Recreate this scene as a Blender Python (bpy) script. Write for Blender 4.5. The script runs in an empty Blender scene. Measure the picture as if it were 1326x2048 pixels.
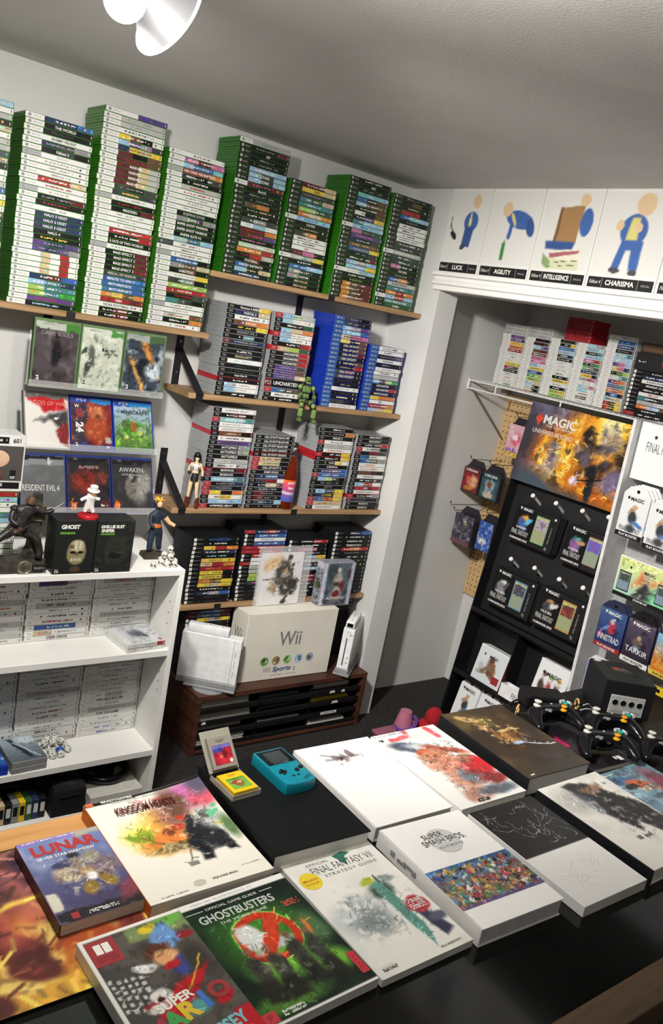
import bpy, bmesh, math, random
import numpy as np
from mathutils import Vector, Matrix, Euler, noise as mnoise
R = math.radians
random.seed(7); RS = np.random.RandomState(5)
SC = bpy.context.scene; COL = SC.collection

# ---------------------------------------------------------------- camera
cam_d = bpy.data.cameras.new('camera'); cam = bpy.data.objects.new('camera', cam_d); COL.objects.link(cam)
YAW, PITCH, ROLL, FPX = R(39.501), R(12.873), R(-10.853), 1686.6
_f = Vector((math.sin(YAW)*math.cos(PITCH), math.cos(YAW)*math.cos(PITCH), -math.sin(PITCH)))
_r = Vector((math.cos(YAW), -math.sin(YAW), 0)); _d = _f.cross(_r)
_r2 = _r*math.cos(ROLL) + _d*math.sin(ROLL); _d2 = _d*math.cos(ROLL) - _r*math.sin(ROLL)
cam.matrix_world = Matrix(((_r2.x, -_d2.x, -_f.x, -1.2723), (_r2.y, -_d2.y, -_f.y, -2.4581), (_r2.z, -_d2.z, -_f.z, 1.6), (0, 0, 0, 1)))
cam_d.sensor_fit = 'VERTICAL'; cam_d.sensor_height = 24.0; cam_d.lens = FPX/2048*24.0; cam_d.clip_start = .02
SC.camera = cam
# ---------------------------------------------------------------- world, exposure
W = bpy.data.worlds.new('World'); SC.world = W; W.use_nodes = True
W.node_tree.nodes['Background'].inputs[0].default_value = (.8, .82, .85, 1); W.node_tree.nodes['Background'].inputs[1].default_value = .1
SC.view_settings.view_transform = 'Standard'; SC.view_settings.look = 'None'; SC.view_settings.gamma = 1
SC.view_settings.exposure = EXPO = 0.4; SC.view_settings.use_curve_mapping = False
LAMP_A, LAMP_B, LAMP_U, LAMP_C = 120.0, 60.0, 600.0, 16.0     # bulb emission strengths: bare bulb, bulb in the glass shade, third bulb past the frame, added fill globe behind the camera
LPA, LPB, LPC = (-.067, .089, -.17), (-.033, .147, -.124), (.14, -.33, -.08)      # bulb places under the track bar
BEAM_R, BEAM_W = 120.0, 66.0      # watts of the spots added to brighten the alcove and the shelf wall

# ---------------------------------------------------------------- materials
def s2l(c):
    return tuple(((x/12.92) if x <= .04045 else ((x+.055)/1.055)**2.4) for x in c)
def hexc(h):
    h = h.lstrip('#'); return tuple(int(h[i:i+2], 16)/255 for i in (0, 2, 4))
MATS = {}
def pm(name, col, rough=.5, metal=0, nz=(30, .06), bump=None, trans=0, ior=1.45, alpha=1, emit=0, coat=0, spec=.5, stretch=None):
    if name in MATS: return MATS[name]
    m = bpy.data.materials.new(name); m.use_nodes = True; nt = m.node_tree; b = nt.nodes['Principled BSDF']
    c = s2l(hexc(col)) if isinstance(col, str) else col
    tc = nt.nodes.new('ShaderNodeTexCoord'); n = nt.nodes.new('ShaderNodeTexNoise'); n.inputs['Scale'].default_value = nz[0]; n.inputs['Detail'].default_value = 4
    vec = tc.outputs['Object']
    if stretch:
        mp = nt.nodes.new('ShaderNodeMapping'); mp.inputs['Scale'].default_value = stretch; nt.links.new(vec, mp.inputs[0]); vec = mp.outputs[0]
    nt.links.new(vec, n.inputs['Vector'])
    r = nt.nodes.new('ShaderNodeValToRGB'); lo, hi = 1-nz[1]*2, 1+nz[1]
    r.color_ramp.elements[0].position = .3; r.color_ramp.elements[1].position = .7
    r.color_ramp.elements[0].color = (c[0]*lo, c[1]*lo, c[2]*lo, 1); r.color_ramp.elements[1].color = (min(1, c[0]*hi), min(1, c[1]*hi), min(1, c[2]*hi), 1)
    nt.links.new(n.outputs['Fac'], r.inputs[0]); nt.links.new(r.outputs[0], b.inputs['Base Color'])
    b.inputs['Roughness'].default_value = rough; b.inputs['Metallic'].default_value = metal; b.inputs['IOR'].default_value = ior
    b.inputs['Specular IOR Level'].default_value = spec
    if trans: b.inputs['Transmission Weight'].default_value = trans
    if coat: b.inputs['Coat Weight'].default_value = coat; b.inputs['Coat Roughness'].default_value = .08
    if alpha < 1: b.inputs['Alpha'].default_value = alpha
    if emit: b.inputs['Emission Color'].default_value = (c[0], c[1], c[2], 1); b.inputs['Emission Strength'].default_value = emit
    if bump:
        n2 = nt.nodes.new('ShaderNodeTexNoise'); n2.inputs['Scale'].default_value = bump[0]; n2.inputs['Detail'].default_value = 3
        nt.links.new(vec, n2.inputs['Vector']); bp = nt.nodes.new('ShaderNodeBump'); bp.inputs['Strength'].default_value = bump[1]; bp.inputs['Distance'].default_value = .004
        nt.links.new(n2.outputs['Fac'], bp.inputs['Height']); nt.links.new(bp.outputs[0], b.inputs['Normal'])
    MATS[name] = m; return m
def wood(name, c0, c1, sc=(2, 30, 30), rough=.5):
    if name in MATS: return MATS[name]
    m = pm(name, c0, rough); nt = m.node_tree; r = [n for n in nt.nodes if n.type == 'VALTORGB'][0]; n = [n for n in nt.nodes if n.type == 'TEX_NOISE'][0]
    a, b2 = s2l(hexc(c0)), s2l(hexc(c1)); r.color_ramp.elements[0].color = (*b2, 1); r.color_ramp.elements[1].color = (*a, 1)
    tc = [n for n in nt.nodes if n.type == 'TEX_COORD'][0]; mp = nt.nodes.new('ShaderNodeMapping'); mp.inputs['Scale'].default_value = sc
    nt.links.new(tc.outputs['Object'], mp.inputs[0]); nt.links.new(mp.outputs[0], n.inputs['Vector']); n.inputs['Scale'].default_value = 2.2; n.inputs['Distortion'].default_value = .6
    return m
def print_mat(name, rough, spec=.35):       # flat print: colours come from the printed colour attribute, with a little paper grain
    m = bpy.data.materials.new(name); m.use_nodes = True; nt = m.node_tree; b = nt.nodes['Principled BSDF']
    a = nt.nodes.new('ShaderNodeAttribute'); a.attribute_name = 'Col'
    n = nt.nodes.new('ShaderNodeTexNoise'); n.inputs['Scale'].default_value = 900
    hs = nt.nodes.new('ShaderNodeMixRGB'); hs.blend_type = 'MULTIPLY'; hs.inputs[0].default_value = .12
    nt.links.new(a.outputs['Color'], hs.inputs[1]); nt.links.new(n.outputs['Fac'], hs.inputs[2]); nt.links.new(hs.outputs[0], b.inputs['Base Color'])
    b.inputs['Roughness'].default_value = rough; b.inputs['Specular IOR Level'].default_value = spec; MATS[name] = m; return m
PRINT = print_mat('matte_print', .5); PRINTG = print_mat('gloss_print', .28, .28); PRINTS = print_mat('sleeve_print', .38)
PAL = dict(w='e6e6e2', k='131315', g='8f8f90', d='3f3f42', r='b3242a', m='6b1f2b', b='2f62b4', n='26325c', l='8fbfe0', y='e8c62c', o='dc7a2c', v='5b3f86', p='d0679a',
           e='9cc24a', f='2f5a34', t='3f8088', c='cdb58a', u='6d4a33', s='a9abac', a='74c4cc', q='b5d0b0', R='c22030', G='2e9a3c', x='20241f', z='f4f2ea', h='b9b9b4')
WORD = dict(w='white', k='black', g='grey', d='dark grey', r='red', m='maroon', b='blue', n='navy', l='pale blue', y='yellow', o='orange', v='purple', p='pink', e='lime green',
            f='dark green', t='teal', c='tan', u='brown', s='silver', a='aqua', q='mint green', R='red', G='green', x='black', z='cream', h='pale grey')
def C(k):
    if len(k) > 1: return hexc(k)
    c = hexc(PAL[k]); l = .3*c[0]+.59*c[1]+.11*c[2]; return tuple((l+(v-l)*.78)*.94 for v in c)   # printed inks are a little muted
def ink(k):
    return pm('ink_'+(WORD[k].replace(' ', '_') if len(k) == 1 else k), s2l(C(k)) if len(k) == 1 else k, .45, nz=(200, .03))

# ---------------------------------------------------------------- mesh builder
class MB:
    def __init__(self): self.bm = bmesh.new(); self.mi = 0; self.sm = False
    def _done(self, fs):
        for f in fs: f.material_index = self.mi; f.smooth = self.sm
        return fs
    def quad(self, *p):
        return self._done([self.bm.faces.new([self.bm.verts.new(q) for q in p])])
    def box(self, x0, y0, z0, x1, y1, z1, bev=0, seg=1):
        v = [self.bm.verts.new((x, y, z)) for z in (z0, z1) for y in (y0, y1) for x in (x0, x1)]
        fs = [self.bm.faces.new([v[i] for i in q]) for q in ((0, 2, 3, 1), (4, 5, 7, 6), (0, 1, 5, 4), (2, 6, 7, 3), (0, 4, 6, 2), (1, 3, 7, 5))]
        self._done(fs)
        if bev:
            es = list({e for f in fs for e in f.edges})
            rr = bmesh.ops.bevel(self.bm, geom=es, offset=bev, segments=seg, profile=.5, affect='EDGES')
            self._done(rr['faces'])
        return self
    def cbox(self, c, s, bev=0, seg=1):
        return self.box(c[0]-s[0]/2, c[1]-s[1]/2, c[2]-s[2]/2, c[0]+s[0]/2, c[1]+s[1]/2, c[2]+s[2]/2, bev, seg)
    def prism(self, poly, z0, z1, bev=0):
        n = len(poly); a = [self.bm.verts.new((p[0], p[1], z0)) for p in poly]; b = [self.bm.verts.new((p[0], p[1], z1)) for p in poly]
        fs = [self.bm.faces.new(a[::-1]), self.bm.faces.new(b)] + [self.bm.faces.new((a[i], a[(i+1) % n], b[(i+1) % n], b[i])) for i in range(n)]
        self._done(fs)
        if bev:
            es = list(set(fs[1].edges)); self._done(bmesh.ops.bevel(self.bm, geom=es, offset=bev, segments=2, profile=.5, affect='EDGES')['faces'])
        return self
    def lathe(self, prof, n=24, mtx=None, caps=True):
        mtx = mtx or Matrix(); rings = []
        for r, z in prof:
            rings.append([self.bm.verts.new(mtx @ Vector((r*math.cos(2*math.pi*i/n), r*math.sin(2*math.pi*i/n), z))) for i in range(n)])
        fs = []
        for a, b in zip(rings, rings[1:]):
            fs += [self.bm.faces.new((a[i], a[(i+1) % n], b[(i+1) % n], b[i])) for i in range(n)]
        if caps: fs += [self.bm.faces.new(rings[0][::-1]), self.bm.faces.new(rings[-1])]
        self._done(fs); return self
    def tube(self, pts, r, n=8, caps=True):
        pts = [Vector(p) for p in pts]; rings = []; rs = r if isinstance(r, (list, tuple)) else [r]*len(pts)
        up = Vector((0, 0, 1))
        for i, p in enumerate(pts):
            t = (pts[min(i+1, len(pts)-1)]-pts[max(i-1, 0)]).normalized()
            a = t.cross(up)
            if a.length < .05: a = t.cross(Vector((1, 0, 0)))
            a.normalize(); b = t.cross(a).normalized()
            rings.append([self.bm.verts.new(p+(a*math.cos(2*math.pi*k/n)+b*math.sin(2*math.pi*k/n))*rs[i]) for k in range(n)])
        fs = []
        for a, b in zip(rings, rings[1:]): fs += [self.bm.faces.new((a[k], b[k], b[(k+1) % n], a[(k+1) % n])) for k in range(n)]
        if caps: fs += [self.bm.faces.new(rings[0]), self.bm.faces.new(rings[-1][::-1])]
        self._done(fs); return self
    def ball(self, c, r, u=14, v=9):
        r = r if isinstance(r, (tuple, list)) else (r, r, r)
        m = Matrix.Translation(c) @ Matrix.Diagonal((r[0], r[1], r[2], 1))
        vs = bmesh.ops.create_uvsphere(self.bm, u_segments=u, v_segments=v, radius=1, matrix=m)['verts']
        self._done({f for x in vs for f in x.link_faces}); return self
    def mesh(self, name, mats, auto=40):
        bmesh.ops.recalc_face_normals(self.bm, faces=self.bm.faces[:])
        me = bpy.data.meshes.new(name); self.bm.to_mesh(me); self.bm.free()
        for m in (mats if isinstance(mats, (list, tuple)) else [mats]): me.materials.append(m)
        if self.sm and auto: me.set_sharp_from_angle(angle=R(auto))
        return me
def S(on=True):
    b = MB(); b.sm = on; return b
def link(name, me, parent=None, loc=(0, 0, 0), rot=None, M=None):
    o = bpy.data.objects.new(name, me); COL.objects.link(o)
    if parent: o.parent = parent
    if M is not None: o.matrix_local = M
    else:
        o.location = loc
        if rot: o.rotation_euler = rot
    return o
def obj(name, mb, mats, parent=None, loc=(0, 0, 0), rot=None, M=None, auto=40):
    return link(name, mb.mesh(name, mats, auto), parent, loc, rot, M)
def tag(o, label, cat, group=None, kind=None):
    o['label'] = label; o['category'] = cat
    if group: o['group'] = group
    if kind: o['kind'] = kind
    return o
def thing(name, label, cat, loc=(0, 0, 0), rot=None, group=None, M=None):
    return tag(link(name, None, None, loc, rot, M), label, cat, group)
def struct(name, mb, mats, parent=None):
    o = obj(name, mb, mats, parent)
    if not parent: o['kind'] = 'structure'
    return o

# ---------------------------------------------------------------- lettering (flat print)
TXT = {}
def text_me(s, mat, h, w=None, bold=0, shear=0, maxw=None, space=1):
    key = (s, mat.name, round(h, 5), w, bold, shear, maxw, space)
    if key in TXT: return TXT[key]
    cu = bpy.data.curves.new('t', 'FONT'); cu.body = s; cu.size = 1; cu.resolution_u = 4 if h > .0095 else 2; cu.offset = bold; cu.shear = shear; cu.space_character = space; cu.align_x = 'CENTER'
    o = bpy.data.objects.new('t', cu); me = bpy.data.meshes.new_from_object(o); bpy.data.objects.remove(o); bpy.data.curves.remove(cu)
    n = len(me.vertices); co = np.empty(n*3); me.vertices.foreach_get('co', co); co = co.reshape(-1, 3)
    lo, hi = co.min(0), co.max(0); sy = h/max(hi[1]-lo[1], 1e-6); sx = sy
    if w: sx = w/(hi[0]-lo[0])
    elif maxw and (hi[0]-lo[0])*sx > maxw: sx = maxw/(hi[0]-lo[0])
    co = (co-(lo+hi)/2)*np.array([sx, sy, 1]); me.vertices.foreach_set('co', co.ravel()); me.materials.clear(); me.materials.append(mat); me.name = 'lettering'
    TXT[key] = me; return me
PSE = {}
def pseudo_me(mat, h, w, seed, rows=1):        # print too small to read: a row of short strokes
    key = (mat.name, h, w, seed, rows)
    if key in PSE: return PSE[key]
    rg = random.Random(seed); b = MB()
    for k in range(rows):
        hh = h/rows; x = -w/2; yc = h/2-hh*(k+.5)
        while x < w/2-.001:
            l = min(rg.uniform(.25, .8)*hh*.8, w/2-x)
            if rg.random() < .84:
                a, c = rg.choice(((-.38, .38), (-.38, .1), (-.1, .38), (-.38, .38)))
                b.quad((x, yc+a*hh, 0), (x+l, yc+a*hh, 0), (x+l, yc+c*hh, 0), (x, yc+c*hh, 0))
            x += l+hh*.13
    me = b.mesh('fine_print', mat); PSE[key] = me; return me
STARS = {}
def star_me(k):
    if k not in STARS:
        b = MB(); pts = [((.0052 if i % 2 == 0 else .0022)*math.sin(i*math.pi/5), (.0052 if i % 2 == 0 else .0022)*math.cos(i*math.pi/5), 0) for i in range(10)]
        b._done([b.bm.faces.new([b.bm.verts.new(p) for p in pts])]); STARS[k] = b.mesh('star_sticker', ink(k))
    return STARS[k]
FRONT = Matrix.Rotation(R(90), 4, 'X')         # print laid on a face that looks toward -y

# ---------------------------------------------------------------- painted covers: a small canvas evaluated on the grid of the printed sheet
def vnoise(X, Y, sc, seed):
    rg = np.random.RandomState(seed); n = 64; g = rg.rand(n, n)
    x = X*sc; y = Y*sc; xi = np.floor(x).astype(int); yi = np.floor(y).astype(int); fx = x-xi; fy = y-yi
    fx = fx*fx*(3-2*fx); fy = fy*fy*(3-2*fy); q = lambda a, b: g[a % n, b % n]
    return (q(xi, yi)*(1-fx)+q(xi+1, yi)*fx)*(1-fy)+(q(xi, yi+1)*(1-fx)+q(xi+1, yi+1)*fx)*fy
def fbm(X, Y, sc, seed): return (vnoise(X, Y, sc, seed)+.5*vnoise(X, Y, sc*2, seed+1)+.25*vnoise(X, Y, sc*4, seed+2))/1.75
class CV:
    def __init__(self, w, h, nx, ny, bg='w', warp=0, seed=1):
        self.w, self.h, self.nx, self.ny = w, h, nx, ny
        x, y = np.meshgrid(np.linspace(0, 1, nx+1), np.linspace(0, 1, ny+1)); self.X0, self.Y0 = x, y; self.a = h/w
        self.X, self.Y = x.copy(), y.copy(); self.warp(warp, seed)
        self.paper = np.array(C(bg)); self.I = np.ones((ny+1, nx+1, 3))*self.paper
    def warp(self, amt, seed=1, sc=7):
        self.X = self.X0+amt*(fbm(self.X0, self.Y0*self.a, sc, seed)-.5); self.Y = self.Y0+amt*(fbm(self.X0, self.Y0*self.a, sc, seed+9)-.5); return self
    def mix(self, m, c):
        m = np.clip(m, 0, 1)[..., None]; self.I = self.I*(1-m)+np.array(C(c) if isinstance(c, str) else c)*m; return self
    def blob(self, x, y, rx, ry, c, soft=.25, rot=0, al=1):
        dx, dy = self.X-x, (self.Y-y)*self.a; ca, sa = math.cos(R(rot)), math.sin(R(rot)); u = (dx*ca+dy*sa)/rx; v = (-dx*sa+dy*ca)/ry
        return self.mix(np.clip((1-np.sqrt(u*u+v*v))/max(soft, .001)+.5, 0, 1)*al, c)
    def ring(self, x, y, r, t, c, soft=.3):
        d = np.sqrt((self.X-x)**2+((self.Y-y)*self.a)**2); return self.mix((1-np.abs(d-r)/t)/soft, c)
    def poly(self, pts, c, soft=.008, al=1):
        n = len(pts); ins = np.zeros(self.X.shape, bool); dm = np.full(self.X.shape, 9.)
        P = [(p[0], p[1]*self.a) for p in pts]; X, Y = self.X, self.Y*self.a
        for i in range(n):
            (x0, y0), (x1, y1) = P[i], P[(i+1) % n]
            cnd = (y0 > Y) != (y1 > Y); ins ^= cnd & (X < (x1-x0)*(Y-y0)/((y1-y0) or 1e-9)+x0)
            dx, dy = x1-x0, y1-y0; t = np.clip(((X-x0)*dx+(Y-y0)*dy)/(dx*dx+dy*dy+1e-12), 0, 1); dm = np.minimum(dm, np.hypot(X-x0-t*dx, Y-y0-t*dy))
        sd = np.where(ins, dm, -dm); return self.mix(np.clip(sd/soft+.5, 0, 1)*al, c)
    def rect(self, x0, y0, x1, y1, c, soft=.004, al=1): return self.poly(((x0, y0), (x1, y0), (x1, y1), (x0, y1)), c, soft, al)
    def line(self, pts, t, c, soft=.5, al=1):
        X, Y = self.X, self.Y*self.a; dm = np.full(X.shape, 9.)
        for (x0, y0), (x1, y1) in zip(pts, pts[1:]):
            y0 *= self.a; y1 *= self.a; dx, dy = x1-x0, y1-y0; q = np.clip(((X-x0)*dx+(Y-y0)*dy)/(dx*dx+dy*dy+1e-12), 0, 1); dm = np.minimum(dm, np.hypot(X-x0-q*dx, Y-y0-q*dy))
        return self.mix(np.clip((1-dm/t)/soft, 0, 1)*al, c)
    def grad(self, c0, c1, ax='y', lo=0, hi=1, al=1):
        t = np.clip(((self.Y if ax == 'y' else self.X)-lo)/(hi-lo), 0, 1); self.mix(np.full(t.shape, al), c0) if al == 1 else None; return self.mix(t*al, c1)
    def nz(self, sc, c, seed, lo=.5, hi=.7, al=1, mask=None):
        m = np.clip((fbm(self.X0, self.Y0*self.a, sc*(1.5 if sc > 7 else 1), seed)-lo+.03)/((hi-lo)*1.7+.06), 0, 1); m = m*m*(3-2*m)*al*(.75 if sc > 7 else 1)
        if mask is not None: m = m*mask
        return self.mix(m, c)
    def strokes(self, n, seed, box=(0, 0, 1, 1), ln=.06, t=.006, jit=.35, thr=.14):      # short brush strokes picked from the colours already laid down
        rg = random.Random(seed); ny, nx = self.ny, self.nx; paper = self.paper
        for _ in range(n):
            x, y = rg.uniform(box[0], box[2]), rg.uniform(box[1], box[3]); c = self.I[int(y*ny), int(x*nx)]
            if np.abs(c-paper).max() < thr: continue
            a = rg.gauss(.6, .9); l = ln*rg.uniform(.4, 1.2); dx, dy = l*math.cos(a), l*math.sin(a)/self.a; k = 1+rg.uniform(-jit*1.2, jit*1.3); c2 = np.clip(c*k+(.06 if k > 1 else 0), 0, 1); w = t*rg.uniform(.6, 1.7)
            x0, x1 = sorted((x, x+dx)); y0, y1 = sorted((y, y+dy)); i0, i1 = max(0, int((x0-w)*nx)-1), min(nx, int((x1+w)*nx)+2); j0, j1 = max(0, int((y0-w/self.a)*ny)-1), min(ny, int((y1+w/self.a)*ny)+2)
            if i1 <= i0 or j1 <= j0: continue
            X, Y = self.X0[j0:j1, i0:i1], self.Y0[j0:j1, i0:i1]; q = np.clip(((X-x)*dx+(Y-y)*dy*self.a**2)/(dx*dx+(dy*self.a)**2+1e-9), 0, 1)
            d = np.hypot(X-x-q*dx, (Y-y-q*dy)*self.a); m = np.clip((1-d/w)*1.6, 0, .85)[..., None]; self.I[j0:j1, i0:i1] = self.I[j0:j1, i0:i1]*(1-m)+c2*m
        return self
    def box(self, x0, y0, x1, y1, f=.1):
        r = lambda v: np.clip(v/f, 0, 1)
        return r(self.X0-x0)*r(x1-self.X0)*r(self.Y0-y0)*r(y1-self.Y0)
    def spots(self, n, x0, y0, x1, y1, cols, r0, r1, seed, soft=.4):
        rg = random.Random(seed)
        for i in range(n): self.blob(rg.uniform(x0, x1), rg.uniform(y0, y1), rg.uniform(r0, r1), rg.uniform(r0, r1), rg.choice(cols), soft, rg.uniform(0, 180))
        return self
    def mesh(self, mat=None, bend=None):
        nx, ny = self.nx, self.ny; co = np.stack([(self.X0-.5)*self.w, (self.Y0-.5)*self.h, np.zeros_like(self.X0)], -1)
        if bend: co[..., 2] = bend(self.X0, self.Y0)
        i = np.arange(nx)[None, :]+(np.arange(ny)*(nx+1))[:, None]; q = np.stack([i, i+1, i+nx+2, i+nx+1], -1).reshape(-1, 4)
        me = bpy.data.meshes.new('print'); me.vertices.add((nx+1)*(ny+1)); me.loops.add(q.size); me.polygons.add(len(q))
        me.vertices.foreach_set('co', co.ravel()); me.loops.foreach_set('vertex_index', q.ravel()); me.polygons.foreach_set('loop_start', np.arange(len(q))*4)
        I = np.clip(self.I, 0, 1); L = np.where(I <= .04045, I/12.92, ((I+.055)/1.055)**2.4); a = np.concatenate([L, np.ones(L.shape[:2]+(1,))], -1)
        me.update(calc_edges=True); at = me.color_attributes.new('Col', 'FLOAT_COLOR', 'POINT'); at.data.foreach_set('color', a.astype(np.float32).ravel())
        me.materials.append(mat or PRINT); me.validate(); return me
def put(parent, cv, M, name='cover_print', mat=None, label=None):
    o = link(name, cv.mesh(mat), parent, M=M)
    if label: o['label'] = label
    return o
def word(parent, s, x, y, h, k, base, w=None, bold=0, shear=0, maxw=None, rot=0, dz=.0004, name='lettering', space=1):
    m = ink(k) if isinstance(k, str) else k
    return link(name, text_me(s, m, h, w, bold, shear, maxw, space), parent, M=base @ Matrix.Translation((x, y, dz)) @ Matrix.Rotation(R(rot), 4, 'Z'))
def fine(parent, x, y, w, h, k, base, seed=1, rows=1, rot=0, dz=.0004):
    return link('fine_print', pseudo_me(ink(k), h, w, seed, rows), parent, M=base @ Matrix.Translation((x, y, dz)) @ Matrix.Rotation(R(rot), 4, 'Z'))
def T(x, y, z): return Matrix.Translation((x, y, z))
def RZ(a): return Matrix.Rotation(R(a), 4, 'Z')
def RX(a): return Matrix.Rotation(R(a), 4, 'X')
def RY(a): return Matrix.Rotation(R(a), 4, 'Y')
# ================================================================ ROOM
XB, YA, ZC = 1.0, .175, 2.13
wallm = pm('wall_paint', 'cfcfcd', .75, nz=(3, .03), bump=(90, .12)); ceilm = pm('ceiling_paint', 'cbc9c5', .8, nz=(4, .03), bump=(170, .22))
trimm = pm('trim_paint', 'ecebe8', .45, nz=(8, .02)); floorm = pm('floor_carpet', '262423', .9, nz=(60, .3), bump=(300, .6))
b = MB(); b.box(-2.7, -3.7, -.1, 2.0, .3, 0); struct('floor', b, floorm)
b = MB(); b.box(-2.7, -3.7, ZC, 2.0, .3, ZC+.1); struct('ceiling', b, ceilm)
b = MB(); b.box(-2.7, YA, 0, XB, YA+.1, ZC); struct('wall_back', b, wallm)
b = MB(); b.box(-2.7, -3.7, 0, -2.6, YA, ZC); struct('wall_left', b, wallm)
b = MB(); b.box(-2.6, -3.7, 0, 1.1, -3.6, ZC); struct('wall_front', b, wallm)
b = MB(); b.box(XB, -.083, 0, 1.1, YA+.1, ZC); b.box(XB, -2.2, 1.766, 1.1, -.083, ZC); b.box(XB, -3.7, 0, 1.1, -2.2, ZC); struct('wall_right', b, wallm)
b = MB(); b.box(1.1, .1, 0, 1.76, .2, ZC); struct('wall_alcove_left', b, wallm)
b = MB(); b.box(1.742, -2.3, 0, 1.84, .1, ZC); struct('wall_alcove_back', b, wallm)
b = MB(); b.box(1.1, -2.3, 0, 1.742, -2.2, ZC); struct('wall_alcove_right', b, wallm)
b = MB()
for z0, z1, d in ((1.766, 1.786, .012), (1.786, 1.802, .020), (1.802, 1.818, .014), (1.818, 1.832, .026)): b.box(XB-d, -2.2, z0, XB, -.05, z1, .003)
struct('trim_1', b, trimm)

# ---- ceiling spot lights: a round canopy with spot heads, one facing the camera, one aimed to the right
white_metal = pm('white_enamel', 'e8e8e6', .35); 
def bulbm(name, st):
    m = bpy.data.materials.new(name); m.use_nodes = True; nt = m.node_tree; e = nt.nodes.new('ShaderNodeEmission'); e.inputs[0].default_value = (1, .955, .89, 1); e.inputs[1].default_value = st
    nt.links.new(e.outputs[0], nt.nodes['Material Output'].inputs[0]); return m
shadem = pm('frosted_shade', 'd9d7d2', .4, nz=(20, .02))

rimg = pm('shade_rim_glow', 'fffdf5', .3, emit=2.4)  # light caught by the rim, put in as emission
def spot(par, p, axis, strength, nm, shade=True, sc=.88, r=.0285):
    q = Vector((0, 0, 1)).rotation_difference(Vector(axis).normalized()).to_matrix().to_4x4(); M = T(*p) @ q
    b = S(); b.lathe([(.001, -.055), (.017, -.055), (.019, -.018), (.012, -.016), (.001, -.016)], 24, caps=False); s = obj('socket', b, white_metal, par, M=M)
    b = S(); b.ball((0, 0, .006), r, 20, 12); obj('bulb', b, bulbm('bulb_glow_'+nm, strength), s)
    if shade:
        b = S(); b.lathe([(.020, -.05), (.026, -.012), (.036, .025), (.055, .055), (.075, .075), (.0735, .0735), (.053, .052), (.034, .026), (.024, -.010), (.018, -.05)], 40, Matrix.Scale(sc, 4), caps=False); g = obj('flared_shade', b, pm('shade_nickel', '48484a', .45, nz=(20, .05)), par, M=M)
        b = S(); b.lathe([(.0735, .0735), (.0770, .0740), (.0770, .0772), (.0735, .0772)], 40, Matrix.Scale(sc, 4), caps=False); obj('rim', b, rimg, g)
fix = thing('ceiling_spot_light', 'ceiling spot light with glowing round bulb and flared grey shade above the shelves', 'ceiling light', (-.72, -1.32, ZC))
b = MB(); b.box(-.10, -.02, -.018, .30, .02, -.001, .003); obj('track_bar', b, white_metal, fix, M=RZ(-56))
fx = Vector((-.72, -1.32, ZC))
spot(fix, LPA, (-.36, -.80, -.45), LAMP_A, 'near', False)
spot(fix, LPB, (.931, .177, -.318), LAMP_B, 'right')
def beam(name, p, d, w, ang, r=.03):      # spot lamp added beside a bulb to brighten what it faces
    l = bpy.data.lights.new(name, 'SPOT'); l.energy = w; l.spot_size = R(ang); l.spot_blend = .9; l.shadow_soft_size = r; l.color = (1, .96, .9); o = bpy.data.objects.new(name, l); COL.objects.link(o)
    o.location = p; o.rotation_euler = Vector(d).to_track_quat('-Z', 'Y').to_euler(); return o
beam('added_spot', fx+Vector(LPB)+Vector((.08, .015, -.03)), (2.1, .55, -1.25), BEAM_R, 92)
beam('added_spot', fx+Vector(LPA)+Vector((.0, .06, -.03)), (.45, .85, -1.0), BEAM_W, 145)
spot(fix, LPC, (.70, .30, -.45), LAMP_U, 'side', True, .6)
b = S(); b.tube([(-.05, .02, -.015), LPA], .005); b.tube([(-.03, .01, -.015), LPB], .005); b.tube([(.14, -.21, -.015), LPC], .005); obj('arm', b, white_metal, fix)
f2 = thing('fill_globe_light', 'added white fill globe at the far end of the room behind the counter', 'ceiling light', (-.6, -3.0, ZC))  # unseen globe added as weak fill from behind
b = S(); b.lathe([(.06, -.02), (.06, -.001)], 28); obj('canopy', b, white_metal, f2)
b = S(); b.ball((0, 0, -.085), .07, 20, 12); obj('globe', b, bulbm('bulb_glow_rear', LAMP_C), f2)

# ---- wooden shelves on the back wall, black bracket straps
shelfm = wood('pine_board', 'b08f68', '7d5f40', (1.2, 16, 40), .55)
brk = pm('black_bracket', '17171a', .5); screwm = pm('screw_steel', '9a9a98', .3, 1)
YF = -.012
def shelf(label, x0, x1, zt, br, th=.018):
    t = thing('wall_shelf', label, 'shelf', (x0, YA, zt-th), group='pine shelves on the back wall')
    b = MB(); b.box(0, YF-YA, 0, x1-x0, -.001, th, .0015); obj('board', b, shelfm, t)
    for bx, up in br:
        x = bx-x0
        if up:      # strap running up the wall above the board, with a diagonal down to the front edge
            b = MB(); b.box(x-.013, -.0045, th, x+.013, -.001, .185); k = obj('bracket', b, brk, t)
            b = MB(); n = Vector((0, -.19+.006, -.135)).normalized()
            b.box(-.013, 0, -.002, .013, .225, .002); obj('diagonal_strap', b, brk, k, M=T(x, -.004, .14) @ Matrix.Rotation(math.atan2(.14-th, YA-YF-.003)+math.pi, 4, 'X') @ Matrix.Rotation(math.pi, 4, 'Y') @ T(0, 0, 0))
            b = MB(); b.box(x-.013, YF-YA-.002, -.003, x+.013, YF-YA+.0, th+.006); obj('front_strap', b, brk, k)
            for z in (.165, .06):
                b = S(); b.lathe([(.0045, 0), (.004, .002), (.0001, .0025)], 12, RX(90)); obj('screw', b, screwm, k, (x, -.0045, z))
        else:       # strap hooked round the front edge of the board
            b = MB(); b.box(x-.013, YF-YA-.0025, -.003, x+.013, YF-YA, th+.0005); b.box(x-.013, YF-YA, -.003, x+.013, -.001, -.0005); b.box(x-.013, -.004, -.12, x+.013, -.001, -.003); obj('bracket', b, brk, t)
    return t
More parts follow.
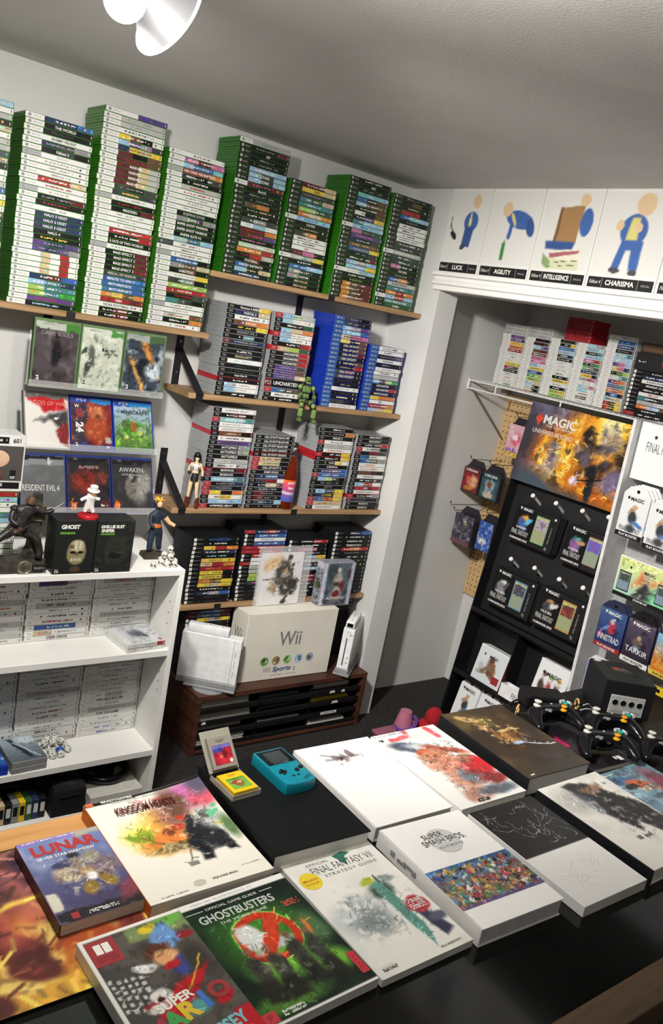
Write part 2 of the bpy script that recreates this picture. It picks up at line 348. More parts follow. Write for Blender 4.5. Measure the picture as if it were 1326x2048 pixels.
ZL, ZU, ZP, ZQ, ZR = 1.4726, 1.669, 1.276, .8836, .525
shelf('pine shelf at upper left holding tall white-spined game stacks', -.95, .103, ZL, ((-.355, 0), (-.9, 0)))
shelf('topmost pine shelf holding black-spined game stacks under the ceiling', .078, .998, ZU, ((.56, 0),))
shelf('pine shelf holding clear and blue-spined games and the green figurine', .062, .998, ZP, ((.1, 1), (.565, 0)))
shelf('pine shelf holding the soda bottle and clear-cased games', .062, .998, ZQ, ((.098, 1), (.565, 0)))
shelf('lowest pine shelf behind the cream console box', .1, .998, ZR, ((.3, 0), (.8, 0)))
# ================================================================ GAME CASES
green = pm('green_case', '3c7d24', .3, nz=(40, .05)); xgreen = pm('dark_green_case', '2a7016', .32, nz=(40, .05)); clearm = pm('clear_case', 'a9adaf', .22, nz=(40, .05), trans=.25, alpha=1)
bluec = pm('blue_case', '1a35a0', .25); blackc = pm('black_case', '141619', .35); whitec = pm('white_case', 'dedfdc', .35); redc = pm('red_case', 'b01822', .3)
CNAME = dict(x360='white_banded_game_case', xbox='black_banded_game_case', ps3='clear_game_case', ps4='blue_game_case', ps2='black_game_case', wii='white_game_case', ds='handheld_game_case', red='red_game_case')
KIND = dict(x360=(green, 'w', .190, .27, 'white'), xbox=(xgreen, 'x', .190, .25, 'black'), ps3=(clearm, 'k', .171, .19, 'clear'), ps4=(bluec, 'b', .171, .24, 'blue'),
            ps2=(blackc, 'k', .190, .25, 'black'), wii=(whitec, 'z', .190, .13, 'white'), ds=(whitec, 'w', .125, .36, 'white'), red=(redc, 'R', .125, .2, 'red'))
CASE = {}
redcl = pm('red_clear_case', 'a8202c', .25, nz=(40, .05))
def case_me(kind, L, D, TT, red=False):
    key = (kind, L, D, round(TT, 4), red)
    if key not in CASE:
        b = MB(); h = TT-.0003; g = .0007
        b.box(0, 0, 0, L, D, h*.47, .0008); b.box(0, 0, h*.53, L, D, h, .0008); b.box(.001, .0006, h*.47, L-.001, D-.001, h*.53)
        CASE[key] = b.mesh(CNAME[kind], redcl if red else KIND[kind][0])
    return CASE[key]
HDRB = {'w': 'b', 'R': 'w'}
SLV = {}
def sleeve_me(cols, hc, hf, L, TT, kind, sd):
    key = (cols, hc, kind, round(TT, 4), sd % 5)
    if key in SLV: return SLV[key]
    rg = random.Random(key.__repr__()); quads = []; z0, z1 = .0009, TT-.0012; jc = lambda c, a: tuple(min(1, max(0, v+rg.uniform(-a, a))) for v in c)
    def q(x0, x1, c, a=z0, e=z1): quads.append((x0, x1, a, e, c))
    hx = L*hf
    q(.001, hx, jc(C(hc), .015))
    n = len(cols); xs = [hx+(L-.002-hx)*i/n for i in range(n+1)]
    for i, k in enumerate(cols):
        light = k in 'wzhs'; m = 4 if n > 1 else 8
        for j in range(m):
            a = xs[i]+(xs[i+1]-xs[i])*j/m; e = xs[i]+(xs[i+1]-xs[i])*(j+1)/m; q(a, e, jc(C(k), .012 if light else .035))
            if not light and rg.random() < .3: zz = rg.uniform(z0+.002, z1-.005); quads.append((a+(e-a)*.1, e-(e-a)*.1, zz, zz+.003, tuple(min(1, v*rg.choice((.6, 1.5))+.04) for v in C(k))))
    q(L-.0085, L-.0065, (.8, .8, .78) if cols[-1] not in 'wzyh' else (.25, .25, .27), z0+.003, z1-.003)
    if kind == 'ps2' and hc == 'k': q(.004, .004+TT*.72, (.86, .86, .84), TT*.14, TT*.86)
    vs, fs, cs = [], [], []
    for k, (x0, x1, a, e, c) in enumerate(quads):
        y = -.0003-(.0002 if (k == len(quads)-1 or a > z0+.0001) else 0); i = len(vs); vs += [(x0, y, a), (x1, y, a), (x1, y, e), (x0, y, e)]; fs.append((i, i+1, i+2, i+3)); cs += [(*s2l(c), 1)]*4
    me = bpy.data.meshes.new('sleeve'); me.from_pydata(vs, [], fs); at = me.color_attributes.new('Col', 'FLOAT_COLOR', 'POINT'); at.data.foreach_set('color', np.array(cs, np.float32).ravel()); me.materials.append(PRINTS); SLV[key] = me; return me
HDR = {}
def header_me(kind, hc, L, hf, TT):
    key = (kind, hc, round(TT, 4))
    if key in HDR: return HDR[key]
    dark = hc in 'kxbRrm'; k = 'h' if dark else 'g'; parts = []
    if kind in ('x360', 'xbox'): parts = [('XBOX 360' if not (kind == 'xbox' and hc == 'x') else 'XBOX', .62*hf*L, TT*.3, hf*L*.45)]
    elif kind == 'ps3': parts = [('PS3', .5*hf*L, TT*.42, hf*L*.75)]
    elif kind == 'ps4': parts = [('PS4', .62*hf*L, TT*.42, hf*L*.5)]
    elif kind == 'ps2': parts = [('PlayStation 2', .62*hf*L, TT*.26, hf*L*.55)]
    elif kind == 'wii': parts = [('Wii', .55*hf*L, TT*.38, hf*L*.5)]
    elif kind == 'ds': parts = [('3DS', .55*hf*L, TT*.34, hf*L*.6)]
    else: parts = [('', 0, 0, 0)]
    mb = bmesh.new()
    for s, x, h, mw in parts:
        if s:
            tm = text_me(s, ink(k), h, maxw=mw); t2 = tm.copy(); t2.transform(T(x, -.0008, TT/2) @ FRONT); mb.from_mesh(t2); bpy.data.meshes.remove(t2)
    bb = MB(); bb.bm.free(); bb.bm = mb
    if kind in ('x360', 'xbox') : bb.lathe([(TT*.30, 0), (TT*.30, .0002)], 14, T(.012, -.0006, TT/2) @ FRONT)
    if kind == 'ps4': bb.prism([(-TT*.26, 0), (TT*.16, TT*.3), (TT*.16, -TT*.3)], 0, .0002); [setattr(v, 'co', (T(.011, -.0006, TT/2) @ FRONT) @ v.co) for v in bb.bm.verts if abs(v.co.y) < TT and v.co.x < TT*.2 and v.co.z < .0003]
    me = bb.mesh('platform_mark', ink(k)); HDR[key] = me; return me
ORD = 'first second third fourth fifth sixth seventh eighth ninth tenth eleventh twelfth thirteenth fourteenth fifteenth sixteenth seventeenth eighteenth nineteenth twentieth'.split()
def ordn(i):
    return ORD[i-1] if i <= 20 else ('thirtieth' if i == 30 else ('twenty-' if i < 30 else 'thirty-')+ORD[i % 10-1])
NROW = [0]
def stack(phrase, group, kind, x0, z0, rows, TT=None, zt=None, D=.135, y0=0, M=None, jit=.0018):
    rows = [r.strip() for r in rows.strip().split('\n') if r.strip()]
    exp = []
    for r in rows:
        if r[0].isdigit() and 'x' in r[:3]: n, r2 = r.split('x', 1); exp += [r2.strip()]*int(n)
        else: exp.append(r)
    n = len(exp); nd = sum(2 if r.startswith('+') else 1 for r in exp); TT = TT or (zt-z0)/nd; base = M or T(x0, y0, z0); z = 0
    for i, spec in enumerate(reversed(exp)):
        idx = n-i; NROW[0] += 1; sd = NROW[0]; rg = random.Random(sd*31)
        th = TT
        if spec.startswith('+'): th = TT*2; spec = spec[1:]
        body, hc, L, hf, kw = KIND[kind]
        if spec.startswith('!'): hc = spec[1]; spec = spec[2:].strip()
        red = spec.startswith('^'); spec = spec.lstrip('^'); 
        if spec.startswith('!'): hc = spec[1]; spec = spec[2:].strip()
        star = None
        if '*' in spec: spec, star = spec.split('*'); spec = spec.strip(); star = star.strip() or 'y'
        f = spec.split(' ', 2); cols = f[0]; tk = f[1] if len(f) > 1 else '-'; tx = f[2] if len(f) > 2 else ''
        words = WORD[cols[0]] if len(cols) == 1 or cols[0] == cols[-1] else WORD[cols[0]]+' and '+WORD[cols[-1]]
        o = link(CNAME[kind], case_me(kind, L, D, th, red), None, M=base @ T(rg.uniform(-jit, jit), rg.uniform(0, jit*1.6), z) @ T(L/2, D/2, 0) @ RZ(rg.uniform(-.5, .5)) @ T(-L/2, -D/2, 0))
        tag(o, '%s spined case, %s down in %s' % (words, ordn(idx), phrase), 'game case', group)
        link('sleeve', sleeve_me(cols, hc, hf, L, th, kind, sd), o)
        link('platform_mark', header_me(kind, hc, L, hf, th), o)
        if tk != '-':
            xm = L*(hf+(.95-hf)*.45)
            if tx and tx != '~': me = text_me(tx, ink(tk), th*(.5 if th == TT else .4), maxw=L*(.92-hf)*.86, bold=.02)
            else: me = pseudo_me(ink(tk), round(th*.42, 4), round(L*(1-hf)*(.4, .55, .66)[sd % 3], 4), sd % 7)
            link('title', me, o, M=T(xm, -.0008, th/2) @ FRONT)
        if star: link('star_sticker', star_me(star), o, M=T(L*.86, -.0009, th/2) @ FRONT @ Matrix.Scale(th/.0155*(.9), 4))
        z += th
    return z

G1, G2, G3, G4, G5 = 'white spined cases on the upper left shelf', 'black spined cases on the topmost shelf', 'clear cases on the second and third shelves', 'black cases on the lowest shelf', 'white cases in the bookcase'
stack('stack cut by left edge', G1, 'x360', -.752, ZL, '''
l w ~ *y
w g ~
!s s g ~
k - *y
c k ~
w g ~
h g ~
s g ~
d w ~
g w ~
k w ~
w g ~
w g ~
h k ~
b w ~
w k ~
y k ~
w g ~
u w ~
4x k w ~
w g ~
3x n w ~
w k ~
g k ~
3x v w ~
k w ~''', zt=1.981)
stack('second upper-left shelf stack', G1, 'x360', -.532, ZL, '''
nnb w ~ *y
kk w THE WORLD
k d ~
w k ENEMY FRONT
ndg g ~
kdk w Fallout 3
!s w g Far Cry 3
w g ~ *k
w g ~ *k
w g ~ *k
rrc w ~
w r ~
!s w g ~
kkm g ~
kk r ~
w g ~
n w HALO 3 ODST
n w HALO 3 ODST
n w HALO 3 ODST
k w HALO 4
k y ~
vnv g ~
vnvg g ~
4x wcwrw -
nmb w ~
ltn w ~
ett w ~
etG w ~
v r STAR WARS
kk l ~''', zt=1.973)
stack('tallest upper-left shelf stack', G1, 'x360', -.32, ZL, '''
wvv -
h g ~
h g ~
w k ~
yukw w ~ *m
lvgd w ~
nycy u ~
mku - 
mmu r ~
4x mmch w MARVEL
dkd g ~
d y ~
!s w g ~
k r ~
kkm w MADDEN
3x w g ~
rrr w ~
kkr w ~
k w 3: FATE OF TWO WORLDS
!s w g ~
kkm w MASS EFFECT 2
kkm w MASS EFFECT 3
kkm w MASS EFFECT 3
kkm w MASS EFFECT 3
d h MEDAL OF HONOR
b w MINUTE TO WIN IT
b w MOTORSPORTS
b w MOTORSPORTS
oyuo c ~
rrm w NBA
w k NCAA FOOTBALL 10 *m
kmk w ~
kmk w ~''', zt=2.048)
stack('rightmost upper-left shelf stack', G1, 'x360', -.113, ZL, '''
w k ~
pmp w ~
lbba w ~
!s rro w RED DEAD REDEMPTION
dkd w ~
k w ~
h r ~
w r ~ *k
w g ~
w g ~ *k
w g ~
k h SLEEPING DOGS
gdg w SNIPER 2
k w SNIPER GHOST WARRIOR
k w SNIPER GHOST WARRIOR
k w SNIPER ELITE V2
lbl y ~
!d w u ~
w u ~
!s w u ~
bbk w ~
guc w ~
kuk w SABOTEUR
wwy g ~
dgk w ~
e w ~
r w ~
kkd r TOO HUMAN
tdk l ~ II
!s w g ~
w g ~
hwu r ~
kko w ~
w r ~ *m''', zt=1.991)
stack('leftmost topmost-shelf stack', G2, 'xbox', .116, ZU, '''
!w s g ~
kkm g ~
k w 007
k g ~
k g ~
l w ~
ldl w AZURIK
ldl w AZURIK
!w mkm p ~ *y
k w BLACK
k g ~
k g ~
uok o ~
k c ~ *w
k w ~
dgd w ~
wlw l ~
mmo r ~
mmv p ~
k p ~
q w ~
oor w ~
krh r ~
kmk w FOOTBALL
bkk w FARCRY INSTINCTS
lkc c ~
nnk w ~''', zt=2.082)
stack('second topmost-shelf stack', G2, 'xbox', .322, ZU, '''
mmc w ~
yyc k GUN
d g ~
tfc w ~
t w ~
ef w ~
oco w ~ *y
!w l b ~
k w LOONS
k c ~ *w
dok w ~
w k ~
w k ~
w r 2K8
mpk p ~
!w hgy w ~
k w ~
bl w ~
gdk w ~
gdk w ~
k c MEN-VALOR
k c MEN-VALOR''', zt=2.008)
stack('third topmost-shelf stack', G2, 'xbox', .557, ZU, '''
k w ~
k w 2003
k g ~
aal w CARS
bku w ~
luu w ~ *y
kku w ~ *r
wku k ~
kvy w ~
tll w ~
!w l b ~
pdf g ~
vvv p ~
nkd w ~
u c ~
bby y ~
kkd g ~
kkm w ~
lgl w ~
lly w ~
!w wl g ~
k w ~
k e ~
4x oumm w ~''', zt=2.075)
stack('rightmost topmost-shelf stack', G2, 'xbox', .764, ZU, '''
k g ~
kuk u ~
k c ~ *w
rrk - 
bal w ~
k g ~
3x w k ~
w g ~
d w ~ *w
d w ~
!w h w ~
d w ~
d w ~ *w
pkk w ~
k w TOP SPIN
k h ~
bok w ~
h k ~
t w ~
oro w ~
!w lrl w ~
t w WORLD SERIES OF POKER
f w X-MEN''', zt=2.063)
stack('leftmost figurine-shelf stack', G3, 'ps3', .16, ZP, '''
kky w Persona 4 ARENA
nnc w PORTAL 2
w k ~ *k
uoo w ~
kky y ~
k g RESIDENT EVIL 5
ktk w ~
!m ndn g ~
k d ~
kdk w ~
k c SINGULARITY
w l ~
k d ~
k d ~
k w Sniper Elite V2
^k w ~
lww g ~
lww g ~
k w ~''', zt=1.58)
stack('second figurine-shelf stack', G3, 'ps3', .35, ZP, '''
!R lqh t ~
lww c ~ *m
kkf w ~
lco c ~
^!R lww g ~
lww g ~ *k
kkr w ~
^!R cef e UNCHARTED
kkr w UNCHARTED
kkr w UNCHARTED
kkr w UNCHARTED
vvd g ~
vvu g ~
vvc g ~
+!m k w UNCHARTED
!R bdu w ~
w k ~ *m
k w ~''', zt=1.58)
stack('tall blue figurine-shelf stack', G3, 'ps4', .605, ZP, '''
dk g ~
dk g ~
lgv w ~
llb w ~
cpp d ~
yku w ~
kku w CALL OF DUTY
kku w CALL OF DUTY
kkm w CALL OF DUTY
ddk w CALL OF DUTY
kku w ~
kkr g ~
dmk w CALL OF DUTY *e
ddk w CALL OF DUTY *e
k d ~
k g ~
w g PROJECT CARS *k
k d ~ *e
k w ~ *w
dk d ~
w g FINAL FANTASY XV''', zt=1.608)
stack('short blue figurine-shelf stack', G3, 'ps4', .792, ZP, '''
w k ~
w k ~
kkv g ~ *e
w k THE SHOW
k g ~
w g ~
w k THE CREW *k
h g ~
ldeG w ~
k w UNCHARTED
kkr w UNCHARTED
k w WATCH DOGS
yoo o ~
w k UFC
rro w ~
lcy c ~''', zt=1.525)
stack('leftmost bottle-shelf stack', G3, 'ps3', .168, ZQ, '''
w g ~
kmk w ~
!R aat w ASSASSINS CREED
w g ~
w g ASSASSINS CREED III
^uuk c ~
w k ~
v d ~
kkg w BATTLEFIELD 3
kkg w BATTLEFIELD 3
k w BATTLEFIELD
hs g ~
hws d ~
^!m kkm w BIOSHOCK
!m k w BIOSHOCK
llt w ~
!R kdn g ~
!R ddk g ~
!R yko - 
wyw u ~
l w BRINK
!R kdk w ~''', zt=1.236)
stack('stack left of the bottle', G3, 'ps3', .351, ZQ, '''
3x k w CALL OF DUTY BLACK OPS
k w CALL OF DUTY GHOSTS
^k w CALL OF DUTY GHOSTS
!R cck d ~
!R cck d ~
!R k w CALL OF DUTY 4
k w DARK SOULS *e
nbn w ~
dmw r ~
kcu w ~
dk h ~
mkk g ~
mkk g ~
dkl l ~
k g ~ *e''', zt=1.155)
stack('stack right of the bottle', G3, 'ps3', .626, ZQ, '''
k w ~
kko g ~
k w FARCRY 3
!R w k ~
h g ~
w r ~
^!R kky w ~
^kky w ~
kkyw w ~
k w ~
nvb w ~
!R b w ~
ledk w ~
k g ~
k g INJUSTICE
lky w ~
nky y LA NOIRE
!R bry y ~
!R c u ~
w k ~''', zt=1.2)
stack('rightmost bottle-shelf stack', G3, 'ps3', .814, ZQ, '''
k w MASS EFFECT
k w MASS EFFECT
kkr w ~
!R whk k ~
!m kmd r ~
bww k THE SHOW
bdg w THE SHOW
w o ~
w o ~
uk u ~
w k ~
kkd w ~
lrw w ~
rmr w NBA
w g ~
^!R kkg w ~
!m dk d ~
k w PAYDAY 2
k w PAYDAY 2''', zt=1.183)
stack('leftmost lowest-shelf stack', G4, 'ps2', .166, ZR, '''
knk b ~
k w ~
yro r ~
nkn w ~
k l ~
y u ~ *k
cro r ~
r o ~
yyk u ~
yyk u ~
ouy y ~
ycy g ~
k w ~
ngb w ~
k d ~
k d ~''', zt=.775)
stack('second lowest-shelf stack', G4, 'ps2', .372, ZR, '''
!r nrn w ~
b w ~
w b ~
b w ~
!r r w ~
!r r w ~
r w ~
w g NFL 2K
!r w k NFL 2K
h g ~
h g ~
e f ~
e f ~
dp p ~
k g ~
2x k d ~
k w ~''', zt=.802)
stack('half-hidden lowest-shelf stack', G4, 'ps2', .578, ZR, '''
kr w ~
k w ~
ppk w ~
k w ~
kly w ~
h w ~
k w ~
l w ~
k r ~
2x mrm w ~
d w ~
3x k w ~''', zt=.76)
stack('rightmost lowest-shelf stack', G4, 'ps2', .793, ZR, '''
knb w ~
k w ~
k w ~
k w TERMINATOR 3
ror w ~
k g ~
k w ~ *w
k g ~
k w ~ *y
6x k d ~
k w ~ *w''', zt=.792)
# ================================================================ WHITE BOOKCASE
lam = pm('white_laminate', 'e9e8e4', .4, nz=(15, .015)); clear = pm('clear_acrylic', 'ffffff', .06, alpha=.13, nz=(10, .01)); clear2 = pm('clear_plastic_film', 'f4f6f8', .1, alpha=.2, nz=(10, .01))
BX0, BX1, BY0, BY1 = -1.02, -.065, -.38, -.05
bc = thing('bookcase', 'low white bookcase filled with white cases, left of the wood cabinet', 'bookcase', (BX1, BY0, 0))
def bcp(name, x0, z0, x1, z1, y0=0, y1=BY1-BY0, bev=.001):
    b = MB(); b.box(x0, y0, z0, x1, y1, z1, bev); return obj(name, b, lam, bc)
bcp('side_panel', -.016, 0, 0, .785); bcp('side_panel', BX0-BX1, 0, BX0-BX1+.016, .785); bcp('top_board', BX0-BX1, .785, 0, .803)
ws = BX0-BX1+.016
for z in (.547, .212): bcp('shelf_board', ws, z-.02, -.016, z, .002)
bcp('bottom_board', ws, .022, -.016, .04, .002); bcp('plinth', ws, 0, -.016, .022, .012, .03); bcp('back_panel', ws, .04, -.016, .785, BY1-BY0-.006, BY1-BY0, 0)
b = S()
for z in (.62, .655, .69, .40, .43, .46): b.lathe([(.0025, 0), (.0025, .0004)], 8, T(-.0161, .035, z) @ RY(-90))
obj('peg_hole', b, pm('hole_dark', '4a4a48', .8), bc)['kind'] = 'stuff'
U3 = ['w g ~', 'w u ~', 'w u ~', 'h r ~', 'w g ~', 'w g ~', 'w g ~', 'w g ~', 'w g ~', 'w m ~', 'h g ~', 'w g ~', 'w g ~', 'wwz g ~', 'w g ~']
stack('right stack, upper bookcase shelf', G5, 'wii', -.2755, .5478, '\n'.join(U3), TT=.0153, y0=-.24)
stack('middle stack, upper bookcase shelf', G5, 'wii', -.4695, .5478, '''
h g ~
h g ~
vw u ~ 
w g ~
w m ~
w u ~
h m ~
w g ~ *k
w k ~ *k
w r ~ *r
bbbw w ~
cww g ~
w k DEER DRIVE''', TT=.0168, y0=-.24)
stack('left stack, upper bookcase shelf', G5, 'wii', -.6635, .5478, '''
w k ~
mw g ~
w m ~
w r ~ *k
w m ~
h g ~
w o ~
h k ~ *k
w g RACE
h g ~
w g ~
h g ~
w g ~''', TT=.0165, y0=-.24)
stack('right stack, lower bookcase shelf', G5, 'wii', -.2755, .2128, '''
w e ~
9x w g ~
whw g ~
whw v ~
w g ~
h g ~
w k FOR THE GAME
w g ~
w g ~
w b ~ *r
w b ~''', TT=.0158, y0=-.24)
stack('middle stack, lower bookcase shelf', G5, 'wii', -.4695, .2128, '''
w g ~
w m ~
w u ~
3x w g ~
w k ~ *k
w g ~
h g ~
3x w g ~
w m ~
w m ~
2x w g ~
w k ~
w g ~ *r
h g ~''', TT=.0158, y0=-.24)
stack('left stack, lower bookcase shelf', G5, 'wii', -.6635, .2128, '''
3x w g ~
mw m ~
w g ~
w k ~ *k
3x w g ~
mw m ~
w k ~
w g ~ *k
4x w g ~
w k ~ *k
wr r ~
w r ~''', TT=.0158, y0=-.24)
# two small cases lying loose, covers up
stack('loose pair on bookcase shelf', G5, 'ds', 0, 0, 'wwr g ~\nw g ~', TT=.014, M=T(-.213, -.377, .5478) @ RZ(5), D=.125)
c = CV(.121, .12, 40, 40, 'c9ccd2', .12, 3); c.nz(5, 'h', 4).blob(.5, .55, .2, .22, '6a6d76', .6).blob(.6, .45, .1, .2, '45474f', .7, 30).nz(9, '8a8f9a', 8, .5, .6, .8); c.rect(0, 0, .12, 1, 'w'); c.rect(.86, .02, .99, .14, 'r')
o = tag(link('cover_sheet', c.mesh(PRINTG), None, M=T(-.213, -.377, .5478) @ RZ(5) @ T(.0625, .0625, .0282)), 'pale grey printed cover on top of the loose pair of cases', 'cover sheet')
# steel case, blue case, spotted dice on the lower board
def flat_case(name, label, M, w, d, h, mat, cv, mat2=None, cat='game case'):
    b = MB(); b.box(0, 0, 0, w, d, h*.48, .001); b.box(0, 0, h*.52, w, d, h, .001); b.box(.001, .001, h*.4, w-.001, d-.001, h*.6)
    o = tag(obj(name, b, mat, None, M=M), label, cat)
    if cv: put(o, cv, T(w/2, d/2, h+.0004), 'cover_print', mat2 or PRINTG)
    return o
c = CV(.097, .128, 40, 50, '3d4a58', .08, 6); c.grad('56636e', '9fb3bf', 'y'); c.poly(((.2, .95), (.36, .95), (.7, .1), (.55, .1)), '232a31', .06); c.line(((.35, .8), (.85, .12)), .03, 'dfe6ea', .8); c.blob(.75, .85, .3, .2, 'c8d4dc', .8).nz(9, '2c343c', 3, .55, .7, .6)
flat_case('metal_game_case', 'thick grey case with misty blue cover on lower bookcase shelf', T(-.512, -.376, .2125) @ RZ(2), .1, .132, .036, pm('brushed_steel', '9b9c9c', .35, .3), c)
c = CV(.128, .15, 30, 30, '2c5fa8', .1, 9); c.nz(6, 'cfe0ee', 2, .5, .62).rect(0, 0, 1, .1, '1a35a0')
flat_case('blue_game_case', 'bright blue case lying left of the thick grey case', T(-.652, -.372, .2125), .132, .15, .028, bluec, c)
dice_m = pm('die_white', 'd9d8d2', .4); dot_m = pm('die_spot', '2a2a2c', .4)
def die_me(mat, sd):
    b = S(); r = bmesh.ops.create_icosphere(b.bm, subdivisions=1, radius=.0125); b.sm = False
    for f in b.bm.faces: f.material_index = 0
    for f in list(b.bm.faces)[::2]:
        n = f.calc_center_median().normalized(); q = Vector((0, 0, 1)).rotation_difference(n).to_matrix().to_4x4(); b.mi = 1; b.lathe([(.0023, 0), (.002, .0003)], 7, T(*(n*.0103)) @ q)
    return b.mesh('spotted_die', [mat, dot_m])
dm1, dm2 = die_me(dice_m, 1), die_me(pm('die_blue', '2f66b8', .25), 2)
pts = [(x*.0245+(.004 if y % 2 else 0), y*.0235) for x in range(4) for y in range(4) if not (x == 3 and y == 0)]
rg = random.Random(4)
for i, (x, y) in enumerate(pts):
    o = link('spotted_die', dm2 if i == 9 else dm1, None, (-.405+x+rg.uniform(-.0005, .0005), -.33+y*.9, .2228), (rg.uniform(0, 6), rg.uniform(0, 6), rg.uniform(0, 6)))
    tag(o, 'blue many-sided die at the front of the spotted dice heap' if i == 9 else 'white black-spotted die, %s in %s row of dice heap' % (ordn(i//4+1), ('front', 'second', 'third', 'back')[i % 4] if i < 12 else ('second', 'third', 'back')[i-12]), 'die', 'spotted dice in the bookcase')
for i, (x, y) in enumerate([(.012, .035), (.036, .035), (.06, .035), (.024, .056), (.05, .056)]):
    o = link('spotted_die', dm1, None, (-.405+x, -.325+y, .2422), (rg.uniform(0, 6), rg.uniform(0, 6), 1)); tag(o, 'white black-spotted die, %s in top layer of dice heap' % ordn(i+1), 'die', 'spotted dice in the bookcase')
# steering wheel controller on its pale box
b = MB(); b.box(-.265, -.375, .0405, -.095, -.15, .082, .002); o = tag(obj('controller_box', b, pm('pale_card', 'cfcdc4', .6)), 'flat pale box under the black steering wheel', 'box')
wh = thing('steering_wheel_controller', 'black toy steering wheel lying in the bottom of the bookcase', 'controller', (-.18, -.265, .0825))
bm_ = S(); bm_.tube([(.07*math.cos(a/36*2*math.pi), .062*math.sin(a/36*2*math.pi), .016) for a in range(37)], .0125, 10, False); obj('rim', bm_, pm('wheel_black', '101113', .18), wh)
b = S(); b.lathe([(.03, .004), (.032, .014), (.02, .022), (.004, .024)], 24); obj('hub', b, pm('wheel_black', '101113', .18), wh)
for a in (20, 160, 270): 
    b = MB(); b.box(.025, -.008, .01, .062, .008, .02, .002); obj('spoke', b, pm('wheel_black', '101113', .18), wh, M=RZ(a))
for i, (k, h) in enumerate((('n', .15), ('b', .155), ('c', .15), ('k', .148), ('g', .15), ('y', .15), ('f', .15), ('n', .15), ('k', .15))):
    b = MB(); b.box(0, 0, 0, .018, .055, h*.42, .001); o = tag(obj('game_manual', b, pm('spine_'+WORD[k].replace(' ', '_'), PAL[k], .5), None, (-.57+i*.0195, -.36, .043)), '%s spined booklet standing %s from left at bookcase bottom' % (WORD[k], ordn(i+1)), 'booklet', 'booklets at the bookcase bottom')
    b = MB(); b.quad((.003, -.0004, .02), (.015, -.0004, .02), (.015, -.0004, .05), (.003, -.0004, .05)); obj('spine_label', b, ink('w' if k in 'nkbf' else 'k'), o)

bag = thing('added_black_bag', 'slumped black bag added to darken the bottom of the bookcase', 'bag', (-.56, -.20, .0412))  # black shape added to keep the bottom compartment dark
b = S(); b.prism([(-.27, -.09), (.26, -.09), (.27, .10), (-.28, .10)], 0, .135, .03); bmesh.ops.subdivide_edges(b.bm, edges=b.bm.edges[:], cuts=4, use_grid_fill=True)
for v in b.bm.verts:
    n = mnoise.noise_vector(v.co*22)
    if v.co.z > .01: v.co += Vector((n.x*.6, n.y*.6, n.z))*.012
obj('cloth', b, pm('bag_black', '0e0e10', .7, bump=(200, .4)), bag)
b = S(); b.tube([(-.1, -.092, .05), (-.09, -.108, .09), (.0, -.112, .10), (.09, -.108, .09), (.1, -.092, .05)], .006, 8); obj('handle', b, pm('bag_strap', '17171a', .6), bag)

pch = thing('added_black_pouch', 'added black pouch darkening the gap between booklets and the pale controller box', 'pouch', (-.332, -.345, .0412))  # second black shape added to cover the pale bottom board with dark
b = S(); b.prism([(-.05, -.028), (.05, -.03), (.052, .026), (-.05, .028)], 0, .10, .02); bmesh.ops.subdivide_edges(b.bm, edges=b.bm.edges[:], cuts=3, use_grid_fill=True)
for v in b.bm.verts:
    n = mnoise.noise_vector(v.co*40)
    if v.co.z > .01: v.co += Vector((n.x*.5, n.y*.3, n.z))*.006
obj('cloth', b, pm('bag_black', '0e0e10', .7, bump=(200, .4)), pch)
b = MB(); b.box(-.03, -.0335, .062, .03, -.0315, .067); obj('zip', b, pm('bag_strap', '17171a', .6), pch)

# ================================================================ TIERED CLEAR RACK WITH NINE COVERS
rack = thing('display_rack', 'clear acrylic three-tier rack of front-facing cases on the wall', 'rack', (-.33, YA, 1.0))
def tier(y, z, lean, h, x0):
    M = T(x0, y, z) @ RX(-lean); Mi = T(.33, -YA, -1.0)
    b = MB(); b.box(-.004, -.004, -.0035, .414, .030, -.0005); b.box(-.004, -.007, -.0035, .414, -.004, .016); b.box(-.004, .018, -.0005, .414, .021, h*.8); obj('tier', b, clear, rack, M=Mi @ M)
    b = MB(); b.box(.06, y+.02, z-.006, .075, YA-.001, z-.0035); b.box(.33, y+.02, z-.006, .345, YA-.001, z-.0035)
    obj('wall_arm', b, clear, rack, M=Mi @ T(x0, 0, 0))
    return M
def cover_case(label, M, i, w, h, mat, cv, hdr=None, hk=None, extra=None):
    L = M @ T(i*(w+.0015), .001, 0)
    b = MB(); b.box(0, 0, 0, w, .0065, h, .0008); b.box(0, .0075, 0, w, .014, h, .0008); b.box(.001, .001, .001, w-.001, .013, h-.001); b.box(0, 0, 0, .002, .014, h)
    o = tag(obj('display_case', b, mat, None, M=L), label, 'game case', 'front-facing cases in the clear rack')
    cv.strokes(130, i+5, (.05, .12, .92, .86), ln=.07, t=.010)
    put(o, cv, T(w/2, -.0005, h*.49) @ FRONT, 'cover_print', PRINTG)
    B = T(w/2, -.0005, h*.49) @ FRONT
    return o, B
gm = pm('olive_case', '5f7a52', .35); rm = pm('smoke_case', '8e908d', .3); bm2 = pm('deep_blue_case', '22306e', .3)
w1, h1 = .135, .19
M = tier(-.045, 1.256, 2, h1, -.464)
c = CV(.125, .178, 40, 56, '4c4448', .1, 11); c.nz(4, '2a2628', 5).nz(6, '71666a', 9, .52, .75).blob(.5, .52, .11, .28, '1d1b1e', .5).blob(.5, .8, .06, .06, '1d1b1e', .5).grad('4c4448', '211d20', 'y', .3, -.1, .5).rect(0, .9, 1, 1, 'a9b0a4').rect(.68, .88, 1, 1, '3f7a34')
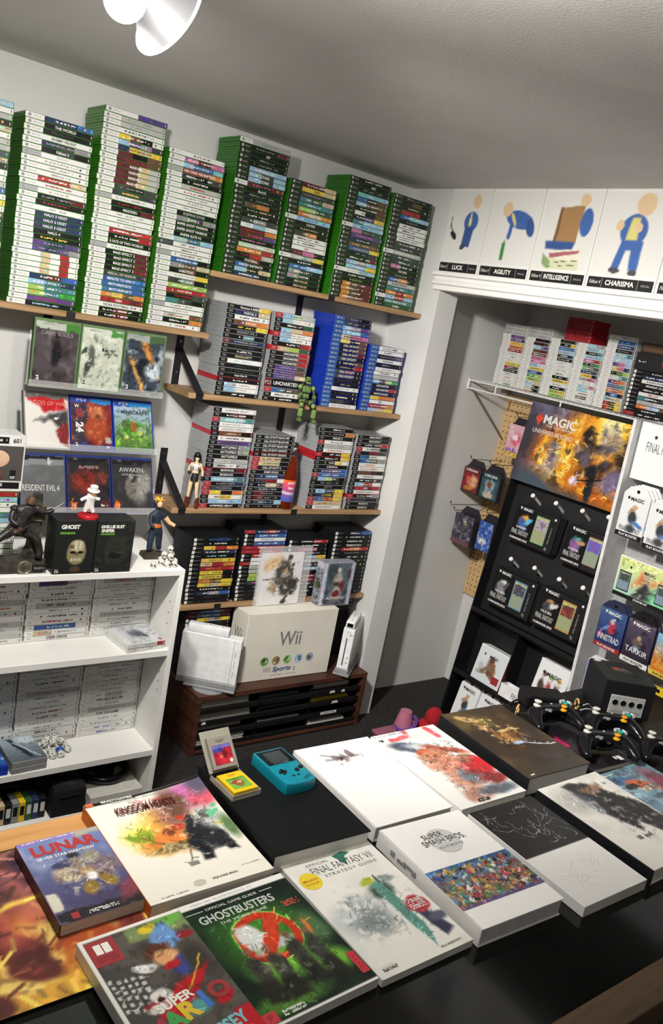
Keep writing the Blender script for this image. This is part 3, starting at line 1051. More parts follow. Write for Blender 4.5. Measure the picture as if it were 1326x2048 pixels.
o, B = cover_case('rack case with murky dark figure art, top row left', M, 0, w1, h1, gm, c); word(o, 'DARK SOULS', 0, .058, .011, '8c8388', B, maxw=.09); fine(o, -.02, .083, .05, .006, 'g', B); fine(o, -.045, -.07, .012, .014, 'w', B, 3, 2); fine(o, .042, -.083, .012, .01, 'r', B, 4, 2)
c = CV(.125, .178, 40, 56, 'b9bfb0', .12, 12); c.nz(5, 'dfe2d6', 3, .45, .7).blob(.32, .8, .07, .06, '7d8478', .5).blob(.26, .55, .07, .22, '565e55', .6, 12).blob(.18, .35, .06, .2, '3c443d', .6, -15).blob(.08, .6, .1, .05, '3c443d', .5, 60).nz(9, '59614f', 7, .6, .7, .7).line(((.55, .62), (.9, .6)), .03, '4c544c', .9).line(((.6, .7), (.7, .52)), .02, '3c443d').rect(0, .9, 1, 1, 'c2c8ba').rect(.68, .88, 1, 1, '4d8a40')
o, B = cover_case('rack case with pale misty art, top row middle', M, 1, w1, h1, gm, c); fine(o, .025, .03, .05, .014, 'd', B, 5); fine(o, -.02, .083, .05, .006, 'g', B); fine(o, -.045, -.07, .012, .014, 'd', B, 3, 2)
c = CV(.125, .178, 40, 56, '39414c', .1, 13); c.nz(5, 'aeb9c4', 5, .5, .7).poly(((.35, .95), (.5, .95), (.95, .3), (.8, .3)), 'd88c3c', .08).poly(((.1, .6), (.2, .6), (.6, .05), (.5, .05)), 'd8a050', .06).blob(.5, .45, .18, .25, '1c2026', .6, 30).blob(.75, .4, .2, .2, 'c7d2dc', .7).nz(8, '12161c', 9, .55, .65, .8).rect(0, .9, 1, 1, '9aa39c').rect(.6, .88, 1, 1, '47603f')
o, B = cover_case('rack case with grey and orange blast art, top row right', M, 2, w1, h1, gm, c); fine(o, -.045, -.07, .012, .014, 'w', B, 3, 2); fine(o, .01, -.082, .07, .006, 'd', B, 9); fine(o, -.02, .083, .05, .006, 'g', B)
h2 = .171
M = tier(-.05, 1.074, 24, h2, -.458)
c = CV(.127, .16, 40, 50, 'd8d5cf', .1, 14); c.poly(((0, .95), (.9, .95), (.95, .75), (.5, .65), (.05, .9)), 'b3232c', .06).poly(((.2, .5), (1, .75), (1, .3), (.6, .5)), '3d3c3d', .1).poly(((.7, .35), (1, .5), (1, 0), (.8, .1)), '7a2a2c', .06).blob(.72, .56, .06, .03, 'e8e8e8', .5).rect(0, .93, 1, 1, '6d6d6d')
o, B = cover_case('rack case with white cover and torn red shapes, middle row', M, 0, w1, h2, rm, c); word(o, 'PS3', -.05, .0745, .006, 'h', B); word(o, 'GOD OF WAR', .012, .053, .012, 'c98a72', B, maxw=.1)
c = CV(.127, .16, 40, 50, '7a2a26', .1, 15); c.rect(0, .0, .42, .88, '3a3440', .05).blob(.62, .72, .2, .17, 'b86a4a', .5).blob(.6, .4, .3, .28, 'a34a30', .6).nz(7, 'd98a5c', 6, .55, .7, .7).nz(6, '4a1d22', 8, .55, .7, .7).rect(0, .9, 1, 1, '2d4fa8').rect(.5, .9, 1, 1, '2e86c8').rect(0, 0, 1, .1, '3c3f7d', .03).rect(.84, .14, .98, .26, 'h')
o, B = cover_case('rack case with blue band and rust portrait, middle row', M, 1, w1, h2, bluec, c); word(o, 'PS4', -.03, .072, .008, 'w', B, w=.03); word(o, '24', -.038, -.012, .024, 'w', B, rot=-90, bold=.05); word(o, '2K', -.038, .03, .02, 'r', B, rot=-90, bold=.05); word(o, 'W', -.045, .053, .01, 'w', B, bold=.03); fine(o, -.048, -.065, .01, .012, 'w', B, 3, 2); fine(o, .05, -.07, .01, .008, 'w', B, 3)
c = CV(.127, .16, 40, 50, 'a9bfd8', .03, 16); c.grad('5d7d3c', '9fb6d6', 'y', .2, .8); c.blob(.5, .45, .35, .2, '4f8a34', .5).blob(.28, .55, .08, .1, '5a6a40', .4).blob(.5, .5, .08, .12, 'a0582e', .4).blob(.7, .42, .12, .1, '8a9a8a', .4).nz(10, '2f5022', 4, .55, .62, .7).spots(14, .1, .15, .95, .4, ['7fb04a', '3c6a28', 'b0c060'], .03, .07, 3, .2).rect(0, .9, 1, 1, '2d4fa8').rect(.4, .9, 1, 1, '2e86c8').rect(0, 0, 1, .1, '3a6a3a', .03).rect(.02, .1, .15, .24, '7ab030')
o, B = cover_case('rack case with blue band and green landscape, middle row', M, 2, w1, h2, bluec, c); word(o, 'PS4', -.03, .072, .008, 'w', B, w=.03); word(o, 'MINECRAFT', .005, .046, .012, '3a3a3a', B, w=.09, bold=.05); fine(o, .0, .06, .09, .007, 'h', B, 2); word(o, '7', -.053, -.053, .01, 'w', B)
M = tier(-.18, .916, 22, h2, -.498)
c = CV(.127, .16, 30, 40, '5a5c5e', .05, 17); c.nz(4, '6a6c6e', 3).rect(0, .93, 1, 1, '15171f').rect(0, .83, 1, .93, '7b7e80').rect(.62, .84, .66, .97, 'c9cbcb', .02)
o, B = cover_case('plain dark grey rack case with white capitals, lower row left', M, 0, w1, h2, bm2, c); word(o, 'RESIDENT EVIL 4', -.006, -.012, .017, 'z', B, w=.105, bold=-.01)
c = CV(.127, .16, 40, 50, '2b2a2c', .12, 18); c.blob(.45, .55, .35, .25, '7a2a22', .7).nz(6, 'a03a2a', 5, .55, .7, .7).blob(.7, .5, .1, .2, '4d3330', .5).nz(5, '19191b', 9, .5, .7, .8).rect(0, .92, 1, 1, '1d1d20').rect(.06, .06, .2, .2, 'd0641e')
o, B = cover_case('dark rack case with red glow art, lower row middle', M, 1, w1, h2, bm2, c); word(o, 'PS5', -.04, .075, .006, 'g', B); fine(o, 0, .052, .06, .012, '8a6a66', B, 6); word(o, '16', -.047, -.06, .01, 'w', B); fine(o, .045, -.06, .02, .009, 'w', B, 5)
c = CV(.127, .16, 40, 50, '2f2f31', .12, 19); c.blob(.45, .68, .07, .06, '9a9690', .4).blob(.42, .45, .12, .25, '6e6660', .5, 10).blob(.75, .5, .2, .4, '8a8884', .7, -20).nz(6, '4a4644', 6, .5, .7, .7).rect(0, .92, 1, 1, '1d1d20').rect(.05, .06, .19, .2, 'd0641e')
o, B = cover_case('dark rack case with pale blade art, lower row right', M, 2, w1, h2, bm2, c); word(o, 'AWAKEN', -.003, .049, .014, 'h', B, w=.078, bold=.01); word(o, '- ASTRAL BLADE -', -.003, .034, .006, 'h', B, w=.07); word(o, '12', -.048, -.06, .01, 'w', B); word(o, 'PS5', -.04, .075, .006, 'g', B)

# ================================================================ WOOD CABINET WITH BLACK TRAYS, CONSOLES
walnut = wood('walnut', '5a3626', '331c13', (1.5, 1.5, 18), .45); tray = pm('tray_black', '161617', .35); paper = pm('paper_white', 'cfccc4', .7, stretch=(1, 1, 120), nz=(6, .2))
CX0, CX1, CY0, CY1, CZ = .197, .98, -.15, .17, .235
cab = thing('wood_cabinet', 'dark wood cabinet with black letter trays under the cream console box', 'cabinet', (CX0, CY0, 0)); w = CX1-CX0; d = CY1-CY0
for nm, q in (('top_board', (0, 0, .217, w, d, .235)), ('side_panel', (0, 0, 0, .018, d, .217)), ('side_panel', (w-.018, 0, 0, w, d, .217)), ('bottom_board', (.018, .002, .006, w-.018, d, .02)), ('back_panel', (.018, d-.006, .02, w-.018, d, .217))):
    b = MB(); b.box(*q, .0012); obj(nm, b, walnut, cab)
cols = [(.02, .272), (.278, .515), (.521, w-.02)]
for x in (.2745, .5175):
    b = MB(); b.box(x-.002, .012, .02, x+.002, d-.01, .217); obj('tray_divider', b, tray, cab)
cw = ['white', 'grey', 'black']; rg = random.Random(12)
for ci, (x0, x1) in enumerate(cols):
    for r in range(4):
        zt = .169-r*.0475
        b = MB(); b.box(x0, .008, zt, x1, d-.01, zt+.0025); b.box(x0, .004, zt-.008, x1, .008, zt+.011, .001); obj('letter_tray', b, tray, cab)
        n = ((3, 4, 2, 3), (1, 1, 1, 0), (2, 1, 0, 1))[ci][r]
        if n:
            h = .0075*n+.004; yoff = .014+rg.uniform(0, .03); mt = paper if ci != 1 else pm('grey_paper', '55565a', .6); wd = x1-x0-.012-rg.uniform(0, .04)
            if ci == 2 and r == 1: mt = pm('yellow_magazine', 'c9b13a', .5)
            b = MB(); z = 0
            for k in range(n*2): b.box(rg.uniform(0, .008), rg.uniform(0, .006), z, wd-rg.uniform(0, .006), .2, z+h/(n*2)-.0006); z += h/(n*2)
            o = tag(obj('paper_stack', b, mt, None, (CX0+x0+.004, CY0+yoff, zt+.003)), '%s stack in the %s tray of the %s tray column' % (('white paper', 'dark grey paper', 'yellow magazine' if r == 1 else 'pale paper')[ci], ('top', 'second', 'third', 'bottom')[r], ('left', 'middle', 'right')[ci]), 'papers', 'papers in the cabinet trays')
b = MB(); b.quad((.575, .003, .075), (.655, .003, .075), (.655, .003, .087), (.575, .003, .087)); o = obj('paper_label', b, ink('w'), cab); fine(o, .615, 0, .06, .006, 'k', T(0, .003, .081) @ FRONT, 4, dz=.0003)
for x, z, q in ((.60, .170, .03), (.66, .168, .02), (.62, .123, .035), (.03, .125, .02)):
    b = MB(); b.quad((x, .003, z-.004), (x+q, .003, z-.004), (x+q*.8, .003, z+.007), (x+.004, .003, z+.006)); obj('torn_label', b, ink('w'), cab)

stack('left stack behind game console', G4, 'ps2', .205, CZ+.0005, '!m bbm w ~\n!m tbm w ~\nyhy u ~\n'+'13x k d ~', TT=.0156, y0=.032)
stack('right stack behind upright console', G4, 'ps2', .793, CZ+.0005, 'kyk w ~\nk w ~\n14x k d ~', TT=.0156, y0=.032)
# cream console box
cream = pm('cream_card', 'dcd8cc', .6, nz=(6, .04), bump=(40, .06)); greyi = ink('7f7f80')
BXW, BXD, BXH = .412, .108, .27
cb = tag(obj('console_box', MB().box(0, 0, 0, BXW, BXD, BXH, .002), cream, None, M=T(.392, -.092, CZ+.0005) @ RZ(-1)), 'large cream console box with grey lettering on the wood cabinet', 'box')
F = T(BXW/2, -.0004, BXH/2) @ FRONT
word(cb, 'Wii', -.005, .030, .058, greyi, F, w=.102, bold=.015)
for i, (a, c2) in enumerate((('6a9a4a', '2f5a2a'), ('a08a5a', '5a4a34'), ('8ac05a', '3a8a3a'), ('9abfe0', '3a6a9a'), ('9aa6b4', '5a5f6a'))):
    c = CV(.036, .036, 20, 20, a, .1, i); c.blob(.5, .4, .3, .2, c2, .5).blob(.5, .6, .15, .2, 'd8d8d0', .5); me = c.mesh()
    b = MB(); b.prism([(.018*math.cos(t*math.pi/12), .018*math.sin(t*math.pi/12)) for t in range(24)], 0, .0004)
    o = obj('round_picture', b, pm('disc_'+a, a, .5), cb, M=F @ T(-.105+i*.052, -.058, 0))
    b = MB(); rr = random.Random(i+3)
    for k in range(7): b.mi = k % 3; x, y = rr.uniform(-.009, .009), rr.uniform(-.009, .009); r = rr.uniform(.003, .007); b.quad((x-r, y-r*.6, .0005+k*.00005), (x+r*.7, y-r, .0005+k*.00005), (x+r, y+r*.7, .0005+k*.00005), (x-r*.6, y+r, .0005+k*.00005))
    obj('picture_print', b, [ink(c2), ink('d8d8d0'), ink('4a4f44')], o)
word(cb, 'Wii', -.088, -.094, .022, greyi, F, w=.035); word(cb, 'Sports', -.02, -.096, .026, '27407f', F, w=.085, bold=.02, shear=.2); fine(cb, -.01, -.118, .12, .005, 'g', F, 3); fine(cb, .04, -.1, .01, .018, 'd', F, 5, 3)
word(cb, 'Wii', 0, .045, .05, greyi, T(-.0004, BXD/2, BXH/2) @ RZ(-90) @ FRONT, w=.058, rot=0)
b = MB(); b.box(0, -.0004, -.0002, BXW, BXD*.5, .0006); obj('lid_flap', b, cream, cb, M=T(0, .0, BXH) @ RX(1.5))
# artwork sleeve and figure box standing on it
ZB = CZ+BXH+.0022
cs = thing('framed_art_print', 'white ink-splash art print in clear sleeve on the cream box', 'art print', M=T(.466, -.02, ZB) @ RX(-3))
b = MB(); b.box(0, .004, 0, .19, .022, .205, .001); obj('backing_board', b, pm('board_white', 'dadadc', .5), cs)
b = MB(); b.box(-.018, .0, 0, .225, .0015, .232); obj('clear_sleeve', b, clear2, cs)
c = CV(.186, .203, 60, 68, 'dcdbdc', .14, 21); c.blob(.22, .82, .25, .12, 'd8b48a', .8, 30).blob(.55, .6, .18, .3, '6b6257', .6).blob(.55, .75, .12, .12, '54473c', .5).blob(.7, .35, .22, .2, '48463f', .6, 30).line(((.74, .75), (.72, .35)), .045, '3a3832', .7).line(((.05, .52), (.45, .5)), .02, '3c3a36', .8).line(((.85, .3), (.6, .02)), .04, '24231f', .8).blob(.3, .35, .1, .12, '9a8466', .7).blob(.85, .4, .1, .14, '3f3c36', .5).nz(9, '2a2823', 4, .58, .66, .8, c.box(.25, .15, .95, .85)).nz(7, 'b58a5a', 8, .6, .7, .6, c.box(.05, .4, .7, .9)).nz(11, 'e8e6e2', 13, .6, .68, .7).rect(.58, .86, .7, .97, '4a463f', .03)
c.strokes(260, 9, ln=.06, t=.007)
put(cs, c, T(.095, -.0005, .1025) @ FRONT, 'art_print', PRINTG)
fb = tag(obj('figure_box', MB().box(0, 0, 0, .15, .05, .178, .0012), pm('silver_card', '9a9ca8', .3, .2), None, M=T(.722, -.062, ZB) @ RZ(-3) ), 'silver figure box with hooded figure art on the cream box', 'box')
c = CV(.147, .175, 60, 70, '8a8c9c', .05, 23); c.rect(0, 0, 1, 1, 'b9bbc8').rect(.14, .1, .86, 1, '54606a', .03).grad('a8aab4', '5d6f7c', 'y', .2, .9, .4).blob(.3, .75, .2, .25, '39464a', .8).blob(.5, .6, .15, .22, 'a9a59c', .4).blob(.5, .84, .07, .07, 'c8c4ba', .4).blob(.5, .5, .16, .06, '4d3a30', .5).blob(.66, .45, .06, .16, '8a2426', .5).blob(.5, .32, .14, .12, 'b8b6b0', .5).blob(.5, .26, .22, .12, '8f8d90', .5).blob(.5, .27, .1, .1, '7a2326', .5).blob(.2, .3, .08, .1, '4a4a52', .6).blob(.8, .3, .08, .1, '4a4a52', .6).blob(.84, .75, .07, .15, '4a3f4a', .6).rect(.13, 0, .87, .14, '3f3f48', .1).nz(9, '2d2d34', 5, .6, .7, .5).rect(0, .1, .1, 1, 'c3c5d4', .05).rect(.9, .1, 1, 1, 'aeb0c4', .05)
c.strokes(260, 9, ln=.05, t=.008)
put(fb, c, T(.075, -.0005, .089) @ FRONT, 'cover_print', PRINTG); F = T(.075, -.0008, .089) @ FRONT
word(fb, "ASSASSIN'S", .0, -.057, .012, 'w', F, w=.085, bold=.01); word(fb, 'CREED', 0, -.068, .006, 'h', F, w=.05); fine(fb, 0, -.075, .07, .004, 'h', F, 3); fine(fb, -.062, -.081, .02, .005, 'w', F, 4)
c = CV(.048, .175, 16, 50, '8f93a0', .08, 24); c.blob(.5, .45, .35, .3, '4d5a3c', .6).nz(7, '2c2f2a', 5, .5, .65).rect(0, .85, 1, 1, 'b9bbc6', .05); put(fb, c, T(-.0005, .025, .089) @ RZ(-90) @ FRONT, 'side_print', PRINTG)
# two white consoles, each in a grey stand, with a remote lying on top
cw_ = pm('console_white', 'e9eaec', .25); cg = pm('stand_grey', '8e9092', .4); ck = pm('slot_black', '0d0d0f', .3)
def console(label, M, face):
    t = thing('game_console', label, 'game console', M=M)
    b = MB(); b.box(.0, -.004, .014, .217, .05, .034, .002); b.box(.03, -.01, .004, .217, .056, .014, .002); obj('stand', b, cg, t)
    if face: b = S(); b.lathe([(.062, 0), (.062, .0038)], 32, T(.12, .022, 0)); obj('stand_plate', b, pm('plate_clear', 'b9bcc0', .2, alpha=.5), t)
    else: b = MB(); b.box(.04, 0, 0, .2, .046, .004); obj('stand_plate', b, cg, t)
    b = MB(); b.box(0, 0, .034, .215, .046, .205, .003, 2); o = obj('body', b, cw_, t)
    b = MB(); b.box(.188, -.0006, .036, .1895, 0, .203); obj('seam', b, cg, o)
    X = .2155
    b = MB(); b.box(X-.001, .018, .05, X+.0006, .022, .165, .0003); obj('disc_slot', b, ck, o)
    b = MB(); b.box(X-.001, .033, .06, X+.0004, .038, .068); b.box(X-.001, .033, .08, X+.0004, .038, .088); b.box(X-.001, .03, .178, X+.0004, .04, .182); obj('button', b, cg, o)
    b = MB()
    for z in (.06, .10, .14): b.box(.197, -.0006, z, .199, 0, z+.024)
    obj('vent', b, cg, o)
    word(o, 'Wii', 0, 0, .009, 'a9abad', T(X+.0003, .023, .19) @ RZ(90) @ FRONT, maxw=.02)
    return t
def remote(label, M):
    t = thing('game_remote', label, 'remote', M=M)
    b = S(); b.box(0, 0, 0, .148, .036, .03, .005, 2); obj('body', b, cw_, t)
    b = MB(); b.box(.1475, .006, .007, .1488, .030, .023, .001); obj('sensor_window', b, ck, t)
    for x in (.12, .075, .06): 
        b = S(); b.lathe([(.004, 0), (.003, .0012)], 12, T(x, .018, .0302)); obj('button', b, cg, t)
    return t
ML = T(.165, -.028, CZ+.0005) @ RZ(-40)
console('white console seen from its side, left of the cream box', ML, True); remote('white remote lying on the console left of the cream box', ML @ T(.015, .005, .2055))
MRr = T(.981, .004, CZ+.0005) @ RZ(180+40)
console('upright white console with disc slot, right of the cream box', MRr, False); remote('white remote pointing out over the upright right console', MRr @ T(.07, .005, .2055))
# ================================================================ POSTERS ON THE HEADER WALL
posterm = pm('poster_paper', 'dfdeda', .55, nz=(8, .015)); bandm = pm('poster_band', '1b1b1c', .5)
def poster(label, y0, y1, name, cv=None):
    w, h = y0-y1, .298; t = tag(obj('poster', MB().box(0, -.003, 0, w, 0, h), posterm, None, M=T(XB-.0005, y0, 1.8325) @ RZ(-90)), label, 'poster', 'row of white posters above the alcove')
    B = T(0, -.0034, 0) @ FRONT
    if cv: put(t, cv, T(w/2, -.0032, h*.56) @ FRONT, 'art_print')
    b = MB(); b.quad((.006, -.0034, .004), (w-.006, -.0034, .004), (w-.006, -.0034, .036), (.006, -.0034, .036)); k = obj('title_band', b, bandm, t)
    b = MB()
    for x in (.24, .76): b.quad((w*x-.0006, -.0036, .006), (w*x+.0006, -.0036, .006), (w*x+.0006, -.0036, .034), (w*x-.0006, -.0036, .034))
    obj('band_rule', b, ink('h'), k)
    word(k, 'Fallout 4', w*.135, .021, .011, 'z', B, maxw=w*.17, shear=.3)
    if name: word(k, name, w*.5, .021, .016, 'z', B, bold=.03, maxw=w*.44); word(k, 'SPECIAL', w*.87, .02, .006, 'h', B, maxw=w*.15)
    return t
def pcv(w): return CV(w, .24, 56, 66, 'dfdeda', .012, 3)
B1, B2, YL, SK, HR_ = '4466a8', '3a568f', 'd8cf80', 'dcc09a', 'd9c35a'
# plain colour-block stand-ins of about the same masses and colours, no characters
c = pcv(.2); c.blob(.6, .57, .17, .17, B1, .12).blob(.58, .57, .03, .16, YL, .1).poly(((.48, .5), (.7, .5), (.66, .2), (.46, .2)), B2, .02).blob(.5, .2, .07, .05, '4b4b50', .1, 30).blob(.66, .86, .1, .12, SK, .1).blob(.22, .36, .1, .05, '222224', .1, -40).line(((.1, .62), (.12, .48), (.2, .42)), .014, '222224', .5)
poster('white poster titled LUCK with blue shape and black tail, leftmost above alcove', -.052, -.254, 'LUCK', c)
c = pcv(.22); c.blob(.62, .62, .28, .13, B1, .1, -12).blob(.86, .52, .08, .14, B2, .1, 20).blob(.34, .76, .1, .11, SK, .1).blob(.5, .62, .03, .12, YL, .1, 30).line(((.48, .55), (.46, .38)), .045, B1, .3).poly(((.36, .3), (.43, .3), (.43, .06), (.36, .06)), '3f7d3c', .015).line(((.4, .34), (.4, .3)), .012, '3f7d3c')
poster('white poster titled AGILITY with stretched blue shape and green bottle', -.259, -.487, 'AGILITY', c)
c = pcv(.215); c.poly(((.36, .8), (.74, .84), (.7, .36), (.34, .3)), 'a47f55', .012).poly(((.3, .8), (.36, .8), (.34, .3), (.28, .34)), '7d5a38', .012).blob(.82, .62, .11, .2, B1, .1).poly(((.14, .36), (.7, .36), (.66, .24), (.16, .26)), B2, .03).blob(.72, .9, .09, .09, SK, .1).poly(((.3, .24), (.86, .28), (.84, .1), (.3, .06)), 'e4dfcc', .012).poly(((.26, .2), (.82, .26), (.8, .22), (.28, .14)), 'a5636a', .012).poly(((.16, .16), (.84, .1), (.84, .0), (.2, -.02)), 'cfd4b0', .012).poly(((.14, .2), (.3, .1), (.3, -.02), (.16, .06)), '86a068', .012).line(((.3, .08), (.84, .13)), .006, '55503e').line(((.3, .03), (.84, .07)), .006, '55503e')
poster('white poster titled INTELLIGENCE with brown book over stacked books', -.492, -.722, 'INTELLIGENCE', c)
c = pcv(.235); c.blob(.52, .55, .2, .2, B1, .1).poly(((.46, .7), (.58, .7), (.6, .42), (.42, .42)), YL, .03).poly(((.38, .42), (.7, .42), (.7, .06), (.57, .06), (.54, .3), (.47, .3), (.42, .08), (.3, .08)), B1, .02).blob(.36, .05, .09, .04, '4b4b50', .1).blob(.64, .03, .07, .04, '4b4b50', .1).blob(.62, .86, .14, .14, SK, .1).blob(.3, .6, .06, .07, SK, .1).blob(.58, .58, .06, .06, SK, .1)
poster('white poster titled CHARISMA with tall blue two-legged shape', -.727, -.972, 'CHARISMA', c)
c = pcv(.235); c.blob(.5, .5, .2, .25, B1, .1)
poster('white poster cut off by the right photo edge above the alcove', -.977, -1.222, '', c)

# ================================================================ ALCOVE: WIRE SHELF, CASES, PEGBOARD
wirem = pm('white_wire', 'e4e4e2', .35); XL, ZW = 1.452, 1.4525
ws_ = thing('wire_shelf', 'white wire shelf carrying small game cases in the alcove', 'shelf', (XL, .098, ZW))
b = S(); b.tube([(0, -.004, -.003), (.285, -.004, -.003)], .0016, 6); wme = b.mesh('wire', wirem)
for i in range(54): link('wire', wme, ws_, (0, -.012-i*.024, 0))
b = S(); b.tube([(0, -.004, -.008), (0, -1.32, -.008)], .0036, 8); obj('front_rail', b, wirem, ws_)
b = S(); b.tube([(0, -.004, -.042), (0, -1.32, -.042)], .0036, 8); obj('front_rail', b, wirem, ws_)
b = S(); b.tube([(.28, -.004, -.007), (.28, -1.32, -.007)], .003, 8); obj('back_rail', b, wirem, ws_)
for y in (-.006, -.16, -.50, -.84, -1.18):
    b = S(); b.tube([(0, y, -.006), (0, y, -.044)], .0034, 8); obj('upright', b, wirem, ws_)
b = MB(); b.box(-.006, -.003, -.05, .006, -.0005, .004); obj('end_bracket', b, wirem, ws_)
for y in (-.03, -.92):
    b = S(); b.tube([(.005, y, -.046), (.268, y, -.25)], .004, 8); obj('support_brace', b, pm('brace_grey', '6d6a64', .5), ws_)
def alc(y, z): return T(1.5, y, z) @ RZ(-90)
G6 = 'small white cases on the alcove wire shelf'  # top three spines of the first two stacks greyed for header shade
stack('first alcove-shelf stack', G6, 'ds', 0, 0, '''
!s h g ~
!s h g ~
!s h g ~
v p ~
vvn w ~
y o ~
o u ~
rr w ~
w g ~
w u ~
w y ~
y u ~
rku w ~
k w ~
w r ~
w r ~
w p ~
wqw t ~''', zt=.254, M=alc(.008, ZW+.0003), D=.11)
stack('second alcove-shelf stack', G6, 'ds', 0, 0, '''
!s h g ~
!s h g ~
!s h g ~
k m ~
kkd r ~
lv w ~
um u ~
u w ~
p r ~
pp w ~
lw b ~
yy v ~
bbn w ~
Ge w ~
e f ~
lc w ~
lk w ~
ck w ~''', zt=.257, M=alc(-.121, ZW+.0003), D=.11)
stack('third alcove-shelf stack', G6, 'ds', 0, 0, '''
k u ~
kky w ~
b l ~
l o ~
dn w ~
k w ~
w g ~
w g ~
w g ~
w k ~
k w ~
y k ~
w k ~
k w ~
ey f ~
e k ~''', zt=.2265, M=alc(-.248, ZW+.0003), D=.11)
stack('fourth alcove-shelf stack', G6, 'ds', 0, 0, '''
lg w ~
l g ~
kkt w ~
la p ~
pr w ~
fkG w ~
Gfd w ~
n w ~
yyk r ~
hp d ~
w g ~
lhp w ~
law w ~
w u ~
guw w ~
w g ~''', zt=.2265, M=alc(-.377, ZW+.0003), D=.11)
stack('fifth alcove-shelf stack', G6, 'ds', 0, 0, '''
w g ~
b l ~
n l ~
x g ~
lat w ~
l w ~
vpl p ~
cpn o ~
xfe e ~
qt w ~
vro w ~
bt o ~
oro w ~
nbk w ~
aqc r ~
rky y ~
rky y ~''', zt=.274, M=alc(-.506, ZW+.0003), D=.11)
stack('black alcove-shelf stack', 'black cases on the alcove wire shelf', 'ps2', 0, 0, '''
k w ~
nv w ~
w k ~
k w MIDNIGHT CLUB
kkr w ~
w r NBA LIVE
tkd w ~
hw g ~
olu w ~
k w ~
!r k w ~''', zt=.165, M=alc(-.642, ZW+.0003), D=.125)
stack('red block on alcove stacks', 'red cases piled on the alcove stacks', 'red', 0, 0, '6x R r ~', TT=.0147, M=alc(-.305, ZW+.2275), D=.1)
b = MB(); b.box(0, 0, 0, .19, .12, .062, .001); o = tag(obj('boxed_game', b, blackc, None, M=alc(-.642, ZW+.1658)), 'thick black game box on top of the black alcove stack', 'box')
c = CV(.186, .058, 50, 20, '1b1b1d', .1, 31); c.rect(.6, .5, 1, .95, 'a5a5a2', .05).blob(.75, .3, .08, .1, 'd8702c', .4).blob(.82, .25, .06, .1, '3a8ab0', .5).blob(.68, .4, .07, .06, 'b3242a', .5); put(o, c, T(.095, -.0005, .031) @ FRONT); fine(o, .03, .03, .03, .008, 'w', T(0, -.0005, 0) @ FRONT, 5)
b = MB(); b.box(.01, 0, 0, .12, .11, .035, .001); o = tag(obj('boxed_game', b, pm('dim_brown_box', '3f2f26', .5), None, M=alc(-.642, ZW+.2282)), 'brown boxed game on top of the thick black game box', 'box')
b = MB(); b.quad((.02, -.0004, .006), (.1, -.0004, .006), (.1, -.0004, .03), (.02, -.0004, .03)); obj('side_print', b, ink('u'), o)
pegm = pm('hardboard', 'c9a878', .7, nz=(50, .08)); holem = pm('peg_shadow', '2b2118', .9)
pg = tag(obj('pegboard', MB().box(1.728, -.9, .45, 1.7415, .0985, 1.405), pegm), 'brown perforated pegboard on the alcove back wall', 'pegboard')
b = S(); b.sm = False
for i in range(30):
    for j in range(36): b.lathe([(.0034, 0), (.0034, .0003)], 6, T(1.7279, .082-i*.0254, .475+j*.0254) @ RY(-90))
obj('peg_hole', b, holem, pg)['kind'] = 'stuff'
hookm = pm('hook_steel', '55534f', .35, .8)
def hook(y, z, ln=.2, label='dark wire hook'):
    b = S(); b.tube([(1.7275, y, z), (1.7275-ln, y, z), (1.7275-ln-.006, y, z+.012)], .0017, 6); b.ball((1.7275-ln-.006, y, z+.013), .0038, 8, 6)
    return tag(obj('peg_hook', b, hookm), label, 'hook')
def blister(label, x, y0, z1, w, h, cv, txt=None, tk='w', n=3, dp=.028, grp='hanging card packs on the pegboard', lean=0):
    M = T(x, y0, z1-h) @ RZ(-90) @ RX(lean)
    b = MB(); b.prism([(0, 0), (w, 0), (w, h*.8), (w*.8, h), (w*.2, h), (0, h*.8)], 0, .0015)
    t = tag(obj('card_pack', b, pm('pack_back', '2c2930', .4), None, M=M @ FRONT), label, 'card pack', grp)
    b = MB(); b.prism([(.004, .003), (w-.004, .003), (w-.004, h*.72), (w*.85, h*.82), (w*.15, h*.82), (.004, h*.72)], .0017, dp, .004); obj('pack_body', b, pm('pack_back', '2c2930', .4), t)
    cv.strokes(120, 7, ln=.1, t=.016)
    put(t, cv, T(w/2, h*.415, dp+.0006), 'pack_print', PRINTG)
    if txt: word(t, txt, w/2, h*.7, h*.075, tk, T(0, 0, dp+.0008), maxw=w*.8, bold=.03)
    return t
c = CV(.095, .105, 34, 38, '7a2a2c', .1, 41); c.blob(.45, .5, .22, .3, 'c8574f', .5).blob(.7, .45, .25, .28, 'd8a878', .6).blob(.4, .68, .14, .1, '8a2a3a', .5).blob(.45, .14, .28, .1, 'b87a3a', .4).nz(8, '4a1a1c', 4, .55, .68, .6).rect(0, .78, 1, 1, '6a2022', .05)
hook(.042, 1.108, .21, 'wire hook holding the red card pack'); blister('red and peach card pack hanging by the alcove wall', 1.565, .092, 1.103, .108, .15, c, 'LORCANA')
c = CV(.098, .108, 34, 38, '3f5a60', .1, 42); c.blob(.5, .5, .28, .3, '8fb0b8', .5).blob(.5, .55, .16, .14, '9a4a30', .5).blob(.5, .3, .18, .14, '7f8fb0', .5).blob(.5, .14, .3, .14, 'c8bca0', .6).nz(8, '2a3a40', 4, .55, .68, .7).rect(0, .78, 1, 1, '24424a', .05)
hook(-.07, 1.112, .21, 'wire hook holding the teal card pack'); blister('teal and rust card pack right of the red one', 1.565, -.02, 1.107, .112, .155, c, 'LORCANA')
c = CV(.112, .138, 36, 44, '4c4856', .1, 43); c.nz(6, '8d8896', 3, .5, .65).blob(.6, .7, .12, .1, '8a9870', .5).nz(9, '1f1d26', 5, .5, .62, .9).rect(0, 0, 1, .16, '6d4a58', .05)
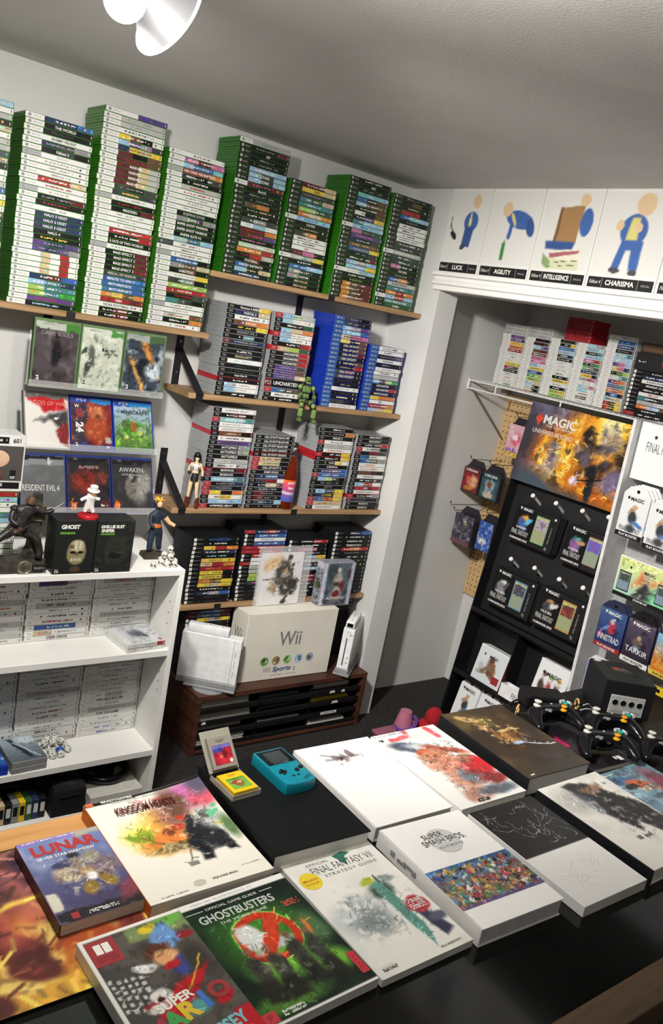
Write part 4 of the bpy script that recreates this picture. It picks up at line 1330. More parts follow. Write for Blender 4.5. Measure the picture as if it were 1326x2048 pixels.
hook(.055, .895, .26, 'long wire hook above the dark grey card pack'); hook(.02, .855, .2, 'shorter wire hook behind the dark grey card pack'); blister('dark grey patterned card pack on lower hook', 1.575, .082, .89, .126, .172, c, None, dp=.04)
c = CV(.08, .13, 30, 44, '3f5fb0', .1, 44); c.nz(6, '9db4e0', 3, .5, .65).blob(.4, .3, .3, .2, 'd8dcea', .6).nz(8, '23306e', 5, .55, .65, .8)
hook(-.09, .9, .18, 'wire hook holding the bright blue card pack'); blister('bright blue card pack right of the dark grey pack', 1.585, -.05, .89, .092, .165, c)
c = CV(.085, .14, 30, 44, 'd9a9b6', .1, 45); c.blob(.6, .55, .3, .35, 'd0586e', .6).blob(.5, .6, .2, .15, 'f0e0e4', .5).blob(.4, .2, .4, .12, '8a5a9a', .5).rect(0, 0, 1, .14, 'c9a63c', .05).nz(8, 'f2eaec', 5, .55, .65, .8)
hook(-.115, 1.335, .16, 'wire hook under the wire shelf'); blister('pink and white card pack beside the flame poster', 1.6, -.075, 1.33, .1, .17, c, grp='hanging card packs on the pegboard')

# ================================================================ BLACK CARDBOARD DISPLAY STAND
blk = pm('black_card', '141416', .45, nz=(20, .1)); blk2 = pm('black_card_inner', '1b1b1d', .5, nz=(20, .1)); whitec2 = pm('white_card', 'e6e6e6', .5)
def frame(o, v): 
    v = Vector(v).normalized(); u = Vector((0, -1, 0)); d = -(u.cross(v)) if u.cross(v).x < 0 else u.cross(v)
    return Matrix(((u.x, d.x, v.x, o[0]), (u.y, d.y, v.y, o[1]), (u.z, d.z, v.z, o[2]), (0, 0, 0, 1)))
FR = frame((1.25, -.33, .09), (.13, 0, 1.32)); SW = .528
st = thing('display_stand', 'tall black cardboard display stand hung with black card boxes', 'display stand', M=FR)
b = MB(); b.box(0, .085, 0, SW, .092, 1.28); obj('back_panel', b, blk, st)
for x in (0, SW-.004): 
    b = MB(); b.box(x, 0, 0, x+.004, .085, 1.03); obj('side_panel', b, blk, st)
b = MB(); b.box(.004, .052, .485, SW-.004, .06, 1.03); obj('hook_panel', b, blk2, st)
for v, nm in ((.472, 'ledge'), (.205, 'tray_shelf'), (.002, 'bottom_tray')):
    b = MB(); b.box(.004, 0, v, SW-.004, .085, v+.006); b.box(.004, 0, v, SW-.004, .004, v+.022); obj(nm, b, blk, st)
b = MB(); b.box(.253, .002, .211, .257, .085, .472); obj('divider', b, blk, st)
b = MB(); b.box(-.004, .0, 1.03, SW, .012, 1.345); obj('header_card', b, blk, st)
b = MB(); b.box(0, .01, -.085, SW, .14, 0); obj('base', b, blk, st, M=Matrix())
c = CV(SW+.004, .312, 190, 116, '4d4a58', .05, 51)
c.nz(3, '6f6884', 4, .42, .65).nz(5, '39363f', 6, .5, .65)
for x, y, rx, ry, k, rot in ((.32, .42, .24, .2, 'a8501a', 20), (.7, .72, .36, .3, 'b8641c', -10), (.9, .25, .14, .2, 'c8701e', 20), (.55, .12, .3, .09, 'b8601a', 0), (.34, .42, .19, .17, 'd8841f', 20), (.72, .82, .26, .2, 'e8a02a', 0), (.72, .6, .2, .12, 'd8882a', -20)): c.blob(x, y, rx, ry, k, .9, rot)
c.warp(.09, 71, 9)
c.line(((.2, .6), (.17, .44), (.22, .28), (.34, .2), (.44, .26), (.46, .4), (.42, .55), (.34, .6)), .035, 'f0b030', .9).line(((.2, .5), (.19, .38), (.26, .26), (.36, .22)), .02, 'f8e48a', .9).blob(.32, .42, .07, .08, '77687e', .8).blob(.3, .52, .06, .05, '8d8490', .8)
c.blob(.72, .84, .12, .14, 'f6d04a', .9).blob(.7, .9, .07, .1, 'fbeea0', .9).blob(.56, .72, .05, .08, '2a211d', .6).blob(.88, .72, .05, .09, '2a211d', .6).line(((.56, .86), (.54, .74), (.6, .66), (.68, .63)), .024, '241a18', .5).line(((.9, .88), (.92, .74), (.86, .65), (.76, .62)), .024, '241a18', .5).blob(.72, .64, .11, .05, '33251f', .6).blob(.9, .5, .12, .14, '2b221f', .6, -20).blob(.56, .54, .08, .08, '3a2c26', .7).blob(.72, .52, .13, .045, 'e0952c', .8, -15).blob(.74, .46, .05, .04, '2c201c', .7)
c.warp(.03, 73, 12)
c.nz(9, 'f2bc3c', 11, .56, .66, .9, c.box(.14, .02, 1, .98, .12)).nz(14, 'fff0a8', 12, .62, .7, .8, c.box(.2, .1, .95, .95, .12)).nz(11, '231a1a', 13, .57, .67, .85).nz(7, '7a7490', 15, .58, .68, .6)
c.blob(.86, .3, .1, .09, '6a6284', .6).poly(((.0, .14), (.2, .2), (.36, .08), (.6, .02), (.6, -.1), (0, -.1)), '46525e', .1).poly(((.0, .0), (.0, 1), (.06, .9), (.1, .5), (.05, .2)), '37353f', .15).blob(.67, .22, .035, .13, '23232a', .5).blob(.65, .36, .05, .05, '1d1c22', .5, 40).line(((.53, .2), (.75, .3)), .007, '18181c').blob(.53, .2, .03, .03, 'e4d8f8', .9).nz(8, 'e8801c', 17, .54, .66, .9, c.box(.78, 0, 1, .4))
c.strokes(700, 5, ln=.04, t=.004)
put(st, c, T(SW/2-.002, -.0006, 1.1875) @ FRONT, 'header_print', PRINTG)
H = T(0, -.001, 0) @ FRONT
word(st, 'MAGIC', .15, 1.288, .034, 'w', H, w=.155, bold=.03); word(st, 'THE GATHERING', .155, 1.264, .009, 'w', H, w=.13); word(st, 'UNIVERSES BEYOND', .13, 1.238, .016, 'w', H, w=.19)
def flame_mark(par, x, y, s, k, B):        # five-pointed plume of the card maker
    b = MB(); pts = [(-.5, .15), (-.42, .6), (-.28, .3), (-.2, .85), (-.08, .35), (0, 1), (.08, .35), (.2, .85), (.28, .3), (.42, .6), (.5, .15), (.2, -.2), (0, -.6), (-.2, -.2)]
    b._done([b.bm.faces.new([b.bm.verts.new((p[0]*s, p[1]*s, 0)) for p in pts])]); return obj('emblem', b, ink(k), par, M=B @ T(x, y, .0005))
flame_mark(st, .052, 1.278, .036, 'c8452c', H)
tipm = pm('hook_white', 'e6e6e4', .35); rodm = pm('hook_clear', 'd2d3d5', .3)
hp = [(.135, .992, 0), (.246, .994, 0), (.365, 1.0, 0), (.475, 1.01, 0), (.125, .731, 1), (.242, .736, 1), (.36, .734, 1), (.465, .74, 1)]
for i, (u, v, r) in enumerate(hp):
    t = thing('display_hook', 'white-tipped plastic hook, %s from left in %s hook row of black stand' % (ordn(i % 4+1), ('upper', 'lower')[r]), 'hook', M=FR @ T(u, .052, v-.028), group='white-tipped hooks on the black stand')
    b = S(); b.tube([(0, 0, 0), (0, -.058, .030)], .0036, 8); obj('rod', b, rodm, t)
    b = S(); b.lathe([(.0, -.004), (.0085, -.003), (.0085, .003), (.0, .004)], 16, T(0, -.060, .031) @ RX(65)); obj('tip', b, tipm, t)
    b = MB(); b.box(-.006, -.06, .004, .006, -.004, .0048); obj('price_rail', b, tipm, t, M=RX(-27))
def deck(label, u, v, w, h, cv, edge, card, txt, y=-.004, crop=None):
    t = tag(obj('card_deck_box', MB().box(0, 0, 0, w, .05, h*.9, .001), blk, None, M=FR @ T(u, y, v)), label, 'card box', 'black card deck boxes on the black stand')
    b = MB(); b.prism([(.02, h*.9), (w-.02, h*.9), (w-.035, h), (.035, h)], 0, .0015); obj('hang_tab', b, blk, t, M=T(0, .026, 0) @ FRONT)
    b = MB()
    for k in (0, 1): b.box(w-.03, .012+k*.016, .004, w+.0004, .02+k*.016, h*.88)
    obj('side_edge', b, pm('deck_gloss', '3a3a3e', .2), t)
    cv.strokes(90, 3, ln=.12, t=.014)
    put(t, cv, T(w*.27, -.0006, h*.45) @ FRONT, 'art_print', PRINTG)
    x0 = w*.52; cw_, ch = w*.29, h*.66
    b = MB(); b.box(x0, -.0016, h*.13, x0+cw_, .0, h*.13+ch); q = obj('card_frame', b, ink(edge), t)
    put(q, card, T(x0+cw_/2, -.0022, h*.13+ch/2) @ FRONT, 'card_print', PRINTG)
    B = T(0, -.001, 0) @ FRONT
    word(t, 'MAGIC', w*.3, h*.83, h*.07, 'w', B, maxw=w*.28, bold=.03); flame_mark(t, w*.14, h*.83, h*.06, 'w', B)
    word(t, 'FINAL FANTASY', w*.25, h*.24, h*.12, 'w', B, w=w*.38, bold=-.005); word(t, 'COMMANDER DECK', w*.26, h*.08, h*.05, 'w', B, w=w*.42, bold=.03); fine(t, w*.26, h*.37, w*.24, h*.06, 'w', B, len(txt), 2)
    word(t, txt, w*.89, h*.42, h*.035, 'h', B, rot=90, maxw=h*.5); fine(t, w*.88, h*.1, w*.05, h*.09, 'g', B, 6, 2)
    b = S(); b.lathe([(h*.03, 0), (h*.03, .0003)], 14, B @ T(w*.92, h*.83, .0003)); obj('round_mark', b, ink('w'), t)
    return t
def acv(seed, cols, pos=((.5, .62, .25, .2), (.45, .5, .2, .25), (.7, .65, .2, .08))):
    c = CV(.1, .125, 40, 50, '161618', .1, seed)
    for (x, y, rx, ry), k in zip(pos, cols): c.blob(x, y, rx, ry, k, .5, seed*37 % 60)
    return c
def ccv(seed, a, b2, lo): 
    c = CV(.058, .1, 26, 40, lo, .1, seed); c.rect(.06, .5, .94, .93, a, .03).nz(6, b2, seed, .5, .65, .8, c.box(.06, .5, .94, .93)); c.rect(.06, .06, .94, .46, lo, .03).rect(0, .92, 1, .97, 'b8bc8a', .02); return c
deck('black deck box with blue blade art, upper left of black stand', .07, .805, .213, .158, acv(61, ('d89a40', '3f5f9a', '58b4d8')), '6aa878', ccv(1, 'b0a0b4', '5f5060', '9aa07c'), 'FINAL FANTASY X')
deck('black deck box with green-haired art shape, upper right of black stand',   .325, .8, .194, .16, acv(62, ('2f9a80', '8a5a90', 'c08a70')), '8a3a38', ccv(2, '6a60b8', 'a04a70', '8f9a86'), 'FINAL FANTASY VI')
deck('black deck box with grey armour art, lower left of black stand', .062, .535, .215, .165, acv(63, ('c9c8c4', '7c7c80', '4a4a4e')), '5a86b0', ccv(3, '4a4652', '7a7484', '8f9a84'), 'FINAL FANTASY XIV')
deck('black deck box with pale sword art, lower right of black stand', .292, .54, .212, .168, acv(64, ('c89a5a', '3f4248', 'cfd2d6')), 'b88a40', ccv(4, '6a3a38', 'b0503a', '97a07a'), 'FINAL FANTASY VII')
# white packs standing in its lower compartments
def wpack(label, M, w, h, dp, seed, art, txt=None, n=1, side=None, bg='e4e6e8', band=None, bandt=None, tk='k', base=whitec2, tab=True, grp=None, cat='card pack'):
    b = MB(); b.prism([(0, 0), (w, 0), (w, h*.86), (w*.8, h), (w*.2, h), (0, h*.86)] if tab else [(0, 0), (w, 0), (w, h), (0, h)], 0, dp)
    t = tag(obj('card_pack' if tab else 'card_box', b, base, None, M=M @ FRONT @ T(0, 0, -dp)), label, cat, grp)
    c = CV(w*.97, h*(.84 if tab else .96), 36, 46, bg, .06, seed); art(c); c.strokes(120, seed, ln=.1, t=.012)
    put(t, c, T(w/2, h*(.43 if tab else .49), dp+.0005), 'pack_print', PRINTG); B = T(0, 0, dp+.0008)
    word(t, 'MAGIC', w*.55, h*.77, h*.075, tk, B, maxw=w*.5, bold=.03); flame_mark(t, w*.22, h*.77, h*.06, tk, B)
    if band: 
        b = MB(); b.quad((0, 0, dp+.0007), (w, 0, dp+.0007), (w, h*.1, dp+.0007), (0, h*.1, dp+.0007)); k = obj('name_band', b, ink(band[0]), t)
        if bandt: word(k, bandt, w/2, h*.05, h*.05, band[1], B, maxw=w*.7, bold=.03)
    if txt: word(t, txt[0], w*.5, h*txt[1], h*txt[2], txt[3], B, w=w*txt[4] if len(txt) > 4 else None, maxw=w*.9, bold=.01)
    if tab:
        b = S(); b.lathe([(h*.035, 0), (h*.035, .0004)], 14, B @ T(w*.5, h*.93, -.0004)); obj('hang_hole', b, ck, t)
    return t
def art_soldier(c): c.blob(.52, .72, .1, .08, 'c8a878', .5).blob(.5, .48, .15, .22, '3a3f42', .5).blob(.4, .62, .14, .06, 'b08a68', .5, 40).blob(.72, .34, .24, .07, '4a7ab8', .5, -20).blob(.5, .22, .16, .14, '4a4c50', .7)
def art_trio(c):
    for x, k, k2 in ((.25, '4a3c36', '6a4a5a'), (.5, 'b04a58', '8aa060'), (.76, '3a3a3e', 'c8a060')): c.blob(x, .5, .1, .25, k, .5, x*20).blob(x, .76, .07, .07, k2, .5).blob(x, .25, .07, .14, k, .7)
def art_assn(c): c.blob(.55, .5, .16, .25, '8a5f42', .5, 20).blob(.5, .72, .1, .1, '5a4636', .5).blob(.4, .4, .3, .08, '7a6a58', .6, 30).blob(.2, .45, .1, .1, 'b9bcc0', .6).blob(.6, .3, .2, .08, '6a4a38', .6, -30)
o = wpack('white card box with brown figure shape and red side, left compartment of black stand', FR @ T(.088, .012, .2175) @ RX(-6), .145, .15, .05, 71, art_assn, bg='d3dadf', tab=False, cat='card box')
b = MB(); b.box(.145, 0, 0, .1458, .13, .05); obj('red_side', b, ink('R'), o)
b = MB(); b.quad((.1, .02, .0506), (.135, .02, .0506), (.135, .05, .0506), (.1, .05, .0506)); obj('red_tag', b, ink('R'), o)
wpack('white card box with three slim figure shapes, right compartment of black stand', FR @ T(.355, .03, .2165) @ RX(-6), .14, .21, .03, 72, art_trio, bg='e9eaec', tab=False, cat='card box')
b = MB(); b.box(0, 0, 0, .14, .045, .002); b.box(0, 0, .002, .14, .002, .05); b.box(0, .043, .002, .14, .045, .05); b.box(0, .002, .002, .002, .043, .05); b.box(.138, .002, .002, .14, .043, .05)
o = tag(obj('card_tray', b, whitec2, None, M=FR @ T(.262, -.018, .2285)), 'low open white card tray before the three-figure box', 'tray'); word(o, 'FINAL', .085, .022, .022, 'd', T(0, -.0005, 0) @ FRONT, w=.05)
for i, (u, w) in enumerate(((.044, .105), (.166, .09))):
    for k in (1, 0):
        wpack('white card pack with dark swordsman shape, %s%s at foot of black stand' % (('left', 'right')[i], (' front', ' rear')[k]), FR @ T(u+k*.012, .014+k*.012, .0265) @ RX(-6), w, .175, .009, 73+i, art_soldier, ('FINAL', .1, .1, 'd', .4) if k == 0 else None, grp='white packs at the foot of the black stand')

# ================================================================ WHITE DISPLAY AT THE RIGHT EDGE
q2 = .9626; F2 = frame((1.277, -.862, .4266), (-.0327, 0, .9995))
ds = thing('display_stand', 'white cardboard display stand with hanging packs at right photo edge', 'display stand', M=F2)
b = MB(); b.box(0, 0, -.415, .012, .14, 1.03); obj('side_panel', b, pm('white_foam', 'dcdcdc', .45), ds)
b = MB(); b.box(.012, .125, -.415, .62, .14, 1.03); obj('back_panel', b, pm('grey_card', 'a9a9ab', .5), ds)
b = MB(); b.box(.012, .02, -.42, .62, .125, -.05); obj('base', b, pm('grey_card', 'a9a9ab', .5), ds)
def p2(label, u, v, w, h, dp, y, *a, **k): return wpack(label, F2 @ T(u*q2, y, v*q2), w*q2, h*q2, dp, *a, **k)
def backs(n, *a):      # the further packs hanging behind on the same hook
    pass
def art_hdr(c): c.blob(.8, .35, .14, .3, '4a4248', .5, 10).blob(.78, .6, .1, .08, 'b8a8a0', .5).blob(.74, .12, .1, .12, '2c2a2e', .6).line(((.6, .55), (.78, .6)), .02, '3a3438')
o = p2('white card header box lettered with card game name, right display', .018, .868, .29, .2, .06, .03, 81, art_hdr, bg='eceded', tab=False, cat='card box')
word(o, 'FINAL FANTASY', .105, .115, .032, 'd', T(0, 0, .0609), w=.14, bold=-.01)
b = MB(); b.box(-.0015, 0, 0, .28, .19, .0); 
G7 = 'white booster packs on the right display'
for k in range(3, -1, -1): p2('white booster pack with dark swordsman shape, %s on left hook of white display' % ('front', 'second', 'third', 'fourth')[k], .034+k*.007, .668+k*.004, .105, .178, .006, .0+k*.0085, 82, art_soldier, ('FINAL FANTASY', .17, .1, 'd', .8), band='kw', bandt='PLAY BOOSTER', grp=G7)
for k in range(2, -1, -1): p2('white booster pack with dark swordsman shape, %s on right hook of white display' % ('front', 'second', 'third')[k], .148+k*.007, .655+k*.004, .105, .178, .006, .0+k*.0085, 82, art_soldier, ('FINAL FANTASY', .17, .1, 'd', .8), band='kw', bandt='PLAY BOOSTER', grp=G7)
def art_kit(c): c.grad('9fd0c0', 'd8e08a', 'y').poly(((.3, .1), (.5, .6), (.75, .1)), '3f3a3c', .05).poly(((.28, .3), (.42, .8), (.6, .6), (.8, .75), (.75, .35), (.5, .62)), 'e07a4a', .08).blob(.52, .66, .06, .08, 'b8a890', .5).blob(.8, .25, .2, .2, '7fd8a0', .8)
o = p2('rainbow card starter box with two card windows, right display', .082, .462, .225, .145, .045, .0, 84, art_kit, bg='b8d8c4', tab=False, band='kw', bandt='STARTER KIT', cat='card box')
for x in (.01, .155):
    b = MB(); b.box(x, .022, .045, x+.045, .09, .0462, .0); k = obj('card_window', b, blk, o); put(k, ccv(6+int(x*100), '4a5450', '2f3a3c', '7f93a4'), T(x+.0225, .056, .0468) @ Matrix.Diagonal((.7, .6, 1, 1)), 'card_print')
def art_inn(c): c.grad('24305e', '44608f', 'y').blob(.55, .55, .18, .22, 'b03a48', .5).blob(.52, .7, .09, .09, 'c0b8c0', .5).blob(.3, .5, .2, .06, '6a8ac0', .6, 40).blob(.15, .3, .1, .08, 'c05080', .6).nz(7, '18203c', 5, .55, .68, .6)
def art_tar(c): c.grad('2a2430', '5a5068', 'y').blob(.5, .5, .2, .2, '6a5a50', .5).blob(.5, .62, .08, .08, 'b89a80', .5).blob(.45, .36, .12, .08, '9ab8d0', .5).blob(.8, .5, .2, .3, '40384c', .7).nz(7, '1a161e', 5, .55, .68, .6)
def art_yel(c): c.grad('d0742c', '7ab0d8', 'y', .3, .9).blob(.5, .4, .22, .2, '8a4a3a', .5).nz(7, 'e0c040', 5, .55, .65, .6)
def art_blu(c): c.grad('5a4a9a', '4a5fc0', 'y').blob(.4, .6, .3, .1, 'e8eaf4', .5, 30).blob(.7, .4, .2, .2, '8a3a8a', .6).blob(.3, .3, .2, .2, 'e0b040', .5)
pk = pm('navy_card', '262c48', .45)
for k in (1, 0): p2('navy booster pack with red figure shape, %s in lower row of white display' % ('front', 'rear')[k], .058+k*.008, .257+k*.004, .108, .176, .007, k*.01, 86, art_inn, ('INNISTRAD', .24, .13, 'w', .8), band='Rw', bandt='PLAY BOOSTER', tk='w', base=pk, bg='2c3a66', grp='dark booster packs in the lower row')
for k in (1, 0): p2('charcoal booster pack with grey creature shape, %s in lower row of white display' % ('front', 'rear')[k], .172+k*.008, .25+k*.004, .108, .186, .007, k*.01, 87, art_tar, ('TARKIR', .27, .1, 'w', .8), band='wk', bandt='PLAY BOOSTER', tk='w', base=blk, bg='3a3240', grp='dark booster packs in the lower row')
p2('orange and blue booster pack at right edge, lower row', .288, .25, .108, .176, .007, 0, 88, art_yel, ('AETHERDRIFT', .22, .08, 'y', .8), band='yk', bandt='PLAY BOOSTER', tk='w', base=pk, bg='a06a50')
p2('violet and blue booster pack behind the black cube console', .045, .042, .11, .17, .007, .02, 89, art_blu, bg='5a4a9a', tk='w', base=whitec2)
p2('pink booster pack behind the black cube console', .165, .04, .105, .16, .007, .02, 90, lambda c: c.grad('b03a6a', 'e0a0b8', 'y').nz(6, '3a2a5a', 3, .5, .65), bg='c05080', tk='w', base=whitec2)
p2('yellow booster pack right of the black cube console', .275, .02, .11, .19, .007, .02, 91, lambda c: c.grad('d0b030', 'f0e070', 'y').nz(6, '6a5a2a', 3, .55, .65), bg='e0c030', tk='k', base=pm('yellow_card', 'd8b82c', .5))
# ================================================================ COUNTER
ZT = .622
tan = wood('counter_ply', 'c8975c', 'a87640', (1.5, 20, 20), .5); glassb = pm('black_glass', '080a09', .1, nz=(6, .2), spec=.35); dark = pm('dark_paint', '131313', .5)
ct = thing('display_counter', 'long display counter with black glass top and tan plywood rim', 'counter', (-1.75, -1.97, 0)); L = 1.75+.575
b = MB(); b.box(0, .06, ZT-.006, L, .76, ZT); obj('glass_top', b, glassb, ct)
b = MB(); b.box(0, .76, ZT-.05, L, .815, ZT+.0005, .0015); obj('rim_board', b, tan, ct)
b = MB(); b.box(0, 0, ZT-.05, L, .06, ZT+.0005, .0015); obj('rim_board', b, wood('dark_brown_rim', '54402a', '3a2b1c', (1.5, 20, 20), .5), ct)['label'] = 'dark brown rim board along the near edge'  # near rim in a darker brown than the far rim
b = MB(); b.box(.02, .03, .02, L-.02, .79, ZT-.05); obj('carcass', b, dark, ct)
for x in (.0, L-.02):
    b = MB(); b.box(x, .0, 0, x+.02, .815, ZT-.05); obj('end_panel', b, tan, ct)
t2 = thing('side_table', 'black topped side table carrying the cube console and controllers', 'table', (.58, -1.95, 0))
b = MB(); b.box(0, 0, ZT-.022, .66, .862, ZT, .001); obj('table_top', b, dark, t2)
for x in (.03, .6):
    for y in (.03, .8): b = MB(); b.box(x, y, 0, x+.035, y+.035, ZT-.022); obj('leg', b, dark, t2)
# play mat and dark green sheet
c = CV(.62, .335, 170, 100, 'a8481c', .09, 101); c.nz(4, '6a2016', 3, .5, .72).nz(5, 'e8b038', 5, .42, .56).nz(9, 'f8e880', 7, .5, .6).spots(26, .3, .0, 1, .5, ['5a1d14', '6d2618', '4a1510'], .03, .07, 9, .35).poly(((.0, 1), (.9, 1), (.75, .62), (.3, .5), (0, .55)), '2a1a2c', .12).blob(.36, .9, .1, .06, 'c0441c', .5).blob(.36, .9, .05, .03, '3a1618', .6).line(((.55, .95), (.62, .4)), .07, 'a8483a', .9).line(((.66, .9), (.7, .5)), .05, 'c87060', .9, .7).line(((.2, .55), (.75, .62)), .015, 'e8c050', .8).nz(11, '2c120e', 13, .62, .72, .7)
mt = tag(link('play_mat', MB().box(-.31, -.1675, 0, .31, .1675, .003, .0008).mesh('play_mat', pm('mat_rubber', '2a2220', .7)), None, (-.935, -1.385, ZT+.0008), (0, 0, R(0))), 'fiery orange play mat lying on the counter under the small guide', 'play mat'); c.strokes(600, 21, ln=.05, t=.006)
put(mt, c, T(0, 0, .0034), 'mat_print')
c = CV(.5, .3, 60, 40, '14201a', .1, 103); c.nz(4, '1f3026', 3, .45, .7).line(((.75, .95), (.9, .1)), .05, '2f6a34', .9).nz(7, '0c120f', 7, .5, .65)  # thin sheet printed dark green with one lighter green streak
mt2 = tag(link('play_mat', MB().box(-.25, -.15, 0, .25, .15, .003, .0008).mesh('play_mat', pm('mat_rubber', '2a2220', .7)), None, (-1.06, -1.72, ZT+.0008)), 'dark green sheet with green streak at the lower left corner of counter', 'play mat'); put(mt2, c, T(0, 0, .0034), 'mat_print')
# ---------------------------------------------------------------- books lying on the counter
pagem = pm('page_edges', 'b9b4a8', .75, stretch=(1, 1, 160), nz=(8, .15)); pagew = pm('page_edges_white', 'd8d6d0', .75, stretch=(1, 1, 160), nz=(8, .1))
def book(label, x, y, w, h, t, rot, cvm, cv=None, z=ZT+.0006, hard=False, spine=None, pg=pagem, name='art_book', mat=PRINTG, curl=None, brush=420):
    o = thing(name, label, 'book', M=T(x, y, z) @ RZ(rot)); ct_ = .0028 if hard else .0006; ov = .003 if hard else 0; r = .006 if hard else .001
    b = MB(); b.box(-w/2+.002, -h/2+ov, ct_, w/2-ov, h/2-ov, t-ct_); obj('page_block', b, pg, o)
    b = MB(); b.box(-w/2, -h/2, 0, w/2, h/2, ct_, .0003); obj('back_cover', b, cvm, o)
    b = MB(); b.box(-w/2-.0005, -h/2, 0, -w/2+.0022, h/2, t, .0008); obj('spine', b, spine or cvm, o)
    bend = None
    if curl: bend = lambda X, Y: curl*np.clip((X-.35)/.65, 0, 1)**2*np.clip((Y-.3)/.7, 0, 1)**2
    if curl:
        g = CV(w, h, 24, 28, 'k'); me = g.mesh(cvm, bend); k = link('front_cover', me, o, M=T(0, 0, t-.0003))
    else:
        b = MB(); b.box(-w/2, -h/2, t-ct_, w/2, h/2, t, .0004); obj('front_cover', b, cvm, o)
    if cv and brush: cv.strokes(brush, 11, (.06, .05, .9, .9), ln=.05, t=.005)
    if cv: link('cover_print', cv.mesh(mat, bend), o, M=T(0, 0, t+.0003))
    return o, T(0, 0, t+.0004)
wc, kc = pm('cover_white', 'e9e8e6', .35, nz=(6, .01)), pm('cover_black', '17181b', .4, nz=(30, .1))
# 1 white guide with sunset artwork and curled corner
W_, H_ = .236, .29
c = CV(W_, H_, 120, 146, 'e6e2d6', .02, 111)
c.warp(.1, 5).blob(.36, .56, .22, .22, 'e8dc5a', .8).blob(.5, .62, .2, .2, 'e0a048', .8).blob(.44, .46, .22, .12, 'd8803c', .9).blob(.6, .7, .16, .2, '9a6a5a', .8).blob(.8, .86, .18, .16, 'b86aa0', .8).blob(.9, .78, .12, .12, 'd05a6a', .8).blob(.96, .94, .1, .14, '5a5468', .8).blob(.66, .82, .1, .2, '6a4a3c', .7)
c.warp(.03, 6).blob(.26, .58, .1, .05, '9aa83a', .5, 20).blob(.2, .56, .08, .03, '7f9a34', .5, -40).blob(.3, .54, .07, .03, '7f9a34', .5, 70).line(((.24, .56), (.36, .46), (.42, .42)), .014, '8a6a34', .6).blob(.44, .4, .18, .05, '7a6a3c', .7)
c.blob(.72, .5, .13, .13, '23262c', .3).blob(.68, .4, .14, .12, '1d1f24', .3, 20).blob(.78, .4, .1, .12, '24272d', .3).blob(.7, .62, .06, .06, '2c2f34', .4).poly(((.6, .36), (.7, .36), (.66, .22), (.58, .24)), '1c1e22', .03).poly(((.78, .34), (.88, .36), (.9, .26), (.82, .26)), '1c1e22', .03).blob(.86, .6, .1, .14, 'b9bcb8', .8).blob(.84, .64, .06, .05, '5a5e5c', .5).blob(.93, .52, .07, .04, 'd8c878', .5).blob(.96, .48, .06, .14, '5f7a52', .8).blob(.47, .55, .05, .05, '7a3f2a', .5).blob(.56, .58, .05, .04, 'b0402c', .5).blob(.64, .66, .04, .03, 'b83a28', .5)
c.nz(16, '2c2a24', 5, .62, .72, .6, c.box(.3, .3, .98, .9)).nz(12, 'f0ead8', 9, .62, .7, .6, c.box(.3, .25, .98, .9)).spots(5, .86, .6, 1, .75, ['4f9a6a', '6ab890'], .02, .035, 4, .2)
c.line(((.54, .36), (.47, .25)), .007, '6a6a60', .5).rect(.44, .21, .52, .25, '7a7a70', .01)
c.warp(0).rect(0, .965, .42, 1, '18181a', .004).rect(.42, .975, 1, 1, '18181a', .01)
o, B = book('white soft-cover guide with sunset artwork and curled corner, left on counter', -.545, -1.3165, W_, H_, .027, 0, wc, c, spine=pm('spine_orange', 'd0702a', .5), curl=.015, name='strategy_guide')
word(o, 'BRADYGAMES', -.055, .141, .006, 'w', B, w=.062, bold=.03, dz=.0008); word(o, 'SIGNATURE SERIES GUIDE', -.053, .1365, .0022, 'h', B, w=.06, dz=.0008)
b = MB(); b.quad((-.116, .134, .0009), (-.102, .134, .0009), (-.102, .145, .0009), (-.116, .145, .0009)); obj('publisher_mark', b, ink('c0603a'), o, M=B)
word(o, 'KINGDOM HEARTS', -.015, .099, .022, '5a1f1a', B, w=.118, bold=.03, dz=.0042); word(o, 'Disney', -.03, .122, .006, 'd', B, dz=.003); word(o, '358/2 Days', -.005, .114, .01, 'c23a2c', B, w=.06, dz=.0036)
word(o, 'SQUARE ENIX', .03, -.127, .006, 'd', B, w=.05, bold=.02); fine(o, -.07, -.137, .05, .004, 'g', B, 4); fine(o, .09, -.115, .04, .003, 'g', B, 5); fine(o, -.02, .131, .1, .003, 'g', B, 6, dz=.003)
b = S(); b.lathe([(.012, 0), (.012, .0003)], 24, B @ Matrix.Diagonal((1, .6, 1, 1)) @ T(-.02, -.212, .0003)); obj('oval_seal', b, ink('b9b8ac'), o)
